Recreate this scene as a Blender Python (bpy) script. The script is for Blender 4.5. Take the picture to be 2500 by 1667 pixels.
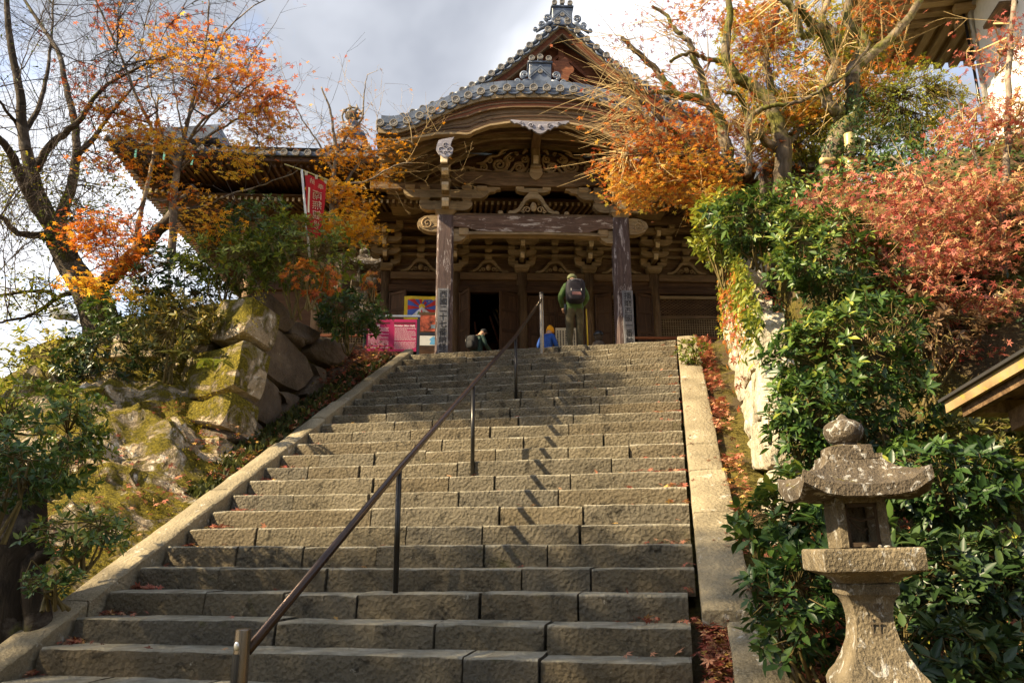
import bpy, math, random
import numpy as np
from mathutils import Matrix, Vector

for _o in list(bpy.data.objects):
    bpy.data.objects.remove(_o)
scene = bpy.context.scene
COL = scene.collection
R = math.radians

# ------------------------------------------------------------------ camera
FPX, PITCH, ROLL = 1900.0, R(14.78), R(-0.36)      # focal length in pixels of the 2500 px wide photograph
EYE = np.array([0.0, 0.0, 1.6])
FW = np.array([0, math.cos(PITCH), math.sin(PITCH)])
UP0 = np.array([0, -math.sin(PITCH), math.cos(PITCH)])
RT0 = np.array([1.0, 0, 0])
RT = math.cos(ROLL) * RT0 + math.sin(ROLL) * UP0
UP = -math.sin(ROLL) * RT0 + math.cos(ROLL) * UP0
cd = bpy.data.cameras.new('camera')
cd.sensor_width = 36.0
cd.sensor_fit = 'HORIZONTAL'
cd.lens = FPX * 36.0 / 2500.0
cd.clip_start, cd.clip_end = 0.05, 6000.0
cam = bpy.data.objects.new('camera', cd)
COL.objects.link(cam)
cam.matrix_world = Matrix(((RT[0], UP[0], -FW[0], EYE[0]), (RT[1], UP[1], -FW[1], EYE[1]),
                           (RT[2], UP[2], -FW[2], EYE[2]), (0, 0, 0, 1)))
scene.camera = cam

# ------------------------------------------------------------------ sun and sky
SUN = np.array([-0.730, -0.270, 0.600])
SUN /= np.linalg.norm(SUN)
SUN_EL = math.asin(SUN[2])
SUN_AZ = math.atan2(SUN[0], SUN[1])                # clockwise from +Y
sl = bpy.data.lights.new('sun', 'SUN')
sl.energy, sl.angle, sl.color = 5.0, R(0.7), (1.0, 0.81, 0.52)
so = bpy.data.objects.new('sun', sl)
COL.objects.link(so)
so.rotation_euler = Vector(SUN).to_track_quat('Z', 'Y').to_euler()
so.location = (-30, -10, 40)

world = bpy.data.worlds.new('World')
scene.world = world
world.use_nodes = True
wt = world.node_tree
wt.nodes.clear()


def wn(t, **k):
    n = wt.nodes.new(t)
    for a, b in k.items():
        setattr(n, a, b)
    return n


sky = wn('ShaderNodeTexSky', sky_type='NISHITA', sun_disc=False)
sky.sun_elevation, sky.sun_rotation = SUN_EL, SUN_AZ
sky.air_density, sky.dust_density, sky.ozone_density = 1.0, 1.0, 2.5
bg = wn('ShaderNodeBackground')
bg.inputs[1].default_value = 0.15
wt.links.new(sky.outputs[0], bg.inputs[0])
tc = wn('ShaderNodeTexCoord')
mp = wn('ShaderNodeMapping')
mp.inputs['Location'].default_value = (0.35, 0.1, 0.0)
mp.inputs['Scale'].default_value = (1.0, 1.0, 1.7)
wt.links.new(tc.outputs['Generated'], mp.inputs[0])
nz = wn('ShaderNodeTexNoise')
nz.inputs['Scale'].default_value = 2.6
nz.inputs['Detail'].default_value = 7
nz.inputs['Roughness'].default_value = 0.55
nz.inputs['Distortion'].default_value = 0.3
wt.links.new(mp.outputs[0], nz.inputs[0])
cov = wn('ShaderNodeValToRGB')                     # how much cloud
cov.color_ramp.elements[0].position = 0.40
cov.color_ramp.elements[1].position = 0.50
wt.links.new(nz.outputs[0], cov.inputs[0])
nz2 = wn('ShaderNodeTexNoise')                     # light and dark in the cloud
nz2.inputs['Scale'].default_value = 2.0
nz2.inputs['Detail'].default_value = 5
nz2.inputs['Distortion'].default_value = 0.2
mp2 = wn('ShaderNodeMapping')
mp2.inputs['Location'].default_value = (1.9, 3.35, 0.6)
mp2.inputs['Scale'].default_value = (1.0, 1.0, 1.3)
wt.links.new(tc.outputs['Generated'], mp2.inputs[0])
wt.links.new(mp2.outputs[0], nz2.inputs[0])
cc = wn('ShaderNodeValToRGB')
e = cc.color_ramp.elements
e[0].position, e[0].color = 0.36, (0.15, 0.162, 0.19, 1)
e[1].position, e[1].color = 0.62, (0.50, 0.51, 0.535, 1)
e.new(0.5).color = (0.25, 0.262, 0.29, 1)
wt.links.new(nz2.outputs[0], cc.inputs[0])
bg2 = wn('ShaderNodeBackground')
bg2.inputs[1].default_value = 1.0
wt.links.new(cc.outputs[0], bg2.inputs[0])
mx = wn('ShaderNodeMixShader')
wt.links.new(cov.outputs[0], mx.inputs[0])
wt.links.new(bg.outputs[0], mx.inputs[1])
wt.links.new(bg2.outputs[0], mx.inputs[2])
wo = wn('ShaderNodeOutputWorld')
wt.links.new(mx.outputs[0], wo.inputs[0])

scene.render.engine = 'CYCLES'
scene.view_settings.view_transform = 'Standard'
scene.view_settings.look = 'None'
scene.view_settings.exposure = 1.6
scene.view_settings.gamma = 1.0
scene.cycles.max_bounces = 7
scene.cycles.diffuse_bounces = 4
scene.cycles.glossy_bounces = 2
scene.cycles.transmission_bounces = 3
scene.cycles.transparent_max_bounces = 4
scene.cycles.caustics_reflective = False
scene.cycles.caustics_refractive = False
scene.cycles.sample_clamp_indirect = 6.0

# ------------------------------------------------------------------ measuring
def ray(px, py):
    return FW * FPX + RT * (px - 1250) + UP * (833.5 - py)


def at(px, py, Y):
    """the point of the place seen at photograph pixel (2500 wide) that lies Y metres ahead"""
    d = ray(px, py)
    return EYE + d * (Y / d[1])


def atd(px, py, Y):
    """the same with pixels of the 2352 wide view"""
    return at(px * 1.06293, py * 1.06293, Y)


# the flight of steps: u across, s along, z up
PS = R(11.974)
AX = np.array([math.sin(PS), math.cos(PS), 0])
RX = np.array([math.cos(PS), -math.sin(PS), 0])
XL, XR, Y1, Z1, RUN, RISE = -5.6245, 0.0995, 6.2589, 0.7648, 0.41064, 0.21327
ZP = Z1 + 23 * RISE                                 # the court in front of the hall
SLOPE = RISE / RUN


def st(u, s, z):
    return RX * u + AX * s + np.array([0, 0, z])


def to_st(p):
    return float(np.dot(p, RX)), float(np.dot(p, AX)), float(p[2])


def zs(s):
    return min(max(Z1 + (s - Y1) * SLOPE, 0.0), ZP)


# ------------------------------------------------------------------ objects
def link(o, parent=None):
    COL.objects.link(o)
    if parent is not None:
        o.parent = parent
    return o


def setp(o, label=None, cat=None, group=None, kind=None):
    if label:
        o['label'] = label
    if cat:
        o['category'] = cat
    if group:
        o['group'] = group
    if kind:
        o['kind'] = kind
    return o


def empty(name, loc=(0, 0, 0), rz=0.0, label=None, cat=None, group=None, kind=None):
    o = bpy.data.objects.new(name, None)
    o.empty_display_size = 0.2
    o.location = [float(v) for v in loc]
    o.rotation_euler = (0, 0, rz)
    link(o)
    return setp(o, label, cat, group, kind)


def mesh_from(name, V, F, mat, smooth=False, mats=None, fmat=None):
    me = bpy.data.meshes.new(name)
    me.from_pydata([tuple(map(float, v)) for v in V], [], F)
    if mats:
        for m in mats:
            me.materials.append(m)
    elif mat is not None:
        me.materials.append(mat)
    if fmat is not None:
        me.polygons.foreach_set('material_index', np.array(fmat, dtype=np.int32))
    if smooth:
        me.polygons.foreach_set('use_smooth', np.ones(len(me.polygons), dtype=bool))
    me.update()
    return me


def mobj(name, V, F, mat, parent=None, smooth=False, **k):
    o = bpy.data.objects.new(name, mesh_from(name, V, F, mat, smooth, **k))
    return link(o, parent)


def inst(name, me, parent=None, loc=(0, 0, 0), rot=(0, 0, 0), scale=(1, 1, 1)):
    o = bpy.data.objects.new(name, me)
    o.location = [float(v) for v in loc]
    o.rotation_euler = rot
    o.scale = scale
    return link(o, parent)


class MB:
    """collects shapes that become one mesh"""
    def __init__(self):
        self.V, self.F = [], []

    def add(self, V, F):
        b = len(self.V)
        self.V += [tuple(v) for v in V]
        self.F += [tuple(i + b for i in f) for f in F]
        return self

    def box(self, x, y, z, c=0.0):
        """x, y, z are (low, high); c is the chamfer"""
        (x0, x1), (y0, y1), (z0, z1) = x, y, z
        if c <= 0:
            V = [(x0, y0, z0), (x1, y0, z0), (x1, y1, z0), (x0, y1, z0), (x0, y0, z1), (x1, y0, z1), (x1, y1, z1), (x0, y1, z1)]
            F = [(0, 3, 2, 1), (4, 5, 6, 7), (0, 1, 5, 4), (1, 2, 6, 5), (2, 3, 7, 6), (3, 0, 4, 7)]
            return self.add(V, F)
        c = min(c, (x1 - x0) * .45, (y1 - y0) * .45, (z1 - z0) * .45)
        V = []
        for zz, ins in ((z0, c), (z0 + c, 0), (z1 - c, 0), (z1, c)):
            a0, a1, b0, b1 = x0 + ins, x1 - ins, y0 + ins, y1 - ins
            k = c if ins == 0 else c * .6
            V += [(a0 + k, b0, zz), (a1 - k, b0, zz), (a1, b0 + k, zz), (a1, b1 - k, zz), (a1 - k, b1, zz), (a0 + k, b1, zz), (a0, b1 - k, zz), (a0, b0 + k, zz)]
        F = [tuple(range(7, -1, -1)), tuple(range(24, 32))]
        for r in range(3):
            for i in range(8):
                j = (i + 1) % 8
                F.append((r * 8 + i, r * 8 + j, r * 8 + 8 + j, r * 8 + 8 + i))
        return self.add(V, F)

    def prism(self, poly, a, b, plane='xz'):
        """polygon in a plane, extruded from a to b along the third axis"""
        n = len(poly)
        def p(q, t):
            return {'xz': (q[0], t, q[1]), 'yz': (t, q[0], q[1]), 'xy': (q[0], q[1], t)}[plane]
        V = [p(q, a) for q in poly] + [p(q, b) for q in poly]
        F = [tuple(range(n)), tuple(range(2 * n - 1, n - 1, -1))]
        F += [(i, n + i, n + (i + 1) % n, (i + 1) % n) for i in range(n)]
        return self.add(V, F)

    def strip(self, xs, lo, hi, y0, y1, lo2=None, hi2=None):
        """solid that follows x: between lo(x) and hi(x), from y0 to y1"""
        V, F = [], []
        for x in xs:
            V += [(x, y0, lo(x)), (x, y0, hi(x)), (x, y1, (hi2 or hi)(x)), (x, y1, (lo2 or lo)(x))]
        for i in range(len(xs) - 1):
            a = i * 4
            for k in range(4):
                k2 = (k + 1) % 4
                F.append((a + k, a + 4 + k, a + 4 + k2, a + k2))
        e = (len(xs) - 1) * 4
        F += [(0, 1, 2, 3), (e + 3, e + 2, e + 1, e)]
        return self.add(V, F)

    def tube(self, P, rad, n=8, cap=True):
        P = np.asarray(P, float)
        m = len(P)
        rad = np.broadcast_to(np.asarray(rad, float), (m,))
        T = np.gradient(P, axis=0)
        T /= np.linalg.norm(T, axis=1)[:, None] + 1e-9
        a = np.array([0.31, 0.17, 0.93]) if abs(T[0][2]) < .9 else np.array([1.0, 0.1, 0])
        V = []
        nrm = np.cross(T[0], a)
        for i in range(m):
            nrm = nrm - T[i] * np.dot(nrm, T[i])
            nrm /= np.linalg.norm(nrm) + 1e-9
            bn = np.cross(T[i], nrm)
            for k in range(n):
                t = 2 * math.pi * k / n
                V.append(P[i] + rad[i] * (math.cos(t) * nrm + math.sin(t) * bn))
        F = []
        for i in range(m - 1):
            for k in range(n):
                k2 = (k + 1) % n
                F.append((i * n + k, i * n + k2, (i + 1) * n + k2, (i + 1) * n + k))
        if cap:
            F += [tuple(range(n - 1, -1, -1)), tuple((m - 1) * n + k for k in range(n))]
        return self.add(V, F)

    def lathe(self, prof, n=16, c=(0, 0, 0), sq=None):
        """profile of (radius, z); sq = list of radius factors per angle step for square or six-sided shapes"""
        V, F = [], []
        for r, z in prof:
            for k in range(n):
                t = 2 * math.pi * k / n
                f = 1.0 if sq is None else sq(t)
                V.append((c[0] + r * f * math.cos(t), c[1] + r * f * math.sin(t), c[2] + z))
        m = len(prof)
        for i in range(m - 1):
            for k in range(n):
                k2 = (k + 1) % n
                F.append((i * n + k, i * n + k2, (i + 1) * n + k2, (i + 1) * n + k))
        F += [tuple(range(n - 1, -1, -1)), tuple((m - 1) * n + k for k in range(n))]
        return self.add(V, F)

    def ball(self, c, r, n=8, m=6):
        r = np.broadcast_to(np.asarray(r, float), (3,))
        V, F = [], []
        for i in range(m + 1):
            a = math.pi * i / m
            for k in range(n):
                t = 2 * math.pi * k / n
                V.append((c[0] + r[0] * math.sin(a) * math.cos(t), c[1] + r[1] * math.sin(a) * math.sin(t), c[2] - r[2] * math.cos(a)))
        for i in range(m):
            for k in range(n):
                k2 = (k + 1) % n
                F.append((i * n + k, i * n + k2, (i + 1) * n + k2, (i + 1) * n + k))
        return self.add(V, F)

    def xf(self, fn, start=0):
        self.V[start:] = [tuple(fn(np.array(v))) for v in self.V[start:]]
        return self

    def build(self, name, mat, parent=None, smooth=False, **k):
        return mobj(name, self.V, self.F, mat, parent, smooth, **k)

    def mesh(self, name, mat, smooth=False):
        return mesh_from(name, self.V, self.F, mat, smooth)


def smooth_by_angle(o, deg=40):
    try:
        me = o.data
        me.polygons.foreach_set('use_smooth', np.ones(len(me.polygons), dtype=bool))
        me.set_sharp_from_angle(angle=R(deg))
    except Exception:
        pass
    return o


def interp(xs, ys):
    return lambda x: float(np.interp(x, xs, ys))


def catmull(P, per=6):
    P = np.asarray(P, float)
    Q = np.vstack([2 * P[0] - P[1], P, 2 * P[-1] - P[-2]])
    out = []
    for i in range(1, len(Q) - 2):
        p0, p1, p2, p3 = Q[i - 1], Q[i], Q[i + 1], Q[i + 2]
        for k in range(per):
            t = k / per
            out.append(.5 * (2 * p1 + (p2 - p0) * t + (2 * p0 - 5 * p1 + 4 * p2 - p3) * t * t + (3 * p1 - p0 - 3 * p2 + p3) * t ** 3))
    out.append(P[-1])
    return np.array(out)


def vnoise(P, seed=0):
    """smooth pseudo noise in -1..1 for points (n,3)"""
    P = np.asarray(P, float)
    rs = np.random.RandomState(seed)
    out = np.zeros(len(P))
    for k in range(6):
        w = rs.normal(size=3)
        w /= np.linalg.norm(w)
        f = rs.uniform(.6, 1.9)
        w2 = rs.normal(size=3) * .8
        out += np.sin(P @ w * f * 2.2 + rs.uniform(0, 6.28) + 1.3 * np.sin(P @ w2 + rs.uniform(0, 6.28)))
    return out / 4.0


# ------------------------------------------------------------------ materials
class NT:
    def __init__(self, name, rough=0.8, spec=0.3):
        self.m = bpy.data.materials.new(name)
        self.m.use_nodes = True
        self.t = self.m.node_tree
        self.t.nodes.clear()
        self.out = self.n('ShaderNodeOutputMaterial')
        self.b = self.n('ShaderNodeBsdfPrincipled')
        self.b.inputs['Roughness'].default_value = rough
        self.b.inputs['Specular IOR Level'].default_value = spec
        self.t.links.new(self.b.outputs[0], self.out.inputs[0])
        self._tc = None

    def n(self, t, **k):
        x = self.t.nodes.new(t)
        for a, b in k.items():
            setattr(x, a, b)
        return x

    def l(self, a, b):
        self.t.links.new(a, b)

    def obj(self, scale=(1, 1, 1), rnd=False, loc=(0, 0, 0)):
        if self._tc is None:
            self._tc = self.n('ShaderNodeTexCoord')
        m = self.n('ShaderNodeMapping')
        m.inputs['Scale'].default_value = scale
        m.inputs['Location'].default_value = loc
        self.l(self._tc.outputs['Object'], m.inputs[0])
        if rnd:
            oi = self.n('ShaderNodeObjectInfo')
            c = self.n('ShaderNodeCombineXYZ')
            mu = self.n('ShaderNodeMath', operation='MULTIPLY')
            mu.inputs[1].default_value = 37.0
            self.l(oi.outputs['Random'], mu.inputs[0])
            for i in range(3):
                self.l(mu.outputs[0], c.inputs[i])
            self.l(c.outputs[0], m.inputs['Location'])
        return m.outputs[0]

    def noise(self, vec, scale, detail=4, rough=.55, dist=0.0):
        x = self.n('ShaderNodeTexNoise')
        x.inputs['Scale'].default_value = scale
        x.inputs['Detail'].default_value = detail
        x.inputs['Roughness'].default_value = rough
        x.inputs['Distortion'].default_value = dist
        self.l(vec, x.inputs[0])
        return x.outputs[0]

    def voro(self, vec, scale, feature='F1', out=0):
        x = self.n('ShaderNodeTexVoronoi', feature=feature)
        x.inputs['Scale'].default_value = scale
        self.l(vec, x.inputs[0])
        return x.outputs[out]

    def wave(self, vec, scale, dist=3.0, detail=2.0, dscale=1.0):
        x = self.n('ShaderNodeTexWave')
        x.inputs['Scale'].default_value = scale
        x.inputs['Distortion'].default_value = dist
        x.inputs['Detail'].default_value = detail
        x.inputs['Detail Scale'].default_value = dscale
        self.l(vec, x.inputs[0])
        return x.outputs['Fac']

    def ramp(self, fac, stops):
        x = self.n('ShaderNodeValToRGB')
        el = x.color_ramp.elements
        while len(el) < len(stops):
            el.new(0.5)
        for e_, (p, c) in zip(el, stops):
            e_.position = p
            if not hasattr(c, '__len__'):
                c = (c, c, c)
            e_.color = (*c[:3], 1)
        self.l(fac, x.inputs[0])
        return x.outputs[0]

    def mix(self, fac, a, b, mode='MIX'):
        x = self.n('ShaderNodeMix', data_type='RGBA', blend_type=mode)
        for sock, v in ((x.inputs[0], fac), (x.inputs[6], a), (x.inputs[7], b)):
            if hasattr(v, 'links'):
                self.l(v, sock)
            elif hasattr(v, '__len__'):
                sock.default_value = (*v[:3], 1)
            else:
                sock.default_value = v
        return x.outputs[2]

    def math(self, op, a, b=0.0):
        x = self.n('ShaderNodeMath', operation=op)
        for i, v in enumerate((a, b)):
            if hasattr(v, 'links'):
                self.l(v, x.inputs[i])
            else:
                x.inputs[i].default_value = v
        return x.outputs[0]

    def rnd(self):
        return self.n('ShaderNodeObjectInfo').outputs['Random']

    def upness(self):
        g = self.n('ShaderNodeNewGeometry')
        s = self.n('ShaderNodeSeparateXYZ')
        self.l(g.outputs['Normal'], s.inputs[0])
        return s.outputs[2]

    def color(self, v):
        if hasattr(v, 'links'):
            self.l(v, self.b.inputs[0])
        else:
            self.b.inputs[0].default_value = (*v[:3], 1)
        return self

    def bump(self, h, dist=0.01, strength=1.0, normal=None):
        x = self.n('ShaderNodeBump')
        x.inputs['Strength'].default_value = strength
        x.inputs['Distance'].default_value = dist
        self.l(h, x.inputs['Height'])
        if normal is not None:
            self.l(normal, x.inputs['Normal'])
        self.l(x.outputs[0], self.b.inputs['Normal'])
        return x.outputs[0]


def flat(name, col, rough=.7, spec=.3, metal=0.0, var=.12):
    t = NT(name, rough, spec)
    v = t.obj((1, 1, 1))
    n = t.noise(v, 9.0, 5)
    t.color(t.ramp(n, [(.3, [c * (1 - var) for c in col]), (.7, [min(1, c * (1 + var)) for c in col])]))
    t.b.inputs['Metallic'].default_value = metal
    return t.m


def stone_mat(name, dark, mid, light, lichen=(.62, .60, .52), moss=0.0, lich=.68, scale=1.0, rough_d=.012, fine=26.0, objrnd=.25):
    t = NT(name, .9, .2)
    v = t.obj((scale,) * 3)
    big = t.noise(v, 1.7, 6, .6, .4)
    grain = t.noise(v, 55, 3, .6)
    c = t.ramp(big, [(.28, dark), (.5, mid), (.74, light)])
    c = t.mix(t.ramp(grain, [(.35, 0), (.65, 1)]), c, t.mix(.5, c, light), 'MIX')
    speck = t.ramp(t.noise(v, 140, 2), [(.58, 0), (.66, 1)])
    c = t.mix(t.math('MULTIPLY', speck, .45), c, [q * .35 for q in dark])
    # grey lichen blotches
    ln = t.noise(v, 5.5, 7, .68, .7)
    c = t.mix(t.math('MULTIPLY', t.ramp(ln, [(lich, 0), (lich + .05, 1)]), .75), c, lichen)
    c = t.mix(t.math('MULTIPLY', t.rnd(), objrnd), c, [q * .55 for q in mid])
    rough = t.math('ADD', t.noise(v, fine, 5, .6, .3), t.math('MULTIPLY', t.voro(v, fine * .62), .55))
    if moss > 0:
        mn = t.noise(v, 1.9, 9, .68, .9)
        up = t.upness()
        f = t.math('ADD', t.math('MULTIPLY', up, .22), mn)
        mf = t.ramp(f, [(.80 - moss, 0), (.88 - moss, 1)])
        mc = t.ramp(t.noise(v, 30, 4), [(.3, (.07, .06, .008)), (.55, (.23, .185, .018)), (.75, (.42, .32, .035))])
        c = t.mix(mf, c, mc)
        rough = t.math('ADD', rough, t.math('MULTIPLY', t.math('MULTIPLY', mf, t.noise(v, 70, 3)), 1.2))
    t.color(c)
    t.bump(rough, rough_d, 1.0)
    return t.m


def wood_mat(name, axis, dark, mid, light, paint=None, rnd=True, sc=1.0):
    t = NT(name, .75, .25)
    long, cross = .55 * sc, 7.0 * sc
    s = {'x': (long, cross, cross), 'y': (cross, long, cross), 'z': (cross, cross, long)}[axis]
    v = t.obj(s, rnd=rnd)
    g = t.noise(v, 1.6, 7, .62, 1.1)
    f = t.noise(v, 9.0, 4, .6)
    c = t.ramp(g, [(.28, dark), (.5, mid), (.72, light)])
    c = t.mix(t.ramp(f, [(.35, .5), (.6, 0)]), c, [q * .45 for q in dark])
    v2 = t.obj((1, 1, 1))
    st_ = t.ramp(t.noise(v2, 1.3, 5, .6), [(.42, 0), (.7, .55)])
    c = t.mix(st_, c, [q * .6 for q in dark])
    c = t.mix(t.math('MULTIPLY', t.rnd(), .3), c, [q * 1.0 for q in light])
    if paint is not None:
        v3 = t.obj({'x': (.8, 3, 3), 'y': (3, .8, 3), 'z': (3.2, 3.2, .7)}[axis])
        pf = t.ramp(t.noise(v3, 2.2, 8, .72, .6), [(.54, 0), (.60, .8)])
        c = t.mix(pf, c, paint)
    t.color(c)
    t.bump(t.math('ADD', g, t.math('MULTIPLY', f, .5)), .012, .7)
    return t.m


def leaf_mat(name, stops, trans=.35, rough=.5, spec=.35):
    """colour from the per-leaf value 'tint', part of the light passes through"""
    t = NT(name, rough, spec)
    a = t.n('ShaderNodeAttribute', attribute_name='tint')
    c = t.ramp(a.outputs['Fac'], stops)
    t.color(c)
    tr = t.n('ShaderNodeBsdfTranslucent')
    t.l(c, tr.inputs[0])
    ms = t.n('ShaderNodeMixShader')
    ms.inputs[0].default_value = trans
    t.l(t.b.outputs[0], ms.inputs[1])
    t.l(tr.outputs[0], ms.inputs[2])
    t.l(ms.outputs[0], t.out.inputs[0])
    return t.m


def bark_mat(name, dark, light, moss=.0, scale=1.0):
    t = NT(name, .9, .2)
    v = t.obj((3.5 * scale, 3.5 * scale, .9 * scale))
    v2 = t.obj((1, 1, 1))
    n = t.noise(v, 2.5, 7, .65, .6)
    c = t.ramp(n, [(.3, dark), (.65, light)])
    pt = t.ramp(t.noise(v2, 2.4, 6, .65, .4), [(.52, 0), (.62, .8)])
    c = t.mix(pt, c, [min(1, q * 1.7 + .04) for q in light])
    if moss > 0:
        mf = t.ramp(t.noise(v2, 1.8, 6, .6, .4), [(.66 - moss, 0), (.76 - moss, .95)])
        c = t.mix(mf, c, t.ramp(t.noise(v2, 24, 3), [(.3, (.035, .04, .008)), (.7, (.16, .15, .03))]))
    t.color(c)
    t.bump(n, .03, .9)
    return t.m


M = {}


def step_mat():
    t = NT('step_stone', .9, .2)
    v = t.obj((1, 1, 1))
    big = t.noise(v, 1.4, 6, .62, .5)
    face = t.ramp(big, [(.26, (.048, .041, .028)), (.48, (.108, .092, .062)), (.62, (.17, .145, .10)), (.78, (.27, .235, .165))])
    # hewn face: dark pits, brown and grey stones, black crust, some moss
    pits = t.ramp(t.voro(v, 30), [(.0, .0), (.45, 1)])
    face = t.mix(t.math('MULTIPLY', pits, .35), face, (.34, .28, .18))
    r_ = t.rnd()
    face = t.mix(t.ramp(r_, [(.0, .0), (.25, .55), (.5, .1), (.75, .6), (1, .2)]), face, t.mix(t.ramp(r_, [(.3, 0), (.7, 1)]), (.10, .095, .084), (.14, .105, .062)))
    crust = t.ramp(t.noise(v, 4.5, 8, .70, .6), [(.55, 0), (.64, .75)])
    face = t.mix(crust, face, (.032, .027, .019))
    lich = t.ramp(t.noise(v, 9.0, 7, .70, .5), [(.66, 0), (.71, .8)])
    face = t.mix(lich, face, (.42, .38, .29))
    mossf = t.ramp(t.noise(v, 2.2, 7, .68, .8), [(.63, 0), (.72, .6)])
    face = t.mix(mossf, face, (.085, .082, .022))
    # tread: worn and dusty, paled further to paint in the sun it catches
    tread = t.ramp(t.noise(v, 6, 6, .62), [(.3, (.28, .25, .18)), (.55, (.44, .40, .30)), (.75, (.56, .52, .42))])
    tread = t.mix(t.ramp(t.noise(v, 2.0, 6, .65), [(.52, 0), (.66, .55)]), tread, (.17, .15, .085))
    up = t.ramp(t.upness(), [(.45, 0), (.8, 1)])  # up-facing stone pale, risers dark: light and shade put into the colour
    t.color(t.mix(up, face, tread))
    h = t.math('ADD', t.noise(v, 34, 5, .62, .3), t.math('MULTIPLY', t.voro(v, 24), .7))
    h = t.math('ADD', h, t.math('MULTIPLY', t.noise(v, 9, 3), .8))
    h = t.math('ADD', h, t.math('MULTIPLY', t.noise(v, 95, 4, .65), .55))
    t.bump(h, .06, 1.0)
    return t.m


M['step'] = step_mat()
M['kerb'] = stone_mat('kerb_stone', (.10, .082, .05), (.235, .195, .125), (.38, .32, .21), lichen=(.55, .52, .45), lich=.60, rough_d=.02, fine=38, objrnd=.3)
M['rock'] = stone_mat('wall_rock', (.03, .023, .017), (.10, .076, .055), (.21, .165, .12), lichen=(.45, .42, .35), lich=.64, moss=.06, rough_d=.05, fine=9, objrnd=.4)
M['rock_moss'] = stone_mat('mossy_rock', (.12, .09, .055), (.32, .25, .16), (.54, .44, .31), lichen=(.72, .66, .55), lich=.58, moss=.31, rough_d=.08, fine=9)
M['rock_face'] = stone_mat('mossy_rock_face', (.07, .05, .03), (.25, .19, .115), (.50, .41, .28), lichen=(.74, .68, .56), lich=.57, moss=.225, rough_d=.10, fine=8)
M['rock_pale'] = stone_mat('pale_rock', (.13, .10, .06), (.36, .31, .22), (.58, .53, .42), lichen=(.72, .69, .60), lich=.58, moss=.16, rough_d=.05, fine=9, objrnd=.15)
M['lantern'] = stone_mat('lantern_stone', (.022, .019, .015), (.12, .096, .062), (.31, .25, .16), lichen=(.46, .45, .42), lich=.57, moss=.04, rough_d=.014, fine=30, scale=1.9)
M['lantern_roof'] = stone_mat('lantern_roof_stone', (.018, .015, .012), (.075, .060, .045), (.21, .165, .11), lichen=(.52, .51, .48), lich=.56, moss=.05, rough_d=.016, fine=30, scale=2.2)
M['plaza'] = stone_mat('court_paving', (.12, .1, .07), (.24, .2, .14), (.34, .29, .2), rough_d=.01)

W_D, W_M, W_L = (.045, .026, .013), (.15, .088, .042), (.30, .19, .095)
for a_ in 'xyz':
    M['wood_' + a_] = wood_mat('old_wood_' + a_, a_, W_D, W_M, W_L)
    M['pale_' + a_] = wood_mat('weathered_wood_' + a_, a_, (.11, .07, .035), (.29, .20, .10), (.48, .35, .19))
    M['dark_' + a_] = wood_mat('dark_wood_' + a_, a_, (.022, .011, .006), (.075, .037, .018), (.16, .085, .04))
M['red_x'] = wood_mat('red_brown_wood', 'x', (.06, .016, .007), (.17, .05, .02), (.3, .11, .045))
M['pillar'] = wood_mat('pillar_wood', 'z', (.035, .022, .02), (.085, .055, .05), (.17, .115, .1), paint=(.42, .37, .36))
M['beam'] = wood_mat('beam_wood', 'x', (.05, .024, .014), (.15, .085, .055), (.28, .175, .12), paint=(.55, .46, .38))
M['carved'] = wood_mat('carved_wood', 'x', (.13, .082, .04), (.36, .24, .115), (.55, .39, .21), sc=1.5)
M['carved_grey'] = wood_mat('carved_grey_wood', 'x', (.12, .11, .125), (.27, .255, .29), (.5, .48, .53), sc=2)
M['end'] = flat('rafter_end_paint', (.62, .50, .33), .8, var=.3)
M['black'] = flat('dark_interior', (.006, .005, .004), .9)


def tile_mat():
    t = NT('roof_tile', .42, .5)
    v = t.obj((1, 1, 1), rnd=True)
    c = t.ramp(t.noise(v, 2.2, 5, .6), [(.3, (.035, .043, .062)), (.5, (.08, .10, .138)), (.72, (.19, .22, .28))])
    c = t.mix(t.ramp(t.noise(v, 6, 6, .7), [(.6, 0), (.7, .7)]), c, (.33, .31, .24))
    t.color(c)
    t.bump(t.noise(v, 22, 4), .006, .6)
    return t.m


M['tile'] = tile_mat()
M['tile_end'] = flat('tile_end_grey', (.20, .185, .165), .6, var=.4)
M['plaster'] = flat('white_plaster', (.80, .79, .75), .9, var=.05)
M['rail'] = flat('brown_steel', (.05, .03, .021), .26, .6, .6, var=.15)
M['post'] = flat('dark_steel', (.03, .028, .026), .3, .5, .7, var=.15)
M['steel'] = flat('bronze_steel', (.24, .20, .155), .25, .5, .9, var=.1)
M['blackpaint'] = flat('black_paint', (.012, .013, .016), .3, .5)
M['bark'] = bark_mat('maple_bark', (.06, .047, .035), (.22, .175, .125), .0)
M['bark_moss'] = bark_mat('mossy_bark', (.035, .026, .018), (.17, .13, .085), .20)
M['bark_dark'] = bark_mat('dark_bark', (.022, .016, .011), (.085, .066, .048), .04)
M['twig'] = flat('twig', (.40, .28, .12), .8, var=.3)
M['twig_dark'] = flat('dark_twig', (.055, .04, .032), .85, var=.3)
M['stem'] = flat('green_stem', (.12, .09, .03), .8, var=.3)

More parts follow.
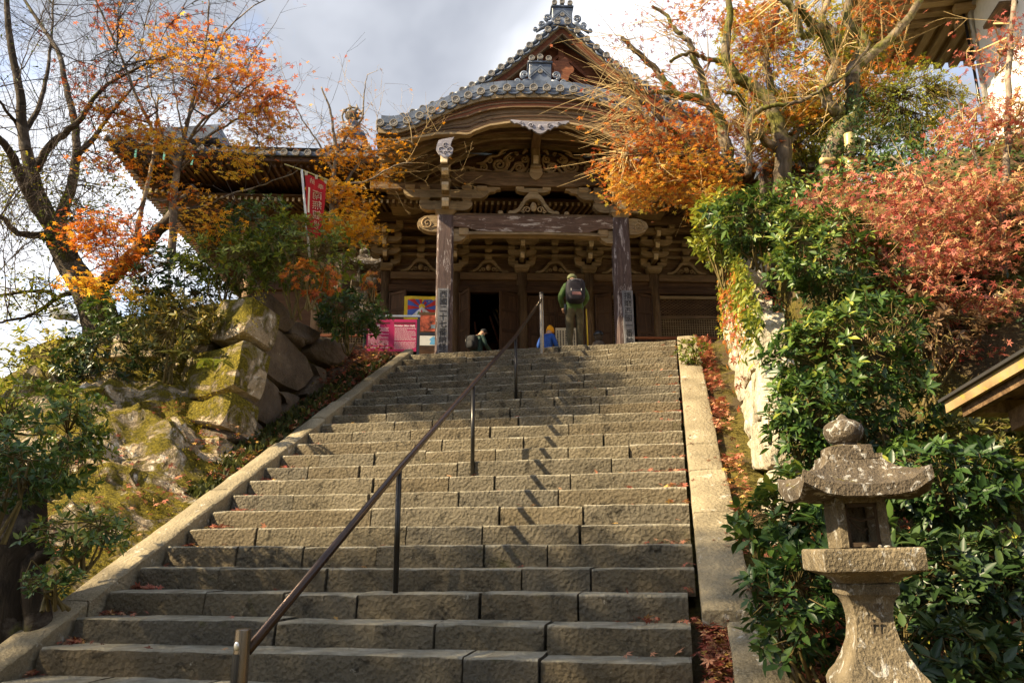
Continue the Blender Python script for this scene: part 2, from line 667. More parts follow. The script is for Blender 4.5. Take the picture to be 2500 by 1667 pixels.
M['l_orange'] = leaf_mat('orange_leaves', [(0, (.28, .05, .014)), (.3, (.55, .14, .018)), (.65, (.74, .33, .025)), (1, (.74, .50, .05))], .5)
M['l_yellow'] = leaf_mat('yellow_orange_leaves', [(0, (.55, .2, .012)), (.5, (.75, .34, .02)), (1, (.78, .5, .04))], .45)
M['l_red'] = leaf_mat('red_leaves', [(0, (.20, .03, .022)), (.25, (.40, .075, .055)), (.5, (.58, .21, .15)), (.7, (.62, .29, .12)), (.86, (.6, .42, .22)), (1, (.26, .27, .06))], .36)
M['l_mix'] = leaf_mat('rust_leaves', [(0, (.24, .045, .016)), (.35, (.5, .12, .03)), (.6, (.62, .24, .035)), (.85, (.66, .36, .05)), (1, (.5, .4, .06))], .4)
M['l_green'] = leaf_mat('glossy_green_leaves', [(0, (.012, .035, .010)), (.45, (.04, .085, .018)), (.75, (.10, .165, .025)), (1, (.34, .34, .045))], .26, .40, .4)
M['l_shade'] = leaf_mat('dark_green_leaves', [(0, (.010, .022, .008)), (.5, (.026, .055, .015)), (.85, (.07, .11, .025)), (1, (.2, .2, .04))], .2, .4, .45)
M['l_yg'] = leaf_mat('yellow_green_leaves', [(0, (.035, .06, .010)), (.4, (.11, .15, .018)), (.75, (.27, .28, .03)), (1, (.50, .40, .045))], .38)
M['l_olive'] = leaf_mat('olive_leaves', [(0, (.022, .03, .010)), (.5, (.07, .08, .018)), (.85, (.19, .17, .03)), (1, (.38, .25, .04))], .3)
M['l_fallen'] = leaf_mat('fallen_leaves', [(0, (.09, .03, .018)), (.3, (.27, .06, .04)), (.55, (.42, .15, .09)), (.8, (.45, .25, .14)), (1, (.5, .3, .07))], .15, .7, .2)
M['l_brown'] = leaf_mat('brown_leaves', [(0, (.06, .03, .015)), (.5, (.15, .085, .04)), (1, (.28, .17, .08))], .25)
M['moss'] = leaf_mat('moss', [(0, (.08, .072, .008)), (.5, (.26, .21, .018)), (1, (.50, .37, .035))], .25, .9, .1)


def ground_mat():
    t = NT('soil', .95, .1)
    v = t.obj((1, 1, 1))
    n = t.noise(v, 1.1, 7, .62, .4)
    c = t.ramp(n, [(.3, (.035, .025, .014)), (.55, (.085, .062, .034)), (.75, (.16, .12, .065))])
    mf = t.ramp(t.noise(v, .9, 7, .65, .5), [(.44, 0), (.54, .95)])
    c = t.mix(mf, c, t.ramp(t.noise(v, 18, 4), [(.3, (.045, .04, .010)), (.7, (.15, .12, .026))]))
    t.color(c)
    t.bump(t.noise(v, 14, 6, .65), .06, 1.0)
    return t.m


M['ground'] = ground_mat()

# ------------------------------------------------------------------ leaves in bulk
def tpl(V, F):
    return np.array(V, float), F


LEAF_E = tpl([(0, 0, 0), (.19, .28, .05), (.17, .62, .045), (0, 1, -.06), (-.17, .62, .045), (-.19, .28, .05)], [(0, 1, 2, 3), (0, 3, 4, 5)])
LEAF_D = tpl([(0, 0, 0), (.24, .45, .04), (0, 1, -.04), (-.24, .45, .04)], [(0, 1, 2, 3)])
_mv, _mf = [(0, 0, 0)], []
for _a, _l in ((-105, .62), (-52, .88), (0, 1.0), (52, .88), (105, .62)):
    _s, _c = math.sin(R(_a)), math.cos(R(_a))
    _b = len(_mv)
    _mv += [(_s * _l * .42 + _c * .13, _c * _l * .42 - _s * .13, .02), (_s * _l, _c * _l, -.07), (_s * _l * .42 - _c * .13, _c * _l * .42 + _s * .13, .02)]
    _mf.append((0, _b, _b + 1, _b + 2))
LEAF_M = tpl(_mv, _mf)


def unit(a):
    a = np.asarray(a, float)
    return a / (np.linalg.norm(a, axis=-1, keepdims=True) + 1e-9)


def leaves(name, P, D, Nn, S, tint, template, mat, parent, kind='stuff', origin=(0, 0, 0)):
    """one mesh of many separate leaves: P base, D pointing direction, Nn rough normal, S length"""
    P = np.asarray(P, float) - np.asarray(origin, float)
    D = unit(D)
    X = unit(np.cross(D, Nn))
    Z = np.cross(X, D)
    T, faces = template
    n, k = len(P), len(T)
    S = np.broadcast_to(np.asarray(S, float), (n,))
    V = P[:, None, :] + S[:, None, None] * (T[None, :, 0, None] * X[:, None, :] + T[None, :, 1, None] * D[:, None, :] + T[None, :, 2, None] * Z[:, None, :])
    V = V.reshape(-1, 3)
    fl = len(faces)
    Fa = np.array(faces, dtype=np.int64)
    idx = (Fa[None, :, :] + (np.arange(n) * k)[:, None, None]).reshape(-1)
    me = bpy.data.meshes.new(name)
    me.vertices.add(n * k)
    me.vertices.foreach_set('co', V.astype(np.float32).ravel())
    nf = n * fl
    me.loops.add(nf * 4)
    me.loops.foreach_set('vertex_index', idx.astype(np.int32))
    me.polygons.add(nf)
    me.polygons.foreach_set('loop_start', (np.arange(nf) * 4).astype(np.int32))
    me.polygons.foreach_set('loop_total', np.full(nf, 4, dtype=np.int32))
    me.update(calc_edges=True)
    at_ = me.attributes.new('tint', 'FLOAT', 'POINT')
    at_.data.foreach_set('value', np.repeat(np.clip(tint, 0, 1), k).astype(np.float32))
    me.materials.append(mat)
    o = bpy.data.objects.new(name, me)
    link(o, parent)
    if kind:
        o['kind'] = kind
    return o


def segs_mesh(name, A, B, ra, rb, mat, parent, n=3, origin=(0, 0, 0)):
    """many thin tapered sticks as one mesh"""
    A = np.asarray(A, float) - np.asarray(origin, float)
    B = np.asarray(B, float) - np.asarray(origin, float)
    T = unit(B - A)
    ref = np.where(np.abs(T[:, 2:3]) < .9, np.array([[0, 0, 1.0]]), np.array([[1.0, 0, 0]]))
    X = unit(np.cross(T, ref))
    Yv = np.cross(T, X)
    m = len(A)
    V = np.zeros((m, 2 * n, 3))
    for k in range(n):
        t = 2 * math.pi * k / n
        d = math.cos(t) * X + math.sin(t) * Yv
        V[:, k] = A + d * np.asarray(ra)[:, None]
        V[:, n + k] = B + d * np.asarray(rb)[:, None]
    F = np.array([(k, (k + 1) % n, n + (k + 1) % n, n + k) for k in range(n)], dtype=np.int64)
    idx = (F[None] + (np.arange(m) * 2 * n)[:, None, None]).reshape(-1)
    me = bpy.data.meshes.new(name)
    me.vertices.add(m * 2 * n)
    me.vertices.foreach_set('co', V.astype(np.float32).ravel())
    nf = m * n
    me.loops.add(nf * 4)
    me.loops.foreach_set('vertex_index', idx.astype(np.int32))
    me.polygons.add(nf)
    me.polygons.foreach_set('loop_start', (np.arange(nf) * 4).astype(np.int32))
    me.polygons.foreach_set('loop_total', np.full(nf, 4, dtype=np.int32))
    me.polygons.foreach_set('use_smooth', np.ones(nf, dtype=bool))
    me.update(calc_edges=True)
    me.materials.append(mat)
    o = bpy.data.objects.new(name, me)
    return link(o, parent)


_fonts = {}


def text(name, body, size, mat, parent, loc, rot=(R(90), 0, 0), mirror=False, weight=0.0, align='CENTER', width=None):
    """lettering as a thin flat mesh"""
    cu = bpy.data.curves.new(name, 'FONT')
    cu.body = body
    cu.size = size
    cu.align_x = align
    cu.align_y = 'CENTER'
    cu.extrude = .002
    cu.offset = weight
    cu.resolution_u = 3
    tmp = bpy.data.objects.new(name + '_tmp', cu)
    COL.objects.link(tmp)
    dg = bpy.context.evaluated_depsgraph_get()
    me = bpy.data.meshes.new_from_object(tmp.evaluated_get(dg))
    bpy.data.objects.remove(tmp)
    if mirror:
        n = len(me.vertices)
        co = np.zeros(n * 3, dtype=np.float32)
        me.vertices.foreach_get('co', co)
        co[0::3] *= -1
        me.vertices.foreach_set('co', co)
        me.flip_normals()
    me.materials.clear()
    me.materials.append(mat)
    me.name = name
    return inst(name, me, parent, loc, rot)
# ================================================================== ground
rng = np.random.RandomState(7)


def ground_h(u, s):
    u, s = np.asarray(u, float), np.asarray(s, float)
    sm = lambda x: np.clip(x, 0, 1) ** 2 * (3 - 2 * np.clip(x, 0, 1))
    zst = np.clip(Z1 + (s - Y1) * SLOPE, 0, ZP)
    mid = np.where(zst > 0.02, np.where(s > Y1 + 23 * RUN + .35, ZP - .012, zst - .38), 0.0)
    a = np.maximum(-6.05 - u, 0)
    foot = zst - .14 - .04 * np.minimum(a, 2.6) - .22 * np.maximum(a - 3.6, 0)
    plat = 5.66 - .30 * np.maximum(a - 7, 0)
    left = foot + (plat - foot) * sm((s - 11.35 - .32 * np.minimum(a, 5)) / .9)
    left -= .28 * np.maximum(a - 8, 0)
    left = np.maximum(left, -32)
    b = np.maximum(u - .80, 0)
    s0 = 7.9 - .25 * np.minimum(b, 6)
    zg = .42 + .0 * b
    top = 6.6 + .10 * np.minimum(b, 8)
    right = zg + (top - zg) * sm((s - s0) / 4.2)
    right = right + .03 * np.clip(s - 12, 0, 40) + .12 * np.maximum(b - 14, 0)
    right = np.minimum(right, 26)
    right = np.where((b < .55) & (s > 8.2), np.minimum(right, 7.0), right)
    h = np.where(u < np.where(s > 10.4, -7.0, -6.05), left, np.where(u > np.where(s > 8.1, 1.62, .95), right, np.where(u < -6.02, np.maximum(zst - .06, 0), mid)))
    # soft shoulder at the stair's right gutter
    g = (u > .35) & (u <= 1.62) & (s < Y1 + 23 * RUN + .5)
    h = np.where(g, np.maximum(mid, zst - .10), h)
    gg = (u > 1.22) & (u <= 1.62) & (s > 8.4) & (s < 17)
    h = np.where(gg, np.minimum(right, 2.3 + .70 * (s - 8)), h)
    far = np.hypot(u + 2, s - 8)
    h = np.where(far > 60, h - .02 * (far - 60), h)
    return np.maximum(h, -40)


def gz(p):
    u, s, _ = to_st(p)
    return float(ground_h(u, s))


def make_ground():
    n = 190
    t = np.linspace(-1, 1, n)
    uu = -1.5 + 15 * t + 1600 * np.sign(t) * np.abs(t) ** 13
    ss = 9 + 15 * t + 1600 * np.sign(t) * np.abs(t) ** 13
    U, S = np.meshgrid(uu, ss)
    Hh = ground_h(U, S)
    P = U[..., None] * RX + S[..., None] * AX
    P[..., 2] = Hh
    nz_ = vnoise(np.stack([U.ravel() * 1.7, S.ravel() * 1.7, Hh.ravel()], 1), 3).reshape(Hh.shape)
    amp = np.where((U > -6.3) & (U < .85), 0.0, .09)
    P[..., 2] += nz_ * amp
    V = P.reshape(-1, 3)
    F = [(j * n + i, j * n + i + 1, (j + 1) * n + i + 1, (j + 1) * n + i) for j in range(n - 1) for i in range(n - 1)]
    o = mobj('ground', V, F, M['ground'], smooth=True)
    setp(o, kind='structure')
    # paving of the court in front of the hall
    c = [st(-6.3, Y1 + 23 * RUN + .45, ZP), st(1.2, Y1 + 23 * RUN + .45, ZP), np.array([9, 24, ZP]), np.array([-12, 24, ZP])]
    o = mobj('court', c, [(0, 1, 2, 3)], M['plaza'])
    setp(o, kind='structure')


make_ground()

# ================================================================== the flight of steps
STN = np.cross(RX, AX * RUN + np.array([0, 0, RISE]))
STN /= np.linalg.norm(STN)


def on_flight(px, py, lift=0.0):
    d = ray(px, py)
    p0 = st(0, Y1, Z1 + lift)
    return to_st(EYE + d * (np.dot(p0 - EYE, STN) / np.dot(d, STN)))


def block(u0, u1, s0, depth, z0, z1, seed, rough=.011, seg=.11):
    """a hewn step stone in stair coordinates"""
    r = np.random.RandomState(seed)
    n = max(4, int((u1 - u0) / seg))
    h, b = z1 - z0, .020 + .016 * r.rand()
    prof = [(0, 0), (-.004, .33 * h), (-.002, .68 * h), (0, h - b), (b * .35, h - b * .3), (b * 1.3, h), (depth * .5, h), (depth, h)]
    V, F = [], []
    m = len(prof)
    tilt = r.normal(0, .004)
    yaw = r.normal(0, .006)
    for i in range(n + 1):
        x = u0 + (u1 - u0) * i / n
        e_ = min(i, n - i)
        for k, (a, c) in enumerate(prof):
            V.append([x, s0 + a + yaw * (i / n - .5), z0 + c + tilt * (i / n - .5) * (c / h)])
            if e_ == 0 and 2 <= k <= 4:
                V[-1][1] += .012
                V[-1][2] -= .006
            if e_ == 0:
                V[-1][0] += (.004 if i == 0 else -.004)
    V = np.array(V)
    q = vnoise(V * 7.0, seed % 17)
    q2 = vnoise(V * 19.0, seed % 13 + 20)
    k = np.tile(np.arange(m), n + 1)
    front = (k <= 4)
    V[front, 1] += rough * (q[front] + .6 * q2[front])
    V[k >= 3, 2] += .007 * q[k >= 3]
    for i in range(n):
        for j in range(m - 1):
            F.append((i * m + j, i * m + m + j, i * m + m + j + 1, i * m + j + 1))
    F += [tuple(range(m)), tuple(n * m + j for j in range(m - 1, -1, -1))]
    return V, F


stair = empty('stone_staircase', (0, 0, 0), -PS, 'wide flight of worn granite steps leading up to the temple hall', 'staircase')
for k in range(-3, 24):
    r = random.Random(k * 31 + 5)
    z1 = Z1 + k * RISE
    s0 = Y1 + k * RUN
    u = XL + (.02 if k < 6 else 0.0) + r.uniform(-.02, .03)
    uend = XR - (.08 if k < 3 else 0) + r.uniform(-.03, .01)
    i = 0
    while u < uend - .05:
        w = r.choice((.62, .8, .95, 1.1, 1.3, 1.55, 1.9)) * r.uniform(.9, 1.1)
        if uend - (u + w) < .45:
            w = uend - u
        dz = r.uniform(-.012, .010)
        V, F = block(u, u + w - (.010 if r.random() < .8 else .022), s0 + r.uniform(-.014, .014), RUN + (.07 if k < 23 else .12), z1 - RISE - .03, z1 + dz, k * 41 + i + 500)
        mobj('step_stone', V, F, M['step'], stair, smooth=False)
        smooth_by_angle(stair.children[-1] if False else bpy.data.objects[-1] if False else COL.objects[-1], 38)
        u += w
        i += 1


def slab(name, u0, u1, sa, sb, lift, thick, mat, parent, seed, rough=.008):
    """a kerb slab that lies on the slope from sa to sb"""
    n = max(4, int((sb - sa) / .16))
    m = 5
    V, F = [], []
    r = np.random.RandomState(seed)
    dz = r.normal(0, .008)
    for i in range(n + 1):
        s = sa + (sb - sa) * i / n
        zt_ = Z1 + (s - Y1) * SLOPE + lift + dz
        for (uu, zz) in ((u0, -thick), (u0, -.02), (u0 + .02, 0), (u0 + (u1 - u0) * .5, .006), (u1 - .02, 0), (u1, -.02), (u1, -thick)):
            V.append((uu, s, zt_ + zz))
    m = 7
    V = np.array(V)
    V[:, 0] += rough * vnoise(V * 5, seed)
    V[:, 2] += rough * vnoise(V * 6 + 9, seed + 1)
    for i in range(n):
        for j in range(m):
            j2 = (j + 1) % m
            F.append((i * m + j, i * m + j2, i * m + m + j2, i * m + m + j))
    F += [tuple(range(m - 1, -1, -1)), tuple(n * m + j for j in range(m))]
    o = mobj(name, V, F, mat, parent)
    return smooth_by_angle(o, 40)


kl = empty('left_kerb', (0, 0, 0), -PS, 'lichened stone kerb sloping down the side of the steps by the mossy wall', 'kerb')
kl.name = 'stone_kerb'
js = [4.2] + [on_flight(*q)[1] for q in ((223, 1477), (554, 1203), (720, 1086), (798, 1025), (864, 986), (909, 935), (950, 903))] + [Y1 + 23 * RUN + .3]
for i in range(len(js) - 1):
    slab('kerb_slab', -6.0 + .02 * i, XL - .02, js[i] + .008, js[i + 1] - .008, .045, .42, M['kerb'], kl, 60 + i)
kr = empty('stone_kerb', (0, 0, 0), -PS, 'sunlit pale stone kerb beside the leaf filled gutter on the steps', 'kerb')
js = [6.82] + [on_flight(*q)[1] for q in ((1694, 1258), (1684, 1154), (1677, 1092), (1663, 946), (1660, 901))] + [Y1 + 23 * RUN + .1]
for i in range(len(js) - 1):
    slab('kerb_slab', XR + .012, XR + .40 + (.03 if i < 2 else 0), js[i] + .008, js[i + 1] - .008, .035, .30, M['kerb'], kr, 90 + i)
slab('kerb_slab', .30, .72, 4.3, 6.78, -.02, .5, M['kerb'], kr, 120)


# ------------------------------------------------------------------ irregular stones from outlines on a plane
def stone_from_outline(name, pts, origin, A, B, Nn, depth, bulge, mat, parent, seed):
    """pts are (a, b) on the plane origin + a*A + b*B; Nn points out of the wall"""
    pts = np.array(pts, float)
    c = pts.mean(0)
    ring = []
    n = len(pts)
    for i in range(n):
        p, q = pts[i], pts[(i + 1) % n]
        for t in (0, .33, .66):
            ring.append(p + (q - p) * t)
    ring = np.array(ring)
    prev, nxt = np.roll(ring, 1, 0), np.roll(ring, -1, 0)
    ring = ring * .72 + (prev + nxt) * .14
    m = len(ring)
    V, F = [], []
    rs = np.random.RandomState(seed)
    for sc, dep in ((.98, -depth), (.99, -.05), (.955, bulge * .35), (.80, bulge * .85), (.5, bulge), (.22, bulge)):
        for p in ring:
            q = c + (p - c) * sc
            V.append(np.concatenate([q, [dep]]))
    V = np.array(V)
    nz1 = vnoise(V * 2.6, seed)
    nz2 = vnoise(V * 7.5, seed + 3)
    inner = np.arange(len(V)) >= 2 * m
    V[inner, 2] += .06 * nz1[inner] * min(1, bulge / .08) + .022 * nz2[inner]
    V[:, 0] += .018 * nz2
    for r_ in range(5):
        for i in range(m):
            j = (i + 1) % m
            F.append((r_ * m + i, r_ * m + j, r_ * m + m + j, r_ * m + m + i))
    F.append(tuple(5 * m + i for i in range(m)))
    W = origin + V[:, 0:1] * A + V[:, 1:2] * B + V[:, 2:3] * Nn
    o = mobj(name, W, F, mat, parent, smooth=True)
    return smooth_by_angle(o, 32)


def plane_coords(px, py, origin, A, B, Nn):
    d = ray(px, py)
    P = EYE + d * (np.dot(origin - EYE, Nn) / np.dot(d, Nn)) - origin
    G = np.array([[A @ A, A @ B], [A @ B, B @ B]])
    return np.linalg.solve(G, np.array([P @ A, P @ B]))


c4 = lambda X, Y: (X / 2.6133, 550 + Y / 2.6133)
wallL = empty('stone_retaining_wall', (0, 0, 0), 0, 'big dark boulders of the mossy retaining wall along the steps', 'stone wall')
O1 = st(-6.6, 10.3, 2.8)
lean = np.array([0, 0, 1.0]) - RX * .12
lean /= np.linalg.norm(lean)
N1 = np.cross(AX, lean)
N1 = N1 if N1 @ RX > 0 else -N1
RIGHT = [
    [(1640, 640), (1760, 660), (1840, 705), (1960, 840), (2010, 960), (1900, 1075), (1700, 965), (1622, 880)],
    [(1612, 895), (1700, 975), (1790, 1060), (1815, 1130), (1725, 1295), (1600, 1215), (1512, 1150), (1560, 990)],
    [(1500, 1165), (1600, 1235), (1685, 1320), (1640, 1385), (1520, 1410), (1430, 1375)],
    [(1700, 410), (1790, 500), (1885, 600), (1830, 690), (1760, 650), (1645, 625)],
    [(1895, 605), (1960, 640), (2035, 695), (1985, 765), (1915, 745), (1840, 690)],
    [(2040, 700), (2120, 740), (2195, 795), (2195, 870), (2105, 915), (1995, 830), (1975, 790)],
    [(2205, 745), (2270, 770), (2345, 815), (2352, 880), (2260, 845), (2205, 800)],
    [(1970, 865), (2075, 925), (2095, 1060), (2010, 1110), (1915, 1085), (2015, 960)],
    [(2090, 925), (2200, 885), (2215, 960), (2150, 1020), (2105, 1050)],
    [(2210, 850), (2270, 860), (2345, 895), (2330, 935), (2225, 960)],
    [(1740, 1060), (1830, 1060), (1905, 1095), (1870, 1180), (1740, 1270), (1725, 1290), (1815, 1130)],
    [(1820, 690), (1925, 750), (1945, 775), (1915, 785), (1850, 740)],
]
for i, poly in enumerate(RIGHT):  # rock on this side is darkened, its shade put into the colour
    pts = [plane_coords(*c4(*q), O1, AX, lean, N1) for q in poly]
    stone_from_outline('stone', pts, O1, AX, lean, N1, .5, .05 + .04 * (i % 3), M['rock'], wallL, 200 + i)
# the face that turns away from the steps, in the sun
PT, PB = st(-6.62, 11.15, 5.72), st(-6.55, 10.25, 2.75)
G = -RX * .95 + AX * .30
G /= np.linalg.norm(G)
E2 = (PT - PB) / np.linalg.norm(PT - PB)
N2 = np.cross(G, E2)
N2 /= np.linalg.norm(N2)
if N2 @ FW > 0:
    N2 = -N2
rf = random.Random(19)
brow = -1.9
while brow < 3.05:
    hgt = rf.uniform(.62, 1.0)
    if brow + hgt > 2.9:
        hgt = 3.08 - brow
    a0_ = 0.0
    while a0_ < 6.2:
        w = rf.uniform(.8, 1.7)
        jj = lambda k=.15: rf.uniform(-k, k)
        pts = [(a0_ + .03 + (0 if a0_ == 0 else jj()), brow + .02 + jj()), (a0_ + w * .5 + jj(), brow + .02 + jj()), (a0_ + w - .02 + jj(), brow + .02 + jj()), (a0_ + w - .015 + jj(), brow + hgt * .5),
               (a0_ + w - .02 + jj(), brow + hgt - .02 + jj()), (a0_ + w * .5 + jj(), brow + hgt - .02 + jj()), (a0_ + .03 + (0 if a0_ == 0 else jj()), brow + hgt - .02 + jj()), (a0_ + .02 + (0 if a0_ == 0 else jj()), brow + hgt * .5)]
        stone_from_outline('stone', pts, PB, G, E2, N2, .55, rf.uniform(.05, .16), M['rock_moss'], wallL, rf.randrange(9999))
        a0_ += w
    brow += hgt


def boulder(name, c, r, mat, parent=None, seed=0, n=14, m=9, amp=.22):
    mb = MB().ball((0, 0, 0), (1, 1, 1), n, m)
    V = np.array(mb.V)
    k = 1 + amp * vnoise(V * 1.5, seed) + .09 * vnoise(V * 4.2, seed + 5)
    V = V * k[:, None] * np.asarray(r, float) + np.asarray(c, float)
    o = mobj(name, V, mb.F, mat, parent, smooth=True)
    return smooth_by_angle(o, 60)


# rough mossy rock of the foot, between the wall and the kerb
nu_, ns_ = 60, 84
uu_ = np.linspace(-9.6, -6.06, nu_)
ss_ = np.linspace(5.4, 11.2, ns_)
UU, SS = np.meshgrid(uu_, ss_)
aa_ = -6.06 - UU
base_ = np.clip(Z1 + (SS - Y1) * SLOPE, 0, ZP) - .16 + .50 * np.minimum(aa_, 1.5) + .26 * np.maximum(aa_ - 1.5, 0)
q0 = np.stack([UU.ravel(), SS.ravel(), base_.ravel()], 1)
rid = 1 - np.abs(vnoise(q0 * 1.5, 41)) * 1.6
blk = np.floor((vnoise(q0 * 1.1, 43) + 1) * 2.6) / 2.6
hh = base_.ravel() + np.minimum(aa_.ravel() * 1.2, 1) * (.24 * rid + .26 * blk - .22 + .06 * vnoise(q0 * 5, 44) + .045 * vnoise(q0 * 11, 45))
Vr = q0[:, 0:1] * RX + q0[:, 1:2] * AX
Vr[:, 2] = hh
Fr = [(j_ * nu_ + i_, j_ * nu_ + i_ + 1, (j_ + 1) * nu_ + i_ + 1, (j_ + 1) * nu_ + i_) for j_ in range(ns_ - 1) for i_ in range(nu_ - 1)]
rock_o = mobj('mossy_rock_face', Vr, Fr, M['rock_face'], wallL, smooth=True)
smooth_by_angle(rock_o, 35)
rk = random.Random(8)
for i in range(7):
    u_, s_ = rk.uniform(-9.2, -6.8), rk.uniform(6.0, 10.2)
    rr = rk.uniform(.14, .32)
    k_ = int(np.argmin((q0[:, 0] - u_) ** 2 + (q0[:, 1] - s_) ** 2))
    boulder('stone', st(u_, s_, hh[k_] - rr * .1), (rr * rk.uniform(1, 1.4), rr, rr * .7), M['rock_moss'], wallL, 300 + i, amp=.38)

# right hand wall beside the gutter
wallR = empty('stone_retaining_wall', (0, 0, 0), 0, 'pale sunlit retaining wall beside the gutter, hung with creepers and moss', 'stone wall')
O3 = st(.72, 8.0, 0)
lean3 = np.array([0, 0, 1.0]) + RX * .075
lean3 /= np.linalg.norm(lean3)
N3 = np.cross(lean3, AX)
N3 = N3 if N3 @ RX < 0 else -N3
r = random.Random(11)
s = 0.15
row = 0
zrow = 1.15
while zrow < 6.8:
    hgt = r.uniform(.55, .85)
    s = -.1 + r.uniform(0, .3)
    while s < 8.6:
        w = r.uniform(.6, 1.25)
        zz = zrow
        ground_here = Z1 + (8.0 + s - Y1) * SLOPE - .25
        if zz + hgt > ground_here and zz + hgt < 3.5 + .62 * s and zz + hgt < 7.2:
            j = lambda: r.uniform(-.07, .07)
            pts = [(s + .02 + j() * .4, zz + .02 + j()), (s + w * .5, zz + .015 + j()), (s + w - .02 + j() * .4, zz + .02 + j()), (s + w - .015, zz + hgt * .5),
                   (s + w - .02 + j() * .5, zz + hgt - .02 + j()), (s + w * .5, zz + hgt - .015 + j()), (s + .02 + j() * .5, zz + hgt - .02 + j()), (s + .015, zz + hgt * .5)]
            stone_from_outline('stone', pts, O3, AX, lean3, N3, .35, .05, M['rock_pale'], wallR, r.randrange(9999))
        s += w
    zrow += hgt
# ================================================================== hand rail
rail = empty('handrail', (0, 0, 0), -PS, 'brown steel handrail on five posts rising up the middle of the steps', 'handrail')
ru = -2.65
RS = [(4.57, 1.09), (7.2, 2.36), (9.95, 3.74), (12.8, 5.16), (15.52, 6.78)]
pts = [(ru + .02, 4.60, 1.00), (ru, 7.2, 2.34), (ru, 9.95, 3.72), (ru, 12.8, 5.14), (ru, 15.50, 6.66)]
MB().tube(pts, .031, 14).build('rail', M['rail'], rail, True)
for i, (s, zt_) in enumerate(RS):
    k = math.floor((s - Y1) / RUN)
    base = Z1 + k * RISE if s < Y1 + 23 * RUN else ZP
    base = max(base, 0) - .05
    if i in (0, 4):
        rad = .048 if i == 0 else .042
        p = MB().lathe([(rad, base), (rad, zt_ + .02), (rad * .97, zt_ + .035), (rad * .8, zt_ + .04)], 20, (ru, s, 0)).build('post', M['steel'], rail, True)
        smooth_by_angle(p, 35)
        if i == 0:
            w = MB()
            for z0_, z1_ in ((base + .1, zt_ - .10),):
                ang = np.linspace(R(150), R(285), 9)
                V = [(ru + (rad + .004) * math.cos(t), s + (rad + .004) * math.sin(t), z) for z in (z0_, z1_) for t in ang]
                w.add(V, [(q, q + 1, 9 + q + 1, 9 + q) for q in range(8)])
            w.build('reflection_strip', M['blackpaint'], p)  # dark strip that paints in a reflection on the steel post
            MB().ball((ru - .01, s - rad, zt_ - .055), (.018, .008, .026), 10, 8).build('weld_patch', flat('bare_metal', (.75, .75, .72), .3, .5, .8), p, True)
        else:
            MB().lathe([(rad + .006, zt_ + .0), (rad + .006, zt_ + .03), (rad * .8, zt_ + .045)], 18, (ru, s, 0)).build('cap', M['post'], p, True)
    else:
        MB().tube([(ru, s, base), (ru, s, zt_ - .02)], .027, 14).build('post', M['post'], rail, True)
# ================================================================== the temple hall (x along the front, y back, z up from the court)
TY = R(3.1)
TX = np.array([math.cos(TY), math.sin(TY), 0])
TN = np.array([-math.sin(TY), math.cos(TY), 0])
TO = np.array([.5701, 19.13, ZP])
hall = empty('temple_hall', TO, TY, 'large old wooden temple hall with curved porch roof and grey tiles above the steps', 'temple')


def tw(x, y, z):
    return TO + TX * x + TN * y + np.array([0, 0, z])


def part(name, parent=None):
    o = bpy.data.objects.new(name, None)
    o.empty_display_size = .1
    return link(o, parent or hall)


XC = .08                                            # the porch roof's middle
_zx = [0, .3, .6, .95, 1.3, 1.6, 1.9, 2.2, 2.5, 2.8, 3.07, 3.37, 3.7, 4.05]
_zz = [7.06, 7.05, 7.04, 7.02, 6.96, 6.88, 6.75, 6.62, 6.46, 6.30, 6.15, 6.02, 5.96, 5.98]
zt = lambda x: float(np.interp(abs(x - XC), _zx, _zz))
_lx = [0, .75, 1.28, 1.67, 1.78, 2.13, 2.6, 2.9, 3.6, 4.05]
_lz = [6.16, 6.14, 6.04, 5.87, 5.78, 5.80, 5.77, 5.69, 5.58, 5.58]
zl = lambda x: float(np.interp(abs(x - XC), _lx, _lz))
xs_ = [XC + t for t in np.linspace(-4.05, 4.05, 82)]
YF = -1.80

# ---- porch roof
pr = part('porch_roof')
MB().strip(xs_, lambda x: zt(x) - .10, lambda x: zt(x) + .02, YF - .02, 3.2).build('roof_deck', M['tile'], pr)
# arcs of equal length along the curve
cx = np.linspace(-3.95, 3.95, 600) + XC
cz = np.array([zt(x) for x in cx])
arc = np.concatenate([[0], np.cumsum(np.hypot(np.diff(cx), np.diff(cz)))])
nt = int(arc[-1] / .325)
tile_row = MB()
tile_row.lathe([(.088, 0), (.088, 4.9)], 10)
tile_row.xf(lambda v: np.array([v[0], v[2], v[1]]))
row_me = tile_row.mesh('tile_row', M['tile'], True)
disc = MB()
disc.lathe([(.0, 0), (.035, 0), (.040, .010), (.052, .010), (.055, 0), (.072, 0), (.076, .018), (.098, .018), (.104, .006), (.104, -.05)], 18)
disc.xf(lambda v: np.array([v[0], -v[2], v[1]]))
disc_me = disc.mesh('eave_tile', M['tile_end'], False)
cres = MB()
P_ = [(.16 * math.sin(t), 0, -.05 - .095 * math.cos(t)) for t in np.linspace(-1.15, 1.15, 9)]
cres.tube(P_, [.012, .026, .032, .034, .034, .034, .032, .026, .012], 6)
cres_me = cres.mesh('pan_tile', M['tile'], True)
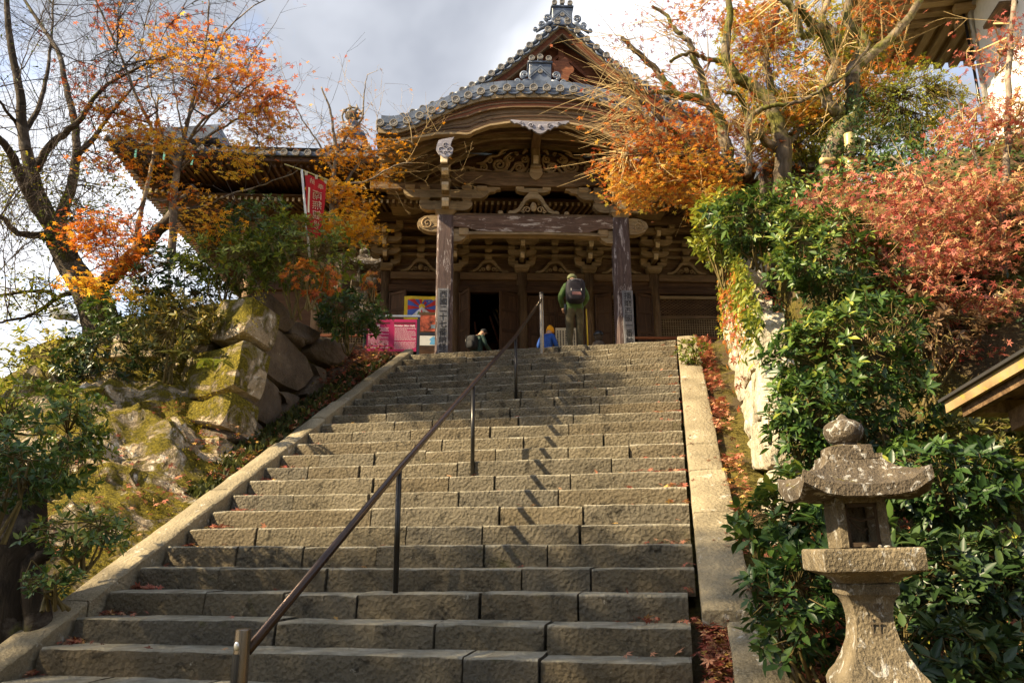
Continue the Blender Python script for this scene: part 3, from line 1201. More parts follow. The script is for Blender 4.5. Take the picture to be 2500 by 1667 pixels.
for i in range(nt + 1):
    a = arc[-1] * i / nt
    x = float(np.interp(a, arc, cx))
    z = zt(x)
    sl_ = math.atan2(zt(x + .05) - zt(x - .05), .1)
    inst('tile_row', row_me, pr, (x, YF - .04, z), (0, -sl_, 0))
    inst('eave_tile', disc_me, pr, (x, YF - .10, z), (0, -sl_, 0))
    if i < nt:
        a2 = arc[-1] * (i + .5) / nt
        x2 = float(np.interp(a2, arc, cx))
        sl2 = math.atan2(zt(x2 + .05) - zt(x2 - .05), .1)
        inst('pan_tile', cres_me, pr, (x2, YF - .06, zt(x2) - .01), (0, -sl2, 0))
        # verge tile over the ends
        xa, xb = float(np.interp(arc[-1] * (i + .02) / nt, arc, cx)), float(np.interp(arc[-1] * (i + .98) / nt, arc, cx))
        q = MB().strip(np.linspace(xa, xb, 4), lambda x: zt(x) + .075, lambda x: zt(x) + .27, YF + .02, YF + .34, None, lambda x: zt(x) + .31)
        q.build('verge_tile', M['tile'], pr)
# ---- gable boards of the porch
gb = part('porch_gable')
nb = 26
for i in range(nb):
    xa = XC - 4.0 + 8.0 * i / nb
    xb = xa + 8.0 / nb - .008
    dy = .012 * math.sin(i * 2.7)
    MB().strip(np.linspace(xa, xb, 3), lambda x: zt(x) - .25, lambda x: zt(x) - .10, YF - .05 + dy, YF + .25).build('roof_board', M['pale_x'], gb)
MB().strip(xs_, lambda x: zl(x) + (zt(x) - .25 - zl(x)) * .66, lambda x: zt(x) - .24, YF + .03, YF + .24).build('upper_gable_board', M['red_x'], gb)
MB().strip(xs_, lambda x: zl(x) + .05, lambda x: zl(x) + (zt(x) - .25 - zl(x)) * .68, YF + .08, YF + .26).build('lower_gable_board', M['wood_x'], gb)
MB().strip(xs_, lambda x: zl(x), lambda x: zl(x) + .055, YF + .055, YF + .24).build('gable_moulding', M['pale_x'], gb)
MB().strip(xs_, lambda x: zl(x) + (zt(x) - .25 - zl(x)) * .62, lambda x: zl(x) + (zt(x) - .25 - zl(x)) * .67, YF + .0, YF + .2).build('gable_moulding', M['wood_x'], gb)
for k_, (f_, m_) in enumerate(((.10, 'dark_x'), (.26, 'dark_x'), (.42, 'wood_x'), (.80, 'wood_x'), (.92, 'dark_x'))):
    MB().strip(xs_, lambda x: zl(x) + (zt(x) - .25 - zl(x)) * f_, lambda x: zl(x) + (zt(x) - .25 - zl(x)) * (f_ + .05), YF + (.06 if f_ < .6 else .012), YF + .2).build('gable_moulding', M[m_], gb)
# ---- curved ceiling under the porch roof
so_ = lambda x: zt(x) - .46
MB().strip(xs_, lambda x: so_(x), lambda x: so_(x) + .06, YF + .2, 2.6).build('curved_ceiling', M['pale_x'], gb)
for i in range(9):
    y = YF + .40 + i * .31
    MB().strip(xs_, lambda x: so_(x) - .13, lambda x: so_(x) + .02, y, y + .11).build('curved_rafter', M['pale_x'] if i % 2 else M['wood_x'], gb)
MB().box((XC - .12, XC + .12), (YF + .25, .6), (so_(XC) - .3, so_(XC) - .1), .015).build('ridge_beam', M['wood_y'], gb)


def scroll(mb, cx_, cz_, r0, turns, a0, sgn, y, rad, n=26, shrink=.2):
    P = []
    for i in range(n):
        t = i / (n - 1)
        r_ = r0 * (1 - (1 - shrink) * t)
        a = a0 + sgn * turns * 2 * math.pi * t
        P.append((cx_ + r_ * math.cos(a), y - .02 * t, cz_ + r_ * math.sin(a)))
    mb.tube(P, np.linspace(rad, rad * .55, n), 6)
    return mb


def lobed(cx_, cz_, w, h, n=30, lob=6, amp=.12):
    out = []
    for i in range(n):
        t = 2 * math.pi * i / n
        k = 1 + amp * math.cos(lob * t)
        out.append((cx_ + w * k * math.cos(t), cz_ + h * k * math.sin(t)))
    return out


# ---- hanging carvings
def gegyo(x, z, w, h, y, name):
    o = part(name)
    half = [(0, -h), (.10 * w, -.93 * h), (.2 * w, -.78 * h), (.26 * w, -.62 * h), (.36 * w, -.66 * h), (.43 * w, -.5 * h), (.5 * w, -.38 * h), (.58 * w, -.42 * h), (.66 * w, -.26 * h),
            (.78 * w, -.16 * h), (.86 * w, -.2 * h), (.92 * w, -.06 * h), (1.0 * w, .02 * h), (.97 * w, .1 * h), (.6 * w, .02 * h), (.3 * w, .0), (0, .0)]
    poly = [(x + a, z + b) for a, b in half] + [(x - a, z + b) for a, b in half[-2:0:-1]]
    MB().prism(poly, y, y + .07).build('carved_board', M['carved_grey'], o)
    mb = MB()
    for sg in (-1, 1):
        scroll(mb, x + sg * .3 * w, z - .35 * h, .13 * h + .02, 1.2, 0 if sg > 0 else math.pi, sg, y - .005, .016)
        scroll(mb, x + sg * .62 * w, z - .18 * h, .09 * h + .015, 1.1, 0 if sg > 0 else math.pi, sg, y - .005, .012)
    mb.ball((x, y - .01, z - .45 * h), (.05, .02, .06), 10, 6)
    mb.build('scrolls', M['carved_grey'], o, True)


gegyo(XC - .02, 6.15, .74, .34, YF - .02, 'gable_pendant')
for sx in (-1, 1):
    x = XC + sx * 2.36
    o = part('side_pendant')
    poly = [(x - .20, 5.46), (x - .22, 5.34), (x - .15, 5.22), (x - .05, 5.13), (x + .08, 5.14), (x + .18, 5.24), (x + .2, 5.36), (x + .13, 5.44), (x + .16, 5.58), (x + .22, 5.68), (x - .05, 5.62), (x - .16, 5.58)]
    if sx > 0:
        poly = [(2 * x - a, b) for a, b in poly][::-1]
    MB().prism(poly, YF + .0, YF + .08).build('carved_board', M['carved_grey'], o)
    mb = MB()
    for dx, dz, rr in ((-.1, 5.32, .075), (.1, 5.32, .07), (0, 5.45, .06), (0, 5.24, .05)):
        scroll(mb, x + dx, dz, rr, 1.1, 1.0, 1, YF - .005, .014, 14)
    mb.build('scrolls', M['carved_grey'], o, True)

# ---- porch pillars with their plaques
for sx in (-1, 1):
    x = 2.31 * sx + .01
    pl = part('porch_pillar')
    mb = MB()
    w, c = .215, .05
    oc = [(-w + c, -w), (w - c, -w), (w, -w + c), (w, w - c), (w - c, w), (-w + c, w), (-w, w - c), (-w, -w + c)]
    mb.prism([(x + a, b) for a, b in oc], .18, 4.32, 'xy')
    mb.build('shaft', M['pillar'], pl)
    MB().box((x - .34, x + .34), (-.34, .34), (0, .2), .03).build('base_stone', M['kerb'], pl)
    px_ = x + (-.02 if sx < 0 else .07)
    pq = MB().box((px_ - .135, px_ + .135), (-.262, -.218), (.3, 2.28), .006).build('plaque', wood_mat('grey_plaque', 'z', (.08, .08, .09), (.17, .17, .185), (.29, .29, .305)), pl)
    ink = flat('ink', (.01, .01, .012), .7)
    body = '西國二十七番納経所' if sx < 0 else '播磨西國一番納経所'
    sp = .198
    for i, ch in enumerate(body):
        text('lettering', ch, .20, ink, pq, (px_, -.266, 2.12 - i * sp), weight=.0)

# ---- porch beams
bm_ = part('porch_beam')
poly = [(-2.10, 4.33), (-2.10, 4.02), (-1.75, 4.0), (-1.45, 3.90), (-1.25, 3.885), (0, 3.90), (1.25, 3.885), (1.45, 3.90), (1.75, 4.0), (2.12, 4.02), (2.12, 4.33)]
MB().prism(poly, -.17, .17).build('rainbow_beam', M['beam'], bm_)
MB().strip(np.linspace(-1.72, 1.74, 30), lambda x: 3.80 + .03 * (1 - (x / 1.75) ** 2), lambda x: 3.885 + .025 * (1 - (x / 1.75) ** 2), -.155, .15).build('beam_moulding', M['pale_x'], bm_)
MB().box((-2.08, 2.1), (-.12, .12), (4.332, 4.42), .01).build('tie_board', M['wood_x'], bm_)
for sx in (-1, 1):
    sc = lambda q: (.01 + sx * q[0], q[1])
    poly = [sc(q) for q in [(2.225, 4.30), (2.42, 4.33), (2.66, 4.34), (2.86, 4.31), (3.0, 4.22), (3.05, 4.1), (3.0, 4.02), (2.9, 3.94), (2.74, 3.88), (2.55, 3.87), (2.38, 3.9), (2.225, 3.95)]]
    o = MB().prism(poly if sx < 0 else poly[::-1], -.13, .13).build('beam_nose', M['pale_x'], bm_)
    mb = MB()
    scroll(mb, .01 + sx * 2.78, 4.10, .16, 1.7, math.pi / 2, -sx, -.135, .02, 34, .1)
    mb.tube([(.01 + sx * a, -.135, b) for a, b in ((2.4, 4.0), (2.6, 4.02), (2.74, 3.95), (2.9, 4.0))], .015, 5)
    mb.build('scrolls', M['carved'], o, True)
    # carved bracket under the beam's end
    poly = [(.01 + sx * a, b) for a, b in [(2.1, 3.98), (1.74, 3.98), (1.72, 3.84), (1.80, 3.72), (1.92, 3.64), (2.1, 3.62)]]
    MB().prism(poly if sx > 0 else poly[::-1], -.1, .1).build('beam_bracket', M['pale_x'], bm_)
    MB().box((min(sx * 1.7, sx * 1.96) + .01, max(sx * 1.7, sx * 1.96) + .01), (-.14, .14), (3.79, 4.0), .012).build('bearing_block', M['carved'], bm_)
poly = [(-2.16, 5.60), (-2.16, 5.30), (-1.3, 5.26), (-1.1, 5.2), (0, 5.22), (1.15, 5.2), (1.35, 5.26), (2.2, 5.30), (2.2, 5.60)]
MB().prism(poly, -.15, .15).build('upper_beam', M['wood_x'], bm_)
MB().box((-4.3, -2.2), (-.1, .1), (5.08, 5.28), .012).build('side_beam', M['wood_x'], bm_)
MB().box((2.24, 4.4), (-.1, .1), (5.08, 5.28), .012).build('side_beam', M['wood_x'], bm_)


def hijiki(L, h):
    """boat shaped bracket arm, half length L, height h, polygon around (0, 0) bottom"""
    right = [(L, h), (L, h * .62), (L - .05, h * .34), (L - .12, h * .12), (L - .22, 0)]
    return [(-a, b) for a, b in right] + [(a, b) for a, b in right[::-1]]


def masu(mb, x, y, z, w, h):
    a, b = w / 2, w * .33
    V = []
    for (r_, zz) in ((b, z), (a * .93, z + h * .38), (a, z + h * .42), (a, z + h)):
        V += [(x - r_, y - r_, zz), (x + r_, y - r_, zz), (x + r_, y + r_, zz), (x - r_, y + r_, zz)]
    F = [(3, 2, 1, 0), (12, 13, 14, 15)]
    for k in range(3):
        for i in range(4):
            j = (i + 1) % 4
            F.append((k * 4 + i, k * 4 + j, k * 4 + 4 + j, k * 4 + 4 + i))
    mb.add(V, F)
    return mb


def kaerumata(parent, x, y, z, w, h, t, mat, flower=True):
    """frog leg strut: half width w, height h"""
    half = [(0, h), (.16 * w, h), (.2 * w, .93 * h), (.34 * w, .78 * h), (.46 * w, .52 * h), (.62 * w, .26 * h), (.8 * w, .13 * h), (.93 * w, .13 * h), (1.0 * w, .06 * h), (1.0 * w, 0), (.72 * w, 0),
            (.56 * w, .1 * h), (.42 * w, .32 * h), (.3 * w, .56 * h), (.16 * w, .68 * h), (0, .70 * h)]
    mb = MB()
    for sg in (-1, 1):
        poly = [(x + sg * a, z + b) for a, b in half]
        mb.prism(poly if sg > 0 else poly[::-1], y - t, y + t)
    o = mb.build('frog_leg_strut', mat, parent)
    if flower:
        m2 = MB()
        m2.ball((x, y - t * .4, z + .34 * h), (.14 * w, .05, .22 * h), 10, 6)
        for sg in (-1, 1):
            scroll(m2, x + sg * .26 * w, z + .2 * h, .16 * h, 1.3, 0 if sg > 0 else math.pi, sg, y - t * .5, .02 * (w / .6), 16)
            scroll(m2, x + sg * .42 * w, z + .1 * h, .09 * h, 1.2, 0 if sg > 0 else math.pi, sg, y - t * .5, .016 * (w / .6), 12)
        m2.build('carved_flower', M['carved'], o, True)
    return o


# ---- bracket sets over the porch pillars
for sx in (-1, 1):
    x = 2.31 * sx + .01
    bs = part('bracket_set')
    masu(MB(), x, 0, 4.32, .56, .28).build('capital', M['pale_x'], bs)
    MB().prism([(x + a, 4.50 + b) for a, b in hijiki(.70, .26)], -.1, .1).build('bracket_arm', M['pale_x'], bs)
    for d in (-.55, .55, -.25, .25):
        if abs(d) > .3:
            masu(MB(), x + d, 0, 4.76, .27, .17).build('bearing_block', M['pale_x'], bs)
    MB().prism([(x + a, 4.86 + b) for a, b in hijiki(1.12, .24)], -.095, .095).build('bracket_arm', M['pale_x'], bs)
    for d in (-.95, -.55, .55, .95):
        masu(MB(), x + d, 0, 5.06, .26, .14).build('bearing_block', M['carved'], bs)
    poly = [(x + sx * -a, b) for a, b in [(.75, 5.19), (1.42, 5.19), (1.45, 5.13), (1.34, 5.12), (1.28, 5.06), (1.16, 5.05), (1.1, 5.0), (.75, 5.0)]]
    MB().prism(poly, -.08, .08).build('arm_tip', M['carved'], bs)
    # arms that come forward, one over the other
    for j, (z0, z1_, yf) in enumerate(((4.40, 4.66, -.46), (4.70, 4.95, -.78), (4.99, 5.20, -1.05))):
        MB().box((x - .10, x + .10), (yf, -.1), (z0 + .05, z1_), .012).build('nose_arm', M['pale_y'], bs)
        MB().prism([(yf, z0 + .05), (yf - .10, z1_ - .10), (yf - .06, z1_), (yf, z1_)], x - .085, x + .085, 'yz').build('arm_tip', M['end'], bs)
        masu(MB(), x, yf + .1, z1_ - .005, .27, .1).build('bearing_block', M['pale_x'], bs)
    MB().box((x - .1, x + .1), (YF + .1, .3), (5.31, 5.55), .012).build('purlin', M['wood_y'], bs)
    MB().box((x - .085, x + .085), (YF + .02, YF + .1), (5.0, 5.30), .012).build('purlin_tip', M['end'], bs)

# ---- frog leg strut and carving between the porch beams
mid = part('porch_carving')
kaerumata(mid, .02, -.02, 4.43, .68, .62, .1, M['pale_x'])
MB().prism([(.02 + a, 5.05 + b) for a, b in hijiki(.46, .12)], -.1, .1).build('bracket_arm', M['pale_x'], mid)
for d in (-.36, 0, .36):
    masu(MB(), .02 + d, 0, 5.03 if d == 0 else 5.09, .22, .12).build('bearing_block', M['carved'], mid)
for sg in (-1, 1):
    MB().ball((.02 + sg * .88, -.06, 4.46), (.08, .06, .07), 10, 6).build('carved_knob', M['carved'], mid, True)
lim = lambda x: min(so_(x) - .14, 5.62 + .74 * max(0.02, 1 - ((x - .1) / 2.3) ** 2) ** .6)
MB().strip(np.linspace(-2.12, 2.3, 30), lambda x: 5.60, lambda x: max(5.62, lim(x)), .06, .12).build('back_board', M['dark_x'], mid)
cv = MB()
rr_ = random.Random(4)
for sg in (-1, 1):
    X = lambda a: .1 + sg * a
    for (a, z, r0, turns, a0, rad) in [(.98, 5.87, .21, 2.0, 2.4, .05), (.45, 5.80, .15, 1.8, .6, .042), (.30, 6.06, .11, 1.5, 2.0, .035), (1.42, 5.78, .12, 1.6, .8, .035), (1.72, 5.72, .08, 1.4, 2.0, .03),
                                       (.70, 6.08, .10, 1.3, 3.0, .032), (1.25, 6.0, .085, 1.4, 1.0, .028), (.52, 6.22, .06, 1.2, .5, .026), (1.93, 5.69, .05, 1.3, .5, .024), (.2, 5.7, .07, 1.3, 1.5, .026)]:
        scroll(cv, X(a), z, r0, turns, a0 if sg > 0 else math.pi - a0, sg, -.01 + rr_.uniform(-.02, .02), rad, 26, .12)
    for pth in ([(2.1, 5.66), (1.9, 5.78), (1.6, 5.72), (1.3, 5.7), (1.05, 5.64)], [(1.6, 5.9), (1.4, 5.94), (1.22, 6.12), (1.05, 6.14), (.8, 6.26)], [(1.2, 5.66), (.9, 5.7), (.7, 5.68), (.5, 5.95), (.3, 5.96)],
                [(.8, 5.72), (.72, 5.95), (.85, 6.05), (.72, 6.2), (.62, 6.24)], [(.62, 5.66), (.4, 5.66), (.25, 5.8), (.16, 6.1)], [(1.0, 6.18), (.9, 6.3), (.74, 6.34)], [(.35, 6.2), (.28, 6.32), (.2, 6.3)]):
        pp = catmull([(X(a), -.02, b) for a, b in pth], 5)
        cv.tube(pp, np.interp(np.linspace(0, 1, len(pp)), [0, .4, 1], [.025, .05, .012]), 6)
cv.build('scroll_carving', M['carved'], mid, True)
MB().box((-.03, .21), (-.18, .02), (5.80, 6.62), .02).build('king_post', M['pale_z'], mid)
MB().box((.02, .16), (-.26, -.18), (5.82, 6.06), .012).build('post_tip', M['end'], mid)
MB().box((-.06, .24), (-.26, .04), (5.70, 5.80), .02).build('bearing_block', M['pale_x'], mid)
MB().prism([(-.06, 5.72), (-.09, 5.55), (-.02, 5.42), (.08, 5.36), (.19, 5.42), (.27, 5.55), (.24, 5.72)], -.20, -.152).build('carved_pendant', M['carved'], mid)

# ---- eaves of the hall: two rows of rafters
ev = part('hall_eave')
SL = .26
raf = MB().box((-.032, .032), (0, 2.6), (-.055, .055), .0)
raf.xf(lambda v: np.array([v[0], v[1], v[2] + v[1] * SL]))
raf_me = raf.mesh('rafter', M['wood_y'])
tip = MB().box((-.031, .031), (-.006, .001), (-.052, .052))
tip_me = tip.mesh('rafter_end', M['end'])
x = -10.6
i = 0
while x < 8.2:
    lift = .30 * max(0, (abs(x) - 7) / 4.2) ** 2
    o = inst('rafter', raf_me, ev, (x, 1.40, 5.42 + lift))
    inst('rafter_end', tip_me, o, (0, 0, 0))
    x += .165
    i += 1
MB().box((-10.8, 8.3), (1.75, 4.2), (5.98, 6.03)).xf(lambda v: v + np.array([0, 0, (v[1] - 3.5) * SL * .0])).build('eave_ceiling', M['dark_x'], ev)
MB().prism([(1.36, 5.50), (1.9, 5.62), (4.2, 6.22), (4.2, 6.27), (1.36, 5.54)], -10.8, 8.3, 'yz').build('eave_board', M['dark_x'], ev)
MB().box((-10.6, 8.2), (2.95, 3.15), (5.50, 5.80), .02).build('eave_purlin', M['wood_x'], ev)
MB().box((-10.8, 8.3), (1.42, 1.60), (5.49, 5.60), .01).build('eave_batten', M['wood_x'], ev)
# flying rafters left and right of the porch
fly = MB().box((-.034, .034), (0, 1.7), (-.05, .05))
fly.xf(lambda v: np.array([v[0], v[1], v[2] + v[1] * .05]))
fly_me = fly.mesh('flying_rafter', M['dark_y'])
ez = lambda x: 5.80 + .36 * max(0, (abs(x) - 6.6) / 4.5) ** 2
for sx in (-1, 1):
    x = 3.9
    while x < (11.1 if sx < 0 else 8.4):
        o = inst('flying_rafter', fly_me, ev, (sx * x, .10, ez(x)))
        x += .175
for sx, xe in ((-1, 11.2), (1, 8.4)):
    X_ = np.linspace(3.6, xe, 24) * sx
    X_ = sorted(X_)
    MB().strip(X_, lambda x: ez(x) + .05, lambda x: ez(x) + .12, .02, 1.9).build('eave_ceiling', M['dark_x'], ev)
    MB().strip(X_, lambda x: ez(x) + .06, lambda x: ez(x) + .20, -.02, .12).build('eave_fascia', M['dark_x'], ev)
    MB().strip(X_, lambda x: ez(x) + .20, lambda x: ez(x) + .31, -.10, .5, None, lambda x: ez(x) + .5).build('eave_tiles', M['tile'], ev)
    x = 3.8
    while x < xe:
        inst('eave_tile', disc_me, ev, (sx * x, -.14, ez(x) + .27), (0, 0, 0), (.9, .9, .9))
        x += .31
# the side eave that runs back from the corner
MB().prism([(-11.2, 5.98), (-11.15, 6.32), (-8.4, 6.6), (-8.4, 6.2)], 0, 15).xf(lambda v: np.array([v[0], v[1], v[2] + .33 * max(0, 1 - v[1] / 4.0) ** 2])).build('side_eave', M['tile'], ev)
srf = MB().box((0, 2.7), (-.032, .032), (-.05, .05))
srf.xf(lambda v: np.array([v[0], v[1], v[2] + v[0] * .12]))
srf_me = srf.mesh('side_rafter', M['dark_x'])
y = .3
while y < 13:
    inst('side_rafter', srf_me, ev, (-11.15, y, 5.90 + .33 * max(0, 1 - y / 4.0) ** 2))
    y += .17
MB().tube([(-11.28, -.10, 6.42), (-10.2, .9, 6.15), (-8.6, 2.6, 6.25)], [.09, .11, .12], 6).build('hip_rafter', M['wood_x'], ev)
tealm = flat('copper_green', (.10, .36, .28), .6)
for px_, py_ in ((331, 375), (400.6, 383), (469, 391)):
    d = ray(px_, py_)
    p0 = tw(0, -.16, 0)
    P = EYE + d * (np.dot(p0 - EYE, TN) / np.dot(d, TN)) - TO
    MB().box((P @ TX - .025, P @ TX + .025), (-.17, -.14), (P[2] - .14, P[2] + .14)).build('gutter_bracket', tealm, ev)

# ---- main roof: slopes to a gable that faces the court
mr = part('main_roof')
GX, GZ, GY = 1.42, 13.3, 4.0


def gcurve(x):
    a = abs(x - GX)
    return GZ - float(np.interp(a, [0, .8, 1.8, 2.75, 4, 5.5], [0, .80, 1.76, 2.50, 3.3, 4.0]))


gx = [GX + t for t in np.linspace(-5.5, 5.5, 45)]
MB().strip(gx, lambda x: gcurve(x) - .05, lambda x: gcurve(x) + .10, GY - .25, 14).build('upper_roof', M['tile'], mr)
V = [(-11.2, -.05, 6.30), (8.4, -.05, 6.1), (7.0, 4.0, 7.7), (-4.1, 4.0, 7.7), (-11.2, 15, 6.30), (-4.1, 13, 7.7), (8.4, 15, 6.1), (7.0, 13, 7.7)]
MB().add(V, [(0, 1, 2, 3), (4, 0, 3, 5), (1, 6, 7, 2)]).build('lower_roof', M['tile'], mr)
arcg = np.linspace(.18, 5.3, 17)
for sg in (-1, 1):
    for a in arcg:
        x = GX + sg * a
        ang = math.atan2(gcurve(x + .03) - gcurve(x - .03), .06)
        inst('verge_end_tile', disc_me, mr, (x, GY - .36, gcurve(x) + .08), (0, -ang, 0), (1.1, 1.1, 1.1))
        # a half round tile lies between this end and the next
        q = MB().tube([(0, 0, 0), (.30, 0, 0)], .085, 8)
        inst('verge_tile', q.mesh('verge_tile', M['tile'], True), mr, (x, GY - .25, gcurve(x) + .10), (0, -ang if sg > 0 else math.pi - ang, 0))
        c2_ = inst('pan_tile', cres_me, mr, (x + sg * .14, GY - .31, gcurve(x + sg * .14) + .07), (0, -ang, 0))
gl = [GX + t for t in np.linspace(-5.3, 5.3, 45)]
MB().strip(gl, lambda x: gcurve(x) - .42, lambda x: gcurve(x) - .06, GY - .14, GY + .06).build('gable_board', M['red_x'], mr)
MB().strip(gl, lambda x: gcurve(x) - .16, lambda x: gcurve(x) - .05, GY - .22, GY).build('gable_batten', M['pale_x'], mr)
MB().strip(gl, lambda x: gcurve(x) - .46, lambda x: gcurve(x) - .40, GY - .17, GY).build('gable_moulding', M['wood_x'], mr)
MB().add([(GX - 5, GY + .5, 9.0), (GX + 5, GY + .5, 9.0), (GX, GY + .5, 13.05), (GX - 5, GY + .5, 7.4), (GX + 5, GY + .5, 7.4)], [(0, 1, 2), (3, 4, 1, 0)]).build('gable_wall', M['red_x'], mr)
for k_ in range(4):
    MB().strip([GX + t for t in np.linspace(-3.2 + .7 * k_, 3.2 - .7 * k_, 21)], lambda x: gcurve(x) - .95 - .55 * k_, lambda x: gcurve(x) - .82 - .55 * k_, GY + .3, GY + .5).build('gable_rafter', M['red_x'], mr)
MB().box((GX - .1, GX + .1), (GY + .28, GY + .48), (9.5, 12.6), .02).build('king_post', M['red_x'], mr)
pend = lobed(GX, 11.55, .34, .42, 24, 5, .16)
MB().prism(pend[::-1], GY - .06, GY + .02).build('gable_pendant', M['red_x'], mr)


def ridge_end(parent, x, y, z, s, discs=3):
    """ornamental ridge end tile: block with a chevron, round tile ends and scrolled wings"""
    o = part('ridge_end_ornament', parent)
    MB().box((x - .36 * s, x + .36 * s), (y, y + .5 * s), (z, z + .72 * s), .015 * s).build('block', M['tile'], o)
    MB().box((x - .41 * s, x + .41 * s), (y - .05 * s, y + .5 * s), (z + .72 * s, z + .79 * s), .01 * s).build('cap', M['tile'], o)
    for sg in (-1, 1):
        for off in (0, .09):
            poly = [(x, z + (.66 - off) * s), (x + sg * (.34) * s, z + (.32 - off) * s), (x + sg * .34 * s, z + (.26 - off) * s), (x, z + (.60 - off) * s)]
            MB().prism(poly if sg > 0 else poly[::-1], y - .03 * s, y - .002).build('chevron', M['tile'], o)
        mb = MB()
        scroll(mb, x + sg * .52 * s, z + .28 * s, .14 * s, 1.8, -math.pi / 2, sg, y + .02, .05 * s, 24, .15)
        scroll(mb, x + sg * .74 * s, z + .02 * s, .11 * s, 1.6, -math.pi / 2, sg, y + .02, .045 * s, 20, .15)
        scroll(mb, x + sg * .98 * s, z - .20 * s, .08 * s, 1.5, -math.pi / 2, sg, y + .02, .035 * s, 18, .15)
        mb.tube([(x + sg * a * s, y + .04, z + b * s) for a, b in ((.36, .1), (.5, .06), (.62, -.06), (.8, -.16), (.95, -.3))], [.06 * s, .09 * s, .08 * s, .07 * s, .04 * s], 6)
        mb.build('wing', M['tile'], o, True)
    for k_ in (-1, 0, 1):
        inst('round_tile', disc_me, o, (x + k_ * .28 * s, y - .08 * s, z + (.87 + (.05 if k_ == 0 else 0)) * s), (0, 0, 0), (s * .95,) * 3)
        inst('round_tile_row', MB().tube([(0, 0, 0), (0, .6 * s, 0)], .085 * s, 8).mesh('round_tile_row', M['tile'], True), o, (x + k_ * .28 * s, y - .05 * s, z + (.87 + (.05 if k_ == 0 else 0)) * s))
    for dx, dz in ((0, .40), (-.15, .22), (.15, .22))[:discs]:
        inst('crest', disc_me, o, (x + dx * s, y - .035 * s, z + dz * s), (0, 0, 0), (.72 * s,) * 3)
    return o


ridge_end(mr, GX, GY - .35, GZ - .22, .95)
MB().box((GX - .3, GX + .3), (GY + .1, 13), (GZ - .1, GZ + .42), .03).build('ridge', M['tile'], mr)
ridge_end(pr, XC + .04, YF + .25, 7.42, .78, 1)
MB().box((XC - .2, XC + .26), (YF + .6, 3.2), (7.1, 7.85), .03).build('ridge', M['tile'], pr)

# flame jewel on the corner of the roof
fin = part('roof_finial')
P = None
d = ray(859, 305)
p0 = tw(0, 2.0, 0)
P = EYE + d * (np.dot(p0 - EYE, TN) / np.dot(d, TN)) - TO
fx, fz = float(P @ TX), float(P[2])
MB().lathe([(.5, -.55), (.42, -.3), (.25, -.15), (.2, -.05), (.27, 0), (.2, .06), (.1, .1)], 16, (fx, 2.0, fz)).build('pedestal', M['tile'], fin, True)
MB().lathe([(.04, .1), (.16, .16), (.22, .26), (.2, .36), (.1, .45), (.02, .5)], 14, (fx, 2.0, fz)).build('jewel', M['rock'], fin, True)
fm = MB()
for k_ in range(7):
    a = R(-60 + 40 * k_)
    fm.tube([(fx + .2 * math.sin(a), 2.0, fz + .28 + .2 * math.cos(a)), (fx + .30 * math.sin(a + .15), 2.0, fz + .3 + .3 * math.cos(a + .15)), (fx + .36 * math.sin(a - .05), 2.0, fz + .32 + .40 * math.cos(a - .05))], [.05, .045, .01], 6)
fm.tube([(fx + .3 * math.sin(t), 2.0, fz + .28 + .3 * math.cos(t)) for t in np.linspace(-2.4, 2.4, 18)], .03, 6)
fm.build('flames', M['bark'], fin, True)
MB().lathe([(.75, -1.0), (.6, -.75), (.42, -.6), (.4, -.5)], 8, (fx, 2.0, fz)).build('hip_end_tile', M['tile'], fin)

# ---- hall front wall
hw = part('hall_wall')
YW = 3.8
cols = [-8.4, -6.3, -4.25, -2.12, -.05, 2.05, 4.1, 6.2, 8.2]
for x in cols:
    c_ = MB().lathe([(.165, -.1), (.165, 4.16)], 14, (x, YW, 0)).build('column', M['wood_z'], hw, True)
MB().box((-8.6, 8.4), (YW - .12, YW + .12), (3.50, 3.74), .02).build('lintel', M['dark_x'], hw)
for a, b in zip(cols[:-1], cols[1:]):
    MB().box((a + .14, b - .14), (YW - .10, YW + .10), (3.92, 4.16), .02).build('head_beam', M['wood_x'], hw)
    MB().box((a + .14, b - .14), (YW + .0, YW + .06), (3.74, 3.92)).build('frieze_board', M['dark_x'], hw)
MB().box((-8.6, 8.4), (YW + .10, YW + .16), (4.1, 6.2)).build('upper_wall', M['wood_x'], hw)
for z in (4.70, 4.97, 5.24):
    MB().box((-8.6, 8.4), (YW - .04, YW + .10), (z, z + .10), .008).build('wall_tie', M['pale_x'], hw)
bsx = part('wall_bracket_set')
for a, b in zip(cols[:-1], cols[1:]):
    c_ = (a + b) / 2
    kaerumata(bsx, c_, YW - .03, 4.17, .62, .44, .06, M['pale_x'])
    for z in (4.58, 4.81, 5.08):
        masu(MB(), c_, YW - .05, z, .24, .15).build('bearing_block', M['pale_x'], bsx)
    for dx in (-.72, .72):
        for z in (4.52, 4.81, 5.08):
            masu(MB(), c_ + dx, YW - .05, z, .22, .15).build('bearing_block', M['pale_x'], bsx)
        poly = [(c_ + dx * 1.28, 4.36), (c_ + dx * 1.1, 4.36), (c_ + dx * .88, 4.44), (c_ + dx * .86, 4.54), (c_ + dx * 1.28, 4.54)]
        MB().prism(poly if dx < 0 else poly[::-1], YW - .13, YW + .03).build('bracket_arm', M['pale_x'], bsx)
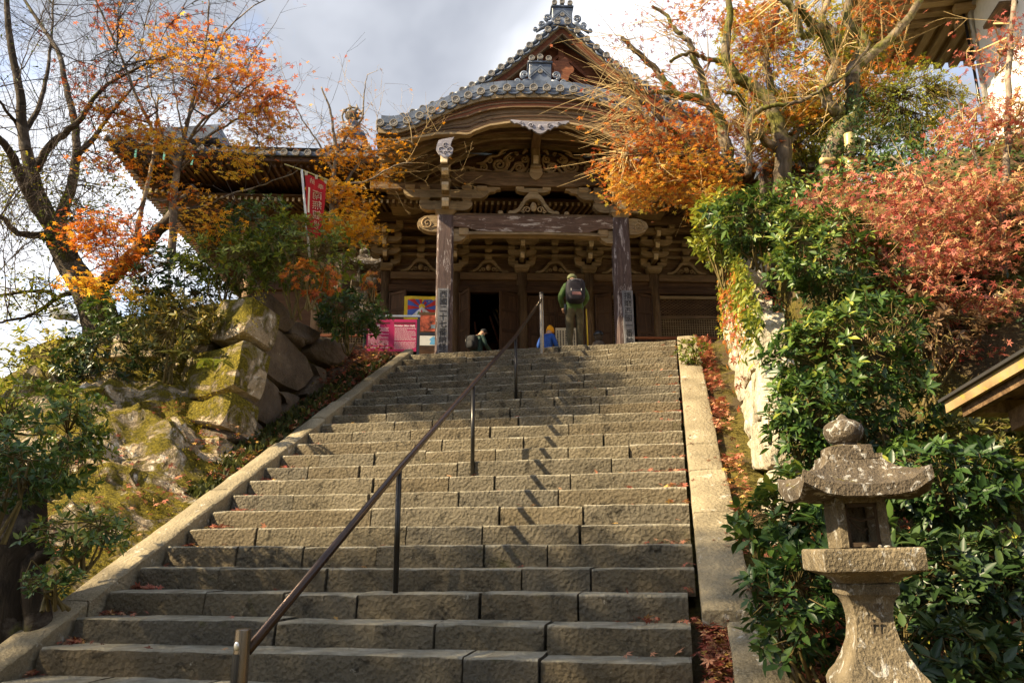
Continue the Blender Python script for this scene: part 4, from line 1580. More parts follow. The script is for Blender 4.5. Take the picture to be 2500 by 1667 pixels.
for x in cols:
    masu(MB(), x, YW - .02, 4.16, .46, .22).build('capital', M['pale_x'], bsx)
    for j, (y, z, L) in enumerate(((3.50, 4.62, .44), (3.22, 4.90, .50), (3.02, 5.20, .56))):
        MB().prism([(x + a_, z + b_) for a_, b_ in hijiki(L, .19)], y - .07, y + .07).build('bracket_arm', M['pale_x'], bsx)
        for dx in (-L + .11, L - .11):
            masu(MB(), x + dx, y, z + .18, .2, .12).build('bearing_block', M['pale_x'], bsx)
        MB().box((x - .065, x + .065), (y - .16, YW), (z - .12, z + .06), .01).build('nose_arm', M['pale_y'], bsx)
        MB().prism([(y - .16, z - .10), (y - .25, z + .0), (y - .22, z + .06), (y - .16, z + .06)], x - .06, x + .06, 'yz').build('arm_tip', M['end'], bsx)
        masu(MB(), x, y - .06, z + .06, .2, .13).build('bearing_block', M['pale_x'], bsx)
MB().box((-8.6, 8.4), (3.14, 3.3), (5.36, 5.48), .01).build('wall_tie', M['wood_x'], bsx)

# ---- inside of the hall, doors and windows
ins = part('hall_interior')
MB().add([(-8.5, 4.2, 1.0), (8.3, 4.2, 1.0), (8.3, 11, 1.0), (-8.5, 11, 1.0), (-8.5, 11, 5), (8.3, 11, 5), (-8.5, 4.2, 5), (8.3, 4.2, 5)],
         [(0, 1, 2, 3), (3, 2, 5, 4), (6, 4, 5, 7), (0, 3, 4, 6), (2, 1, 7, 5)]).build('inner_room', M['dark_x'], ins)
MB().box((-8.6, 8.4), (1.6, 4.3), (.75, 1.0), .02).build('veranda', M['wood_x'], ins)
for sx in np.arange(-8, 8.3, 2.0):
    MB().box((sx - .1, sx + .1), (1.7, 1.9), (0, .75), .01).build('veranda_post', M['wood_z'], ins)
MB().box((2.7, 8.3), (1.62, 1.70), (1.50, 1.57), .01).build('veranda_rail', M['red_x'], ins)
MB().box((-8.5, -4.0), (1.62, 1.70), (1.50, 1.57), .01).build('veranda_rail', M['red_x'], ins)
rd = random.Random(3)
gold = flat('gilt', (.5, .3, .06), .35, .5, .8)
for (x0, z0, x1, z1_, m_) in ((-.92, 3.3, -.5, 2.2, 'wood_z'), (-1.02, 3.1, -.72, 2.1, 'red_x'), (-.8, 3.34, -.62, 2.7, None), (-1.5, 2.9, -1.4, 2.0, 'red_x')):
    MB().tube([(x0, 4.9, z0), (x1, 4.6, z1_)], .035, 6).build('hanging_cord', gold if m_ is None else M[m_], ins, True)
MB().box((-1.6, -.7), (7.5, 8.4), (1.0, 2.9), .05).build('altar', M['red_x'], ins)


def door_leaf(x, w, ang, z0=1.0, z1_=3.44, y=YW - .15):
    """folding panelled door turned by ang about its hinge at x"""
    o = part('door')
    o.location = (x, y, 0)
    o.rotation_euler = (0, 0, ang)
    w_ = abs(w)
    sg = 1 if w > 0 else -1
    X = lambda a, b: (min(sg * a, sg * b), max(sg * a, sg * b))
    MB().box(X(0, .07), (-.03, .03), (z0, z1_), .006).build('stile', M['dark_z'], o)
    MB().box(X(w_ - .07, w_), (-.03, .03), (z0, z1_), .006).build('stile', M['dark_z'], o)
    for a in (z0, z0 + (z1_ - z0) * .48, z0 + (z1_ - z0) * .74, z1_ - .10):
        MB().box(X(.07, w_ - .07), (-.028, .028), (a, a + .09), .005).build('door_rail', M['dark_x'], o)
    MB().box(X(.06, w_ - .06), (-.008, .008), (z0, z1_)).build('panel', M['dark_z'], o)


door_leaf(-1.96, .62, R(-62))
door_leaf(-.18, -.66, R(28))
door_leaf(-4.1, .62, R(-30))
door_leaf(2.2, .52, R(-25))
door_leaf(3.98, -.62, R(25))
door_leaf(.12, .9, 0, y=YW)
door_leaf(1.9, -.9, 0, y=YW)


def lattice(x0, x1):
    o = part('window')
    MB().box((x0, x1), (YW - .01, YW + .02), (1.0, 3.48)).build('pane', M['dark_x'], o)
    MB().box((x0, x1), (YW - .08, YW - .02), (3.36, 3.46), .006).build('window_head', M['pale_x'], o)
    MB().box((x0, x1), (YW - .08, YW - .02), (2.72, 2.82), .006).build('window_bar', M['wood_x'], o)
    MB().box((x0, x1), (YW - .08, YW - .02), (1.75, 1.84), .006).build('window_bar', M['wood_x'], o)
    mb = MB()
    n = int((x1 - x0) / .075)
    for i in range(n + 1):
        x = x0 + (x1 - x0) * i / n
        mb.box((x - .009, x + .009), (YW - .05, YW - .03), (1.84, 2.72))
    z = 1.88
    while z < 2.72:
        mb.box((x0, x1), (YW - .056, YW - .038), (z - .008, z + .008))
        z += .075
    mb.build('lattice', M['pale_x'], o)
    m2 = MB()
    k = -.6
    while k < (x1 - x0) + .6:
        for sg in (1, -1):
            pa = [(x0 + k, YW - .05, 2.84 if sg > 0 else 3.35), (x0 + k + .8, YW - .05, 3.35 if sg > 0 else 2.84)]
            lo = np.array(pa[0], float)
            hi = np.array(pa[1], float)
            ta = max(0, (x0 - lo[0]) / (hi[0] - lo[0]))
            tb = min(1, (x1 - lo[0]) / (hi[0] - lo[0]))
            if tb > ta:
                m2.tube([lo + (hi - lo) * ta, lo + (hi - lo) * tb], .008, 4)
        k += .14
    m2.build('diagonal_lattice', M['wood_x'], o)


lattice(2.75, 3.35)
lattice(4.25, 6.05)
lattice(6.35, 8.1)
lattice(-6.15, -4.4)
MB().box((-8.3, -6.4), (YW - .02, YW + .03), (1, 3.5)).build('wall_panel', M['dark_x'], hw)
MB().box((-8.44, -8.36), (YW, 13), (1, 6)).build('side_wall', M['wood_y'], hw)
# ================================================================== trees and shrubs
def rvec(rs, n):
    return unit(rs.normal(size=(n, 3)))


def ell(rs, n, shell=.5):
    """points in a unit ball, pushed outwards by shell"""
    d = rvec(rs, n)
    r_ = rs.uniform(0, 1, n) ** (1 / 3)
    r_ = r_ * (1 - shell) + shell * (.75 + .25 * rs.uniform(0, 1, n))
    return d * r_[:, None]


def leaf_dirs(rs, n, flatness=.6, droop=.15):
    D = rvec(rs, n)
    D[:, 2] = D[:, 2] * (1 - flatness) - droop
    D = unit(D)
    N = rvec(rs, n) * (1 - flatness) + np.array([0, 0, 1.0]) * flatness
    return D, N


class Tree:
    def __init__(self, name, label, cat, seed, base, group=None):
        self.root = empty(name, base, 0, label, cat, group)
        self.base = np.array(base, float)
        self.rs = np.random.RandomState(seed)
        self.nodes, self.rad = [], []
        self.A, self.B, self.ra, self.rb = [], [], [], []
        self.mb = MB()
        self.L = []            # leaf batches

    def limb(self, pts, r0, r1, per=5, n=8, wig=.03):
        P = catmull(pts, per)
        m = len(P)
        w = np.linspace(0, 1, m)
        P = P + (np.sin(w * 9 + self.rs.uniform(0, 6)) * wig)[:, None] * rvec(self.rs, 1) + self.rs.normal(0, wig * .25, (m, 3))
        rad = r0 + (r1 - r0) * w ** .8
        self.mb.tube(P - self.base, rad, n)
        self.nodes += list(P)
        self.rad += list(rad)
        return P

    def seg(self, a, b, ra, rb):
        self.A.append(a); self.B.append(b); self.ra.append(ra); self.rb.append(rb)

    def twig(self, p, d, L, r, lev, curve=.25, up=.1, kids=3, leafp=0.0, tint=.5, size=.06):
        rs = self.rs
        n = max(2, int(L / .22))
        d = np.array(d, float)
        d /= np.linalg.norm(d) + 1e-9
        q = np.array(p, float)
        for i in range(n):
            d = d + rs.normal(0, curve, 3) * .5 + np.array([0, 0, up * .3])
            d /= np.linalg.norm(d)
            e_ = q + d * (L / n)
            ra, rb = r * (1 - i / n * .8), r * (1 - (i + 1) / n * .8)
            self.seg(q, e_, max(ra, .0022), max(rb, .0018))
            q = e_
            if lev > 0 and i >= n * .25:
                for _ in range(kids):
                    if rs.rand() < .75:
                        s_ = unit(d + rs.normal(0, .75, 3))
                        self.twig(q, s_, L * rs.uniform(.3, .55), r * .5, lev - 1, curve, up, kids, leafp, tint, size)
            if leafp > 0 and rs.rand() < leafp:
                self.leafs([q], 1, .05, tint, size)
        return q

    def leafs(self, C, per, spread, tint, size, flatz=.45, flatness=.6, droop=.15, tv=.28):
        C = np.asarray(C, float)
        rs = self.rs
        P = np.repeat(C, per, 0)
        off = rs.normal(0, 1, P.shape) * spread
        off[:, 2] *= flatz
        D, N = leaf_dirs(rs, len(P), flatness, droop)
        self.L.append((P + off, D, N, size * rs.uniform(.65, 1.25, len(P)), tint + rs.normal(0, tv, len(P)) * .8))

    def pad(self, c, r_, n, per, spread, tint, size, twigs=True, flatness=.6, droop=.15, reach=1.6, shell=0.0):
        """a cloud of leaf sprays round c, each on a twig from the nearest limb"""
        rs = self.rs
        c = np.array(c, float)
        C = c + ell(rs, n, shell) * np.array(r_)
        nd = np.array(self.nodes)
        if twigs and len(nd):
            hub = {}
            k = max(1, n // 7)
            cent = C[rs.choice(n, k, replace=False)]
            for h_ in cent:
                j = int(np.argmin(((nd - h_) ** 2).sum(1)))
                a = nd[j]
                m_ = (a + h_) / 2 + rs.normal(0, .10, 3)
                rr = min(self.rad[j] * .6, .018)
                self.seg(a, m_, rr, rr * .75)
                self.seg(m_, h_, rr * .75, rr * .5)
            for q in C:
                h_ = cent[int(np.argmin(((cent - q) ** 2).sum(1)))]
                m_ = (h_ + q) / 2 + rs.normal(0, .05, 3)
                self.seg(h_, m_, .006, .004)
                self.seg(m_, q, .004, .002)
        self.leafs(C, per, spread, tint, size, flatness=flatness, droop=droop)

    def done(self, bark, twig, leaf=None, template=LEAF_M, n=3, crown='crown'):
        if self.mb.V:
            self.mb.build('trunk', bark, self.root, True)
        if self.A:
            o = segs_mesh('branches', self.A, self.B, self.ra, self.rb, twig, self.root, n, self.base)
            o['kind'] = 'stuff'
        if self.L and leaf is not None:
            P, D, N, S, T = (np.concatenate([b[i] for b in self.L]) for i in range(5))
            leaves(crown, P, D, N, S, T, template, leaf, self.root, 'stuff', self.base)
        return self.root


cr3 = lambda X, Y: (X / 2.6133, Y / 2.6133)
cr4 = lambda X, Y: (X / 2.6133, 550 + Y / 2.6133)
cr6 = lambda X, Y: (1600 + X / 2.6133, Y / 2.6133)


def path(conv, pts, Ya, Yb=None):
    Yb = Ya if Yb is None else Yb
    n = len(pts)
    return [at(*conv(*p), Ya + (Yb - Ya) * i / (n - 1)) for i, p in enumerate(pts)]


# ---- big half bare tree on the bank
b0 = at(*cr4(650, 760), 15.0)
t = Tree('broadleaf_tree', 'big half bare tree with thick forked dark trunk, left of the orange maple', 'tree', 1, b0)
T0 = 15.0
lb = []
lb.append(t.limb(path(cr4, [(660, 800), (620, 640), (575, 470), (520, 350), (430, 230), (370, 120)], T0), .34, .23, n=10))
lb.append(t.limb(path(cr4, [(740, 760), (690, 600), (650, 470), (640, 400), (740, 310), (900, 150), (1040, 0), (1150, -140), (1240, -250)], T0, T0 - 1.2), .24, .08))
lb.append(t.limb(path(cr3, [(372, 1560), (330, 1450), (240, 1250), (190, 1050), (150, 850), (130, 600), (60, 250), (30, -60)], T0, T0 - .8), .22, .05))
lb.append(t.limb(path(cr3, [(345, 1500), (250, 1330), (130, 1130), (60, 980), (-60, 830), (-200, 700)], T0, T0 - 2), .15, .05))
lb.append(t.limb(path(cr3, [(375, 1500), (400, 1380), (450, 1230), (485, 1000), (470, 780), (420, 560), (380, 350), (280, 180), (130, -40)], T0, T0 + .8), .15, .03))
lb.append(t.limb(path(cr3, [(225, 1090), (300, 960), (430, 840), (520, 740), (620, 600), (760, 500), (980, 400)], T0, T0 - 1), .10, .02))
lb.append(t.limb(path(cr3, [(490, 1000), (600, 870), (660, 800), (780, 640), (900, 480)], T0, T0 - .5), .07, .015))
lb.append(t.limb(path(cr3, [(330, 1530), (250, 1500), (120, 1490), (0, 1380), (-150, 1250)], T0, T0 - 1.5), .10, .03))
lb.append(t.limb(path(cr3, [(150, 850), (240, 700), (300, 480), (330, 240), (340, -20)], T0, T0 + 1), .07, .02))
lb.append(t.limb(path(cr3, [(190, 1010), (100, 800), (40, 700), (-80, 560)], T0, T0 - 1), .06, .02))
lb.append(t.limb(path(cr4, [(380, 460), (300, 420), (180, 430), (0, 440), (-120, 420)], T0 + .3, T0 - 1), .05, .02))
lb.append(t.limb(path(cr4, [(520, 420), (360, 470), (240, 540), (140, 600), (-20, 620)], T0 + .3, T0 - 1), .06, .02))
for P in lb[2:]:
    for k in range(8 if len(P) > 25 else 6):
        i = t.rs.randint(int(len(P) * .3), len(P))
        d = unit(t.rs.normal(0, 1, 3) * np.array([1, .7, .6]) + np.array([.1, 0, .5]))
        t.twig(P[i], d, t.rs.uniform(1.4, 2.8), .015, 2, .30, .15, 3, .06, .25, .07)
t.pad(at(*cr3(120, 1270), T0), (1.0, 1.0, .9), 60, 9, .16, .75, .09)
t.pad(at(*cr3(60, 1080), T0 - .5), (.7, .7, .4), 30, 9, .16, .9, .09)
t.pad(at(*cr3(690, 1180), T0 + .3), (.55, .8, .6), 45, 8, .14, .75, .09)
t.pad(at(*cr3(360, 1420), T0 - .3), (.5, .4, .8), 60, 8, .14, .45, .09)
t.pad(at(*cr3(600, 1430), T0 - .3), (.7, .4, .5), 45, 8, .14, .4, .09)
t.pad(at(*cr4(170, 420), T0 - .5), (.7, .7, .45), 45, 9, .15, .7, .09)
t.pad(at(*cr4(60, 530), T0 - .5), (.8, .7, .5), 40, 9, .15, .6, .09)
t.pad(at(*cr4(420, 480), T0 - .3), (.5, .4, .5), 40, 8, .14, .35, .09)
t.pad(at(*cr4(900, 120), T0 + .5), (1.2, .6, .9), 70, 7, .16, .4, .09)
t.done(M['bark_dark'], M['twig_dark'], M['l_yg'], LEAF_E)

# ---- tall orange maple
b0 = at(*cr3(1095, 1640), 13.6)
t = Tree('maple_tree', 'slender maple with thin grey stem and spreading orange leaves in front of the hall eave', 'tree', 2, b0)
T0 = 13.6
lb = []
lb.append(t.limb(path(cr3, [(1095, 1700), (1105, 1450), (1110, 1250), (1130, 1080), (1155, 950)], T0), .085, .06))
for pts, r0, r1, dy in [
    ([(1150, 960), (1195, 780), (1250, 560), (1290, 380), (1330, 150), (1330, -60)], .045, .012, .4),
    ([(1130, 1060), (1050, 920), (960, 790), (860, 600), (770, 370), (640, 60), (600, -60)], .05, .014, -.6),
    ([(1160, 950), (1280, 800), (1400, 690), (1560, 560), (1680, 500)], .035, .01, -1.2),
    ([(1145, 1060), (1300, 900), (1440, 800), (1620, 690), (1800, 600)], .035, .01, -1.0),
    ([(1125, 1090), (1010, 1010), (880, 930), (760, 870)], .03, .01, -.8),
    ([(1195, 800), (1290, 560), (1370, 320), (1470, 180), (1660, 20), (1760, -20)], .03, .008, .8),
    ([(1150, 1080), (1260, 1000), (1480, 940), (1780, 960)], .026, .008, -1.2),
    ([(1120, 1330), (1290, 1320), (1480, 1240), (1700, 1170), (1900, 1090)], .03, .008, -1.3),
    ([(1110, 1250), (1030, 1290), (930, 1280), (800, 1400), (600, 1450)], .022, .008, -1.2),
    ([(1060, 930), (1000, 700), (930, 480), (980, 300), (1000, 60)], .024, .008, .8),
    ([(960, 790), (820, 740), (660, 720), (560, 690)], .022, .007, -.5),
    ([(1160, 940), (1330, 760), (1460, 560), (1560, 420), (1640, 300), (1720, 200)], .024, .007, .3),
    ([(1170, 870), (1120, 640), (1100, 420), (1060, 200)], .022, .007, 1.0)]:
    lb.append(t.limb(path(cr3, pts, T0, T0 + dy), r0, r1, n=6))
lb.append(t.limb(path(cr3, [(840, 1640), (870, 1500), (920, 1280), (975, 1020), (990, 850), (1010, 620)], T0 + .4, T0 + .9), .07, .02))
for P in lb[1:]:
    for k in range(4):
        i = t.rs.randint(int(len(P) * .35), len(P))
        d = unit(t.rs.normal(0, 1, 3) * np.array([1, .8, .5]) + np.array([0, 0, .35]))
        t.twig(P[i], d, t.rs.uniform(.8, 1.8), .008, 2, .25, .1, 2, .12, .2, .07)
for (X, Y, rx, rz, n, ti, dy) in [
    (1200, 330, 1.0, .30, 70, .62, 0), (1060, 340, .5, .2, 34, .8, -.4), (1330, 270, .6, .3, 46, .35, .3), (1420, 440, .8, .25, 60, .55, -.3), (1230, 470, .6, .2, 34, .75, 0),
    (1500, 560, .75, .28, 80, .42, -.6), (1650, 620, .7, .30, 80, .35, -.8), (1400, 640, .5, .2, 40, .55, -.4), (1700, 760, .55, .28, 60, .6, -.8), (1560, 790, .6, .22, 50, .72, -.6),
    (1700, 870, .45, .2, 30, .7, -.6), (820, 720, .8, .22, 60, .42, -.4), (640, 720, .45, .18, 30, .3, -.6), (880, 790, .5, .16, 36, .6, -.6), (760, 520, .35, .2, 20, .3, 0),
    (840, 885, .45, .09, 40, .85, -.6), (1080, 930, .42, .12, 44, .9, -.8), (960, 870, .3, .1, 18, .7, -.4), (1530, 1030, .28, .32, 50, .95, -1.1), (1560, 950, .25, .15, 20, .9, -1.1),
    (1270, 1010, .22, .18, 16, .6, -.8), (620, 1480, .6, .30, 70, .3, -1.0), (780, 1420, .4, .22, 34, .35, -.8), (650, 1050, .5, .16, 30, .35, -.6), (800, 1030, .3, .1, 14, .45, -.4),
    (1000, 1160, .3, .14, 20, .55, -.8), (1170, 1250, .25, .25, 20, .5, -.7), (1310, 1380, .45, .2, 46, .75, -1.0), (1240, 1480, .4, .15, 24, .8, -1.0), (700, 110, .35, .45, 36, .12, .3),
    (800, 240, .35, .25, 24, .45, 0), (540, 520, .5, .35, 22, .15, .2), (1150, 180, .5, .3, 30, .2, .5), (1550, 350, .5, .3, 26, .2, .2), (1200, 650, .5, .3, 18, .55, .5), (1780, 640, .3, .3, 20, .25, -.6),
    (640, 1620, .4, .16, 22, .3, -1.0), (930, 1500, .35, .3, 24, .35, -.6)]:
    t.pad(at(*cr3(X, Y), T0 + dy), (rx * 1.1, rx * .8, rz * 1.15), int(n * .5), 6, .17, ti - .04, .088, flatness=.62)
for (X, Y, rx, rz, n, ti, dy) in [(470 * 1.2, 390 + 1568 - 1568 + 1 * 1500, .3, .1, 0, .6, 0)]:
    pass
for (X, Y, rx, rz, n, ti) in [(560, 370, .35, .12, 34, .7), (770, 260, .4, .25, 40, .3), (840, 160, .3, .25, 30, .35), (830, 440, .3, .12, 20, .75), (560, 60, .5, .25, 50, .4)]:
    t.pad(at(*cr4(X, Y), T0 - .9), (rx, rx * .7, rz), int(n * .8), 6, .14, ti + .1, .09)
t.done(M['bark'], M['twig_dark'], M['l_orange'])

# ---- small maple beside the banner
b0 = at(*cr3(2120, 1640), 14.6)
t = Tree('maple_tree', 'small maple with glowing yellow orange leaves beside the red banner', 'tree', 3, b0)
T0 = 14.6
lb = [t.limb(path(cr3, [(2090, 1700), (2110, 1450), (2120, 1200), (2150, 1000), (2130, 860), (2100, 700), (2050, 560)], T0), .07, .015),
      t.limb(path(cr3, [(2110, 1400), (2200, 1180), (2290, 1050), (2420, 960), (2560, 900), (2640, 930)], T0, T0 + .5), .045, .01),
      t.limb(path(cr3, [(2140, 1000), (2220, 860), (2300, 760), (2330, 600), (2340, 480)], T0, T0 + .6), .035, .008),
      t.limb(path(cr3, [(2130, 1100), (2050, 950), (1950, 800), (1880, 640)], T0, T0 + .3), .03, .008),
      t.limb(path(cr3, [(2200, 1180), (2350, 1150), (2520, 1060), (2620, 1040)], T0, T0 - .4), .03, .008)]
for P in lb:
    for k in range(5):
        i = t.rs.randint(int(len(P) * .4), len(P))
        d = unit(t.rs.normal(0, 1, 3) * np.array([1, .8, .4]) + np.array([0, 0, .6]))
        t.twig(P[i], d, t.rs.uniform(.7, 1.5), .008, 2, .2, .15, 2, .04, .1, .06)
for (X, Y, rx, rz, n, ti, dy) in [(2180, 1230, .45, .22, 60, .6, -.2), (2060, 1200, .3, .15, 24, .75, -.4), (2190, 1440, .62, .24, 120, .7, -.3), (2330, 1480, .4, .18, 60, .6, 0), (2050, 1470, .4, .2, 44, .55, -.5),
                                  (2230, 860, .5, .4, 56, .1, .3), (2300, 1000, .45, .3, 44, .2, .2), (2440, 1130, .4, .25, 40, .5, .3), (2130, 1020, .4, .3, 36, .35, 0), (2300, 1310, .4, .2, 36, .5, .2), (2480, 960, .4, .22, 22, .2, .3)]:
    t.pad(at(*cr3(X, Y), T0 + dy), (rx, rx * .8, rz), int(n * .65), 6, .15, ti - .05, .08)
t.done(M['bark'], M['twig'], M['l_yellow'])


# ---- shrubs
def shrub(name, label, c, r_, n, per, leaf, mat, seed, tint=.5, template=LEAF_E, cat='shrub', group=None, base=None, stems=7, up=.55, shell=.55, tilt=.55, stemmat='stem', flat_=0.25, noise=.28, tv=.22):
    """leaf whorls through the volume of an uneven dome"""
    rs = np.random.RandomState(seed)
    c = np.array(c, float)
    r_ = np.array(r_, float)
    if base is None:
        base = np.array([c[0], c[1], min(c[2] - r_[2] * .7, max(gz(c), c[2] - r_[2] * 1.6))])
    base = np.array(base, float)
    root = empty(name, base, 0, label, cat, group)
    U = ell(rs, n, shell)
    k = 1 + noise * vnoise(U * 2.3, seed) + .12 * vnoise(U * 6, seed + 2)
    C = c + U * k[:, None] * r_
    out = unit(U * .7 + np.array([0, 0, up]) + rs.normal(0, .3, (n, 3)))
    ref = rvec(rs, n)
    X = unit(np.cross(out, ref))
    Yv = np.cross(out, X)
    P, D, N, S, T = [], [], [], [], []
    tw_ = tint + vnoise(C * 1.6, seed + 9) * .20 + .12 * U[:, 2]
    sv_ = np.where(rs.rand(n) < .35, .6, 1.0)
    for j in range(per):
        a = 2 * math.pi * (j + rs.uniform(-.3, .3, n)) / per
        rad = np.cos(a)[:, None] * X + np.sin(a)[:, None] * Yv
        el_ = rs.uniform(tilt - .35, tilt + .35, n)[:, None]
        d = unit(rad + out * el_ + np.array([0, 0, -.12]))
        P.append(C + rad * .01 - out * (rs.uniform(0, .5, n)[:, None] * leaf * .6))
        D.append(d)
        N.append(unit(out * (1 - flat_) + np.array([0, 0, flat_]) - rad * .3 + rs.normal(0, .12, (n, 3))))
        S.append(leaf * rs.uniform(.45, 1.25, n) * sv_)
        T.append(tw_ + rs.normal(0, tv, n) * .7)
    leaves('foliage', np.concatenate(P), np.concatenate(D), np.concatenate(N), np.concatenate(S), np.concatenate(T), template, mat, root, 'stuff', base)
    A, B, ra, rb = [], [], [], []
    hubs = c + ell(rs, stems, .2) * r_ * .55
    for h_ in hubs:
        m_ = (base + h_) / 2 + rs.normal(0, .12, 3) * r_.mean()
        A += [base + rs.normal(0, .06, 3) * np.array([1, 1, 0]), m_]
        B += [m_, h_]
        ra += [.018, .013]
        rb += [.013, .009]
    for q in C[::2]:
        h_ = hubs[int(np.argmin(((hubs - q) ** 2).sum(1)))]
        m_ = (h_ + q) / 2 + rs.normal(0, .04, 3)
        A += [h_, m_]
        B += [m_, q]
        ra += [.007, .005]
        rb += [.005, .003]
    o = segs_mesh('stems', A, B, ra, rb, M[stemmat], root, 4, base)
    o['kind'] = 'stuff'
    return root


# left bank, on and behind the mossy wall
LS = [
    ('shrub', 'yellow green shrub just below the red banner on the wall top', (735, 620), 12.9, (1.15, .9, .75), 420, 6, .12, 'l_yg', .5),
    ('shrub', 'dense green shrub in front of the weathered stone lantern by the hall', (850, 765), 14.6, (.72, .7, .52), 320, 6, .12, 'l_green', .62),
    ('shrub', 'shrub with yellowing leaves at the top corner of the mossy wall', (560, 640), 12.9, (1.0, .9, .6), 330, 6, .12, 'l_yg', .5),
    ('shrub', 'dark leafy shrub at the foot of the slender maple', (430, 690), 13.2, (.9, .8, .75), 330, 6, .12, 'l_shade', .55),
    ('shrub', 'low creeping shrub tumbling over the face of the mossy wall', (420, 790), 12.2, (.75, .5, .62), 320, 6, .11, 'l_olive', .6),
    ('shrub', 'dark shrub in the hollow under the big forked tree', (255, 880), 12.4, (.85, .7, .7), 380, 6, .12, 'l_shade', .5),
    ('shrub', 'bright yellow green shrub below the big tree against the sky', (130, 900), 12.8, (.95, .9, .6), 300, 6, .12, 'l_yg', .6),
    ('shrub', 'shrub with drooping dark leaves around the big tree trunk', (330, 760), 13.9, (1.1, .7, .5), 300, 6, .12, 'l_green', .5),
    ('shrub', 'leafy sapling against the hall eave behind the mossy wall', (640, 560), 13.8, (.9, .9, .6), 260, 6, .12, 'l_green', .6),
    ('shrub', 'large bright green shrub at the edge of the photo in the foreground', (95, 1060), 7.8, (.80, .7, .60), 440, 6, .105, 'l_green', .72),
    ('shrub', 'small glossy shrub beside the lichened kerb and dark stump', (200, 1300), 7.3, (.50, .45, .22), 120, 6, .085, 'l_green', .7),
    ('shrub', 'low green sprig next to the dark stump at the kerb', (130, 1420), 6.6, (.24, .25, .14), 50, 6, .075, 'l_green', .6),
    ('shrub', 'dark overhanging shrub above the stump in the lower corner', (20, 1160), 6.6, (.35, .5, .35), 150, 6, .09, 'l_green', .4),
]
for i, (nm, lab, (px, py), Yd, r_, n, per, lf, mt, ti) in enumerate(LS):
    shrub(nm, lab, at(px, py, Yd), r_, n, per, lf, M[mt], 400 + i, ti)
# rust coloured sprays among the green of the bank
for i, (px, py, Yd, r_, n, lab) in enumerate([(760, 680, 12.4, (.55, .4, .35), 90, 'spray of rust red maple leaves over the wall shrubs'), (905, 690, 14.0, (.2, .2, .25), 24, 'small rust red sapling by the stone lantern')]):
    shrub('maple_sapling', lab, at(px, py, Yd), r_, n, 6, .085, M['l_mix'], 450 + i, .5, LEAF_M, 'sapling')

# far wood beyond the edge of the bank
rs = np.random.RandomState(77)
P = []
for i in range(70):
    c = np.array([rs.uniform(-75, -18), rs.uniform(34, 60), 0])
    c[2] = -4 + rs.uniform(0, 3.5) + .05 * (c[1] - 34)
    P.append(c + ell(rs, 260, .5) * np.array([2.6, 2.6, 3.2]))
P = np.concatenate(P)
D, N = leaf_dirs(rs, len(P), .4, .1)
o = leaves('distant_foliage', P, D, N, .42, .45 + vnoise(P * .25, 5) * .3 + rs.normal(0, .2, len(P)), LEAF_D, M['l_brown'], None, 'stuff')
setp(o, 'far reddish brown wood below the bank', 'woodland')

# ---- right bank: three pollarded maples
def shoots(t, p, d, n, L, spread=.5, leafp=.10, tint=.4, size=.07):
    for _ in range(n):
        dd = unit(np.array(d, float) + t.rs.normal(0, spread, 3))
        t.twig(p + t.rs.normal(0, .05, 3), dd, L * t.rs.uniform(.5, 1.3), .0085, 0, .10, .03, 0, leafp, tint, size)


W = np.array([-1.0, -.15, .12])
TA = 12.6
b0 = at(*cr6(1150, 1200), TA)
t = Tree('maple_tree', 'gnarled maple with ivy clad forked trunk beside the bamboo post', 'tree', 5, b0, 'pollarded maples on the bank')
lb = [t.limb(path(cr6, [(1155, 1230), (1140, 1080), (1130, 960), (1180, 840), (1270, 760), (1285, 640), (1262, 540), (1250, 470)], TA), .25, .12, wig=.05, n=10),
      t.limb(path(cr6, [(1250, 480), (1330, 330), (1290, 220), (1230, 110), (1240, -40)], TA, TA + .3), .12, .07, wig=.05),
      t.limb(path(cr6, [(1255, 470), (1310, 400), (1480, 260), (1580, 160), (1680, 20), (1720, -40)], TA, TA - .3), .10, .06, wig=.05),
      t.limb(path(cr6, [(1190, 770), (1170, 720), (1090, 660), (1060, 560), (1115, 480), (1140, 400), (1115, 330), (1110, 230), (1040, 170), (980, 120), (930, 70), (860, 60), (830, -30)], TA, TA - .5), .12, .06, wig=.06),
      t.limb(path(cr6, [(1040, 175), (960, 225), (905, 150), (850, 40), (800, -40)], TA - .3, TA - .6), .07, .04, wig=.05),
      t.limb(path(cr6, [(1140, 300), (1170, 200), (1060, 120), (1080, 0), (1100, -60)], TA - .2, TA), .08, .05, wig=.06)]
for P in lb[1:]:
    for i in range(4, len(P), 5):
        shoots(t, P[i], np.array([-.3, -.4, .8]) * t.rs.uniform(.3, 1.5, 3) * np.array([t.rs.choice([-1, 1]), 1, 1]), 4, 1.0, .6, .16, .5, .07)
for (X, Y, rx, rz, n, ti) in [(1150, 560, .7, .5, 60, .55), (1350, 620, .6, .5, 60, .6), (1000, 420, .6, .5, 40, .35), (700, 200, .7, .4, 50, .35), (1420, 120, .6, .4, 40, .2), (980, 640, .6, .5, 60, .75), (1500, 420, .5, .3, 30, .4), (620, 60, .6, .3, 36, .5)]:
    t.pad(at(*cr6(X, Y), TA + .7), (rx, .5, rz), n, 5, .16, ti + .1, .08)
iv = np.array(t.nodes[:30])
t.done(M['bark_moss'], M['twig'], M['l_mix'])
Pi = np.repeat(iv[4:30], 34, 0)
di = rvec(t.rs, len(Pi))
di[:, 2] *= .3
o = leaves('ivy', Pi + unit(di) * t.rs.uniform(.16, .30, len(Pi))[:, None], unit(t.rs.normal(0, .5, Pi.shape) + np.array([0, 0, -.6])), di, .08, .3 + t.rs.normal(0, .2, len(Pi)), LEAF_E, M['l_green'], t.root, 'stuff', t.base)

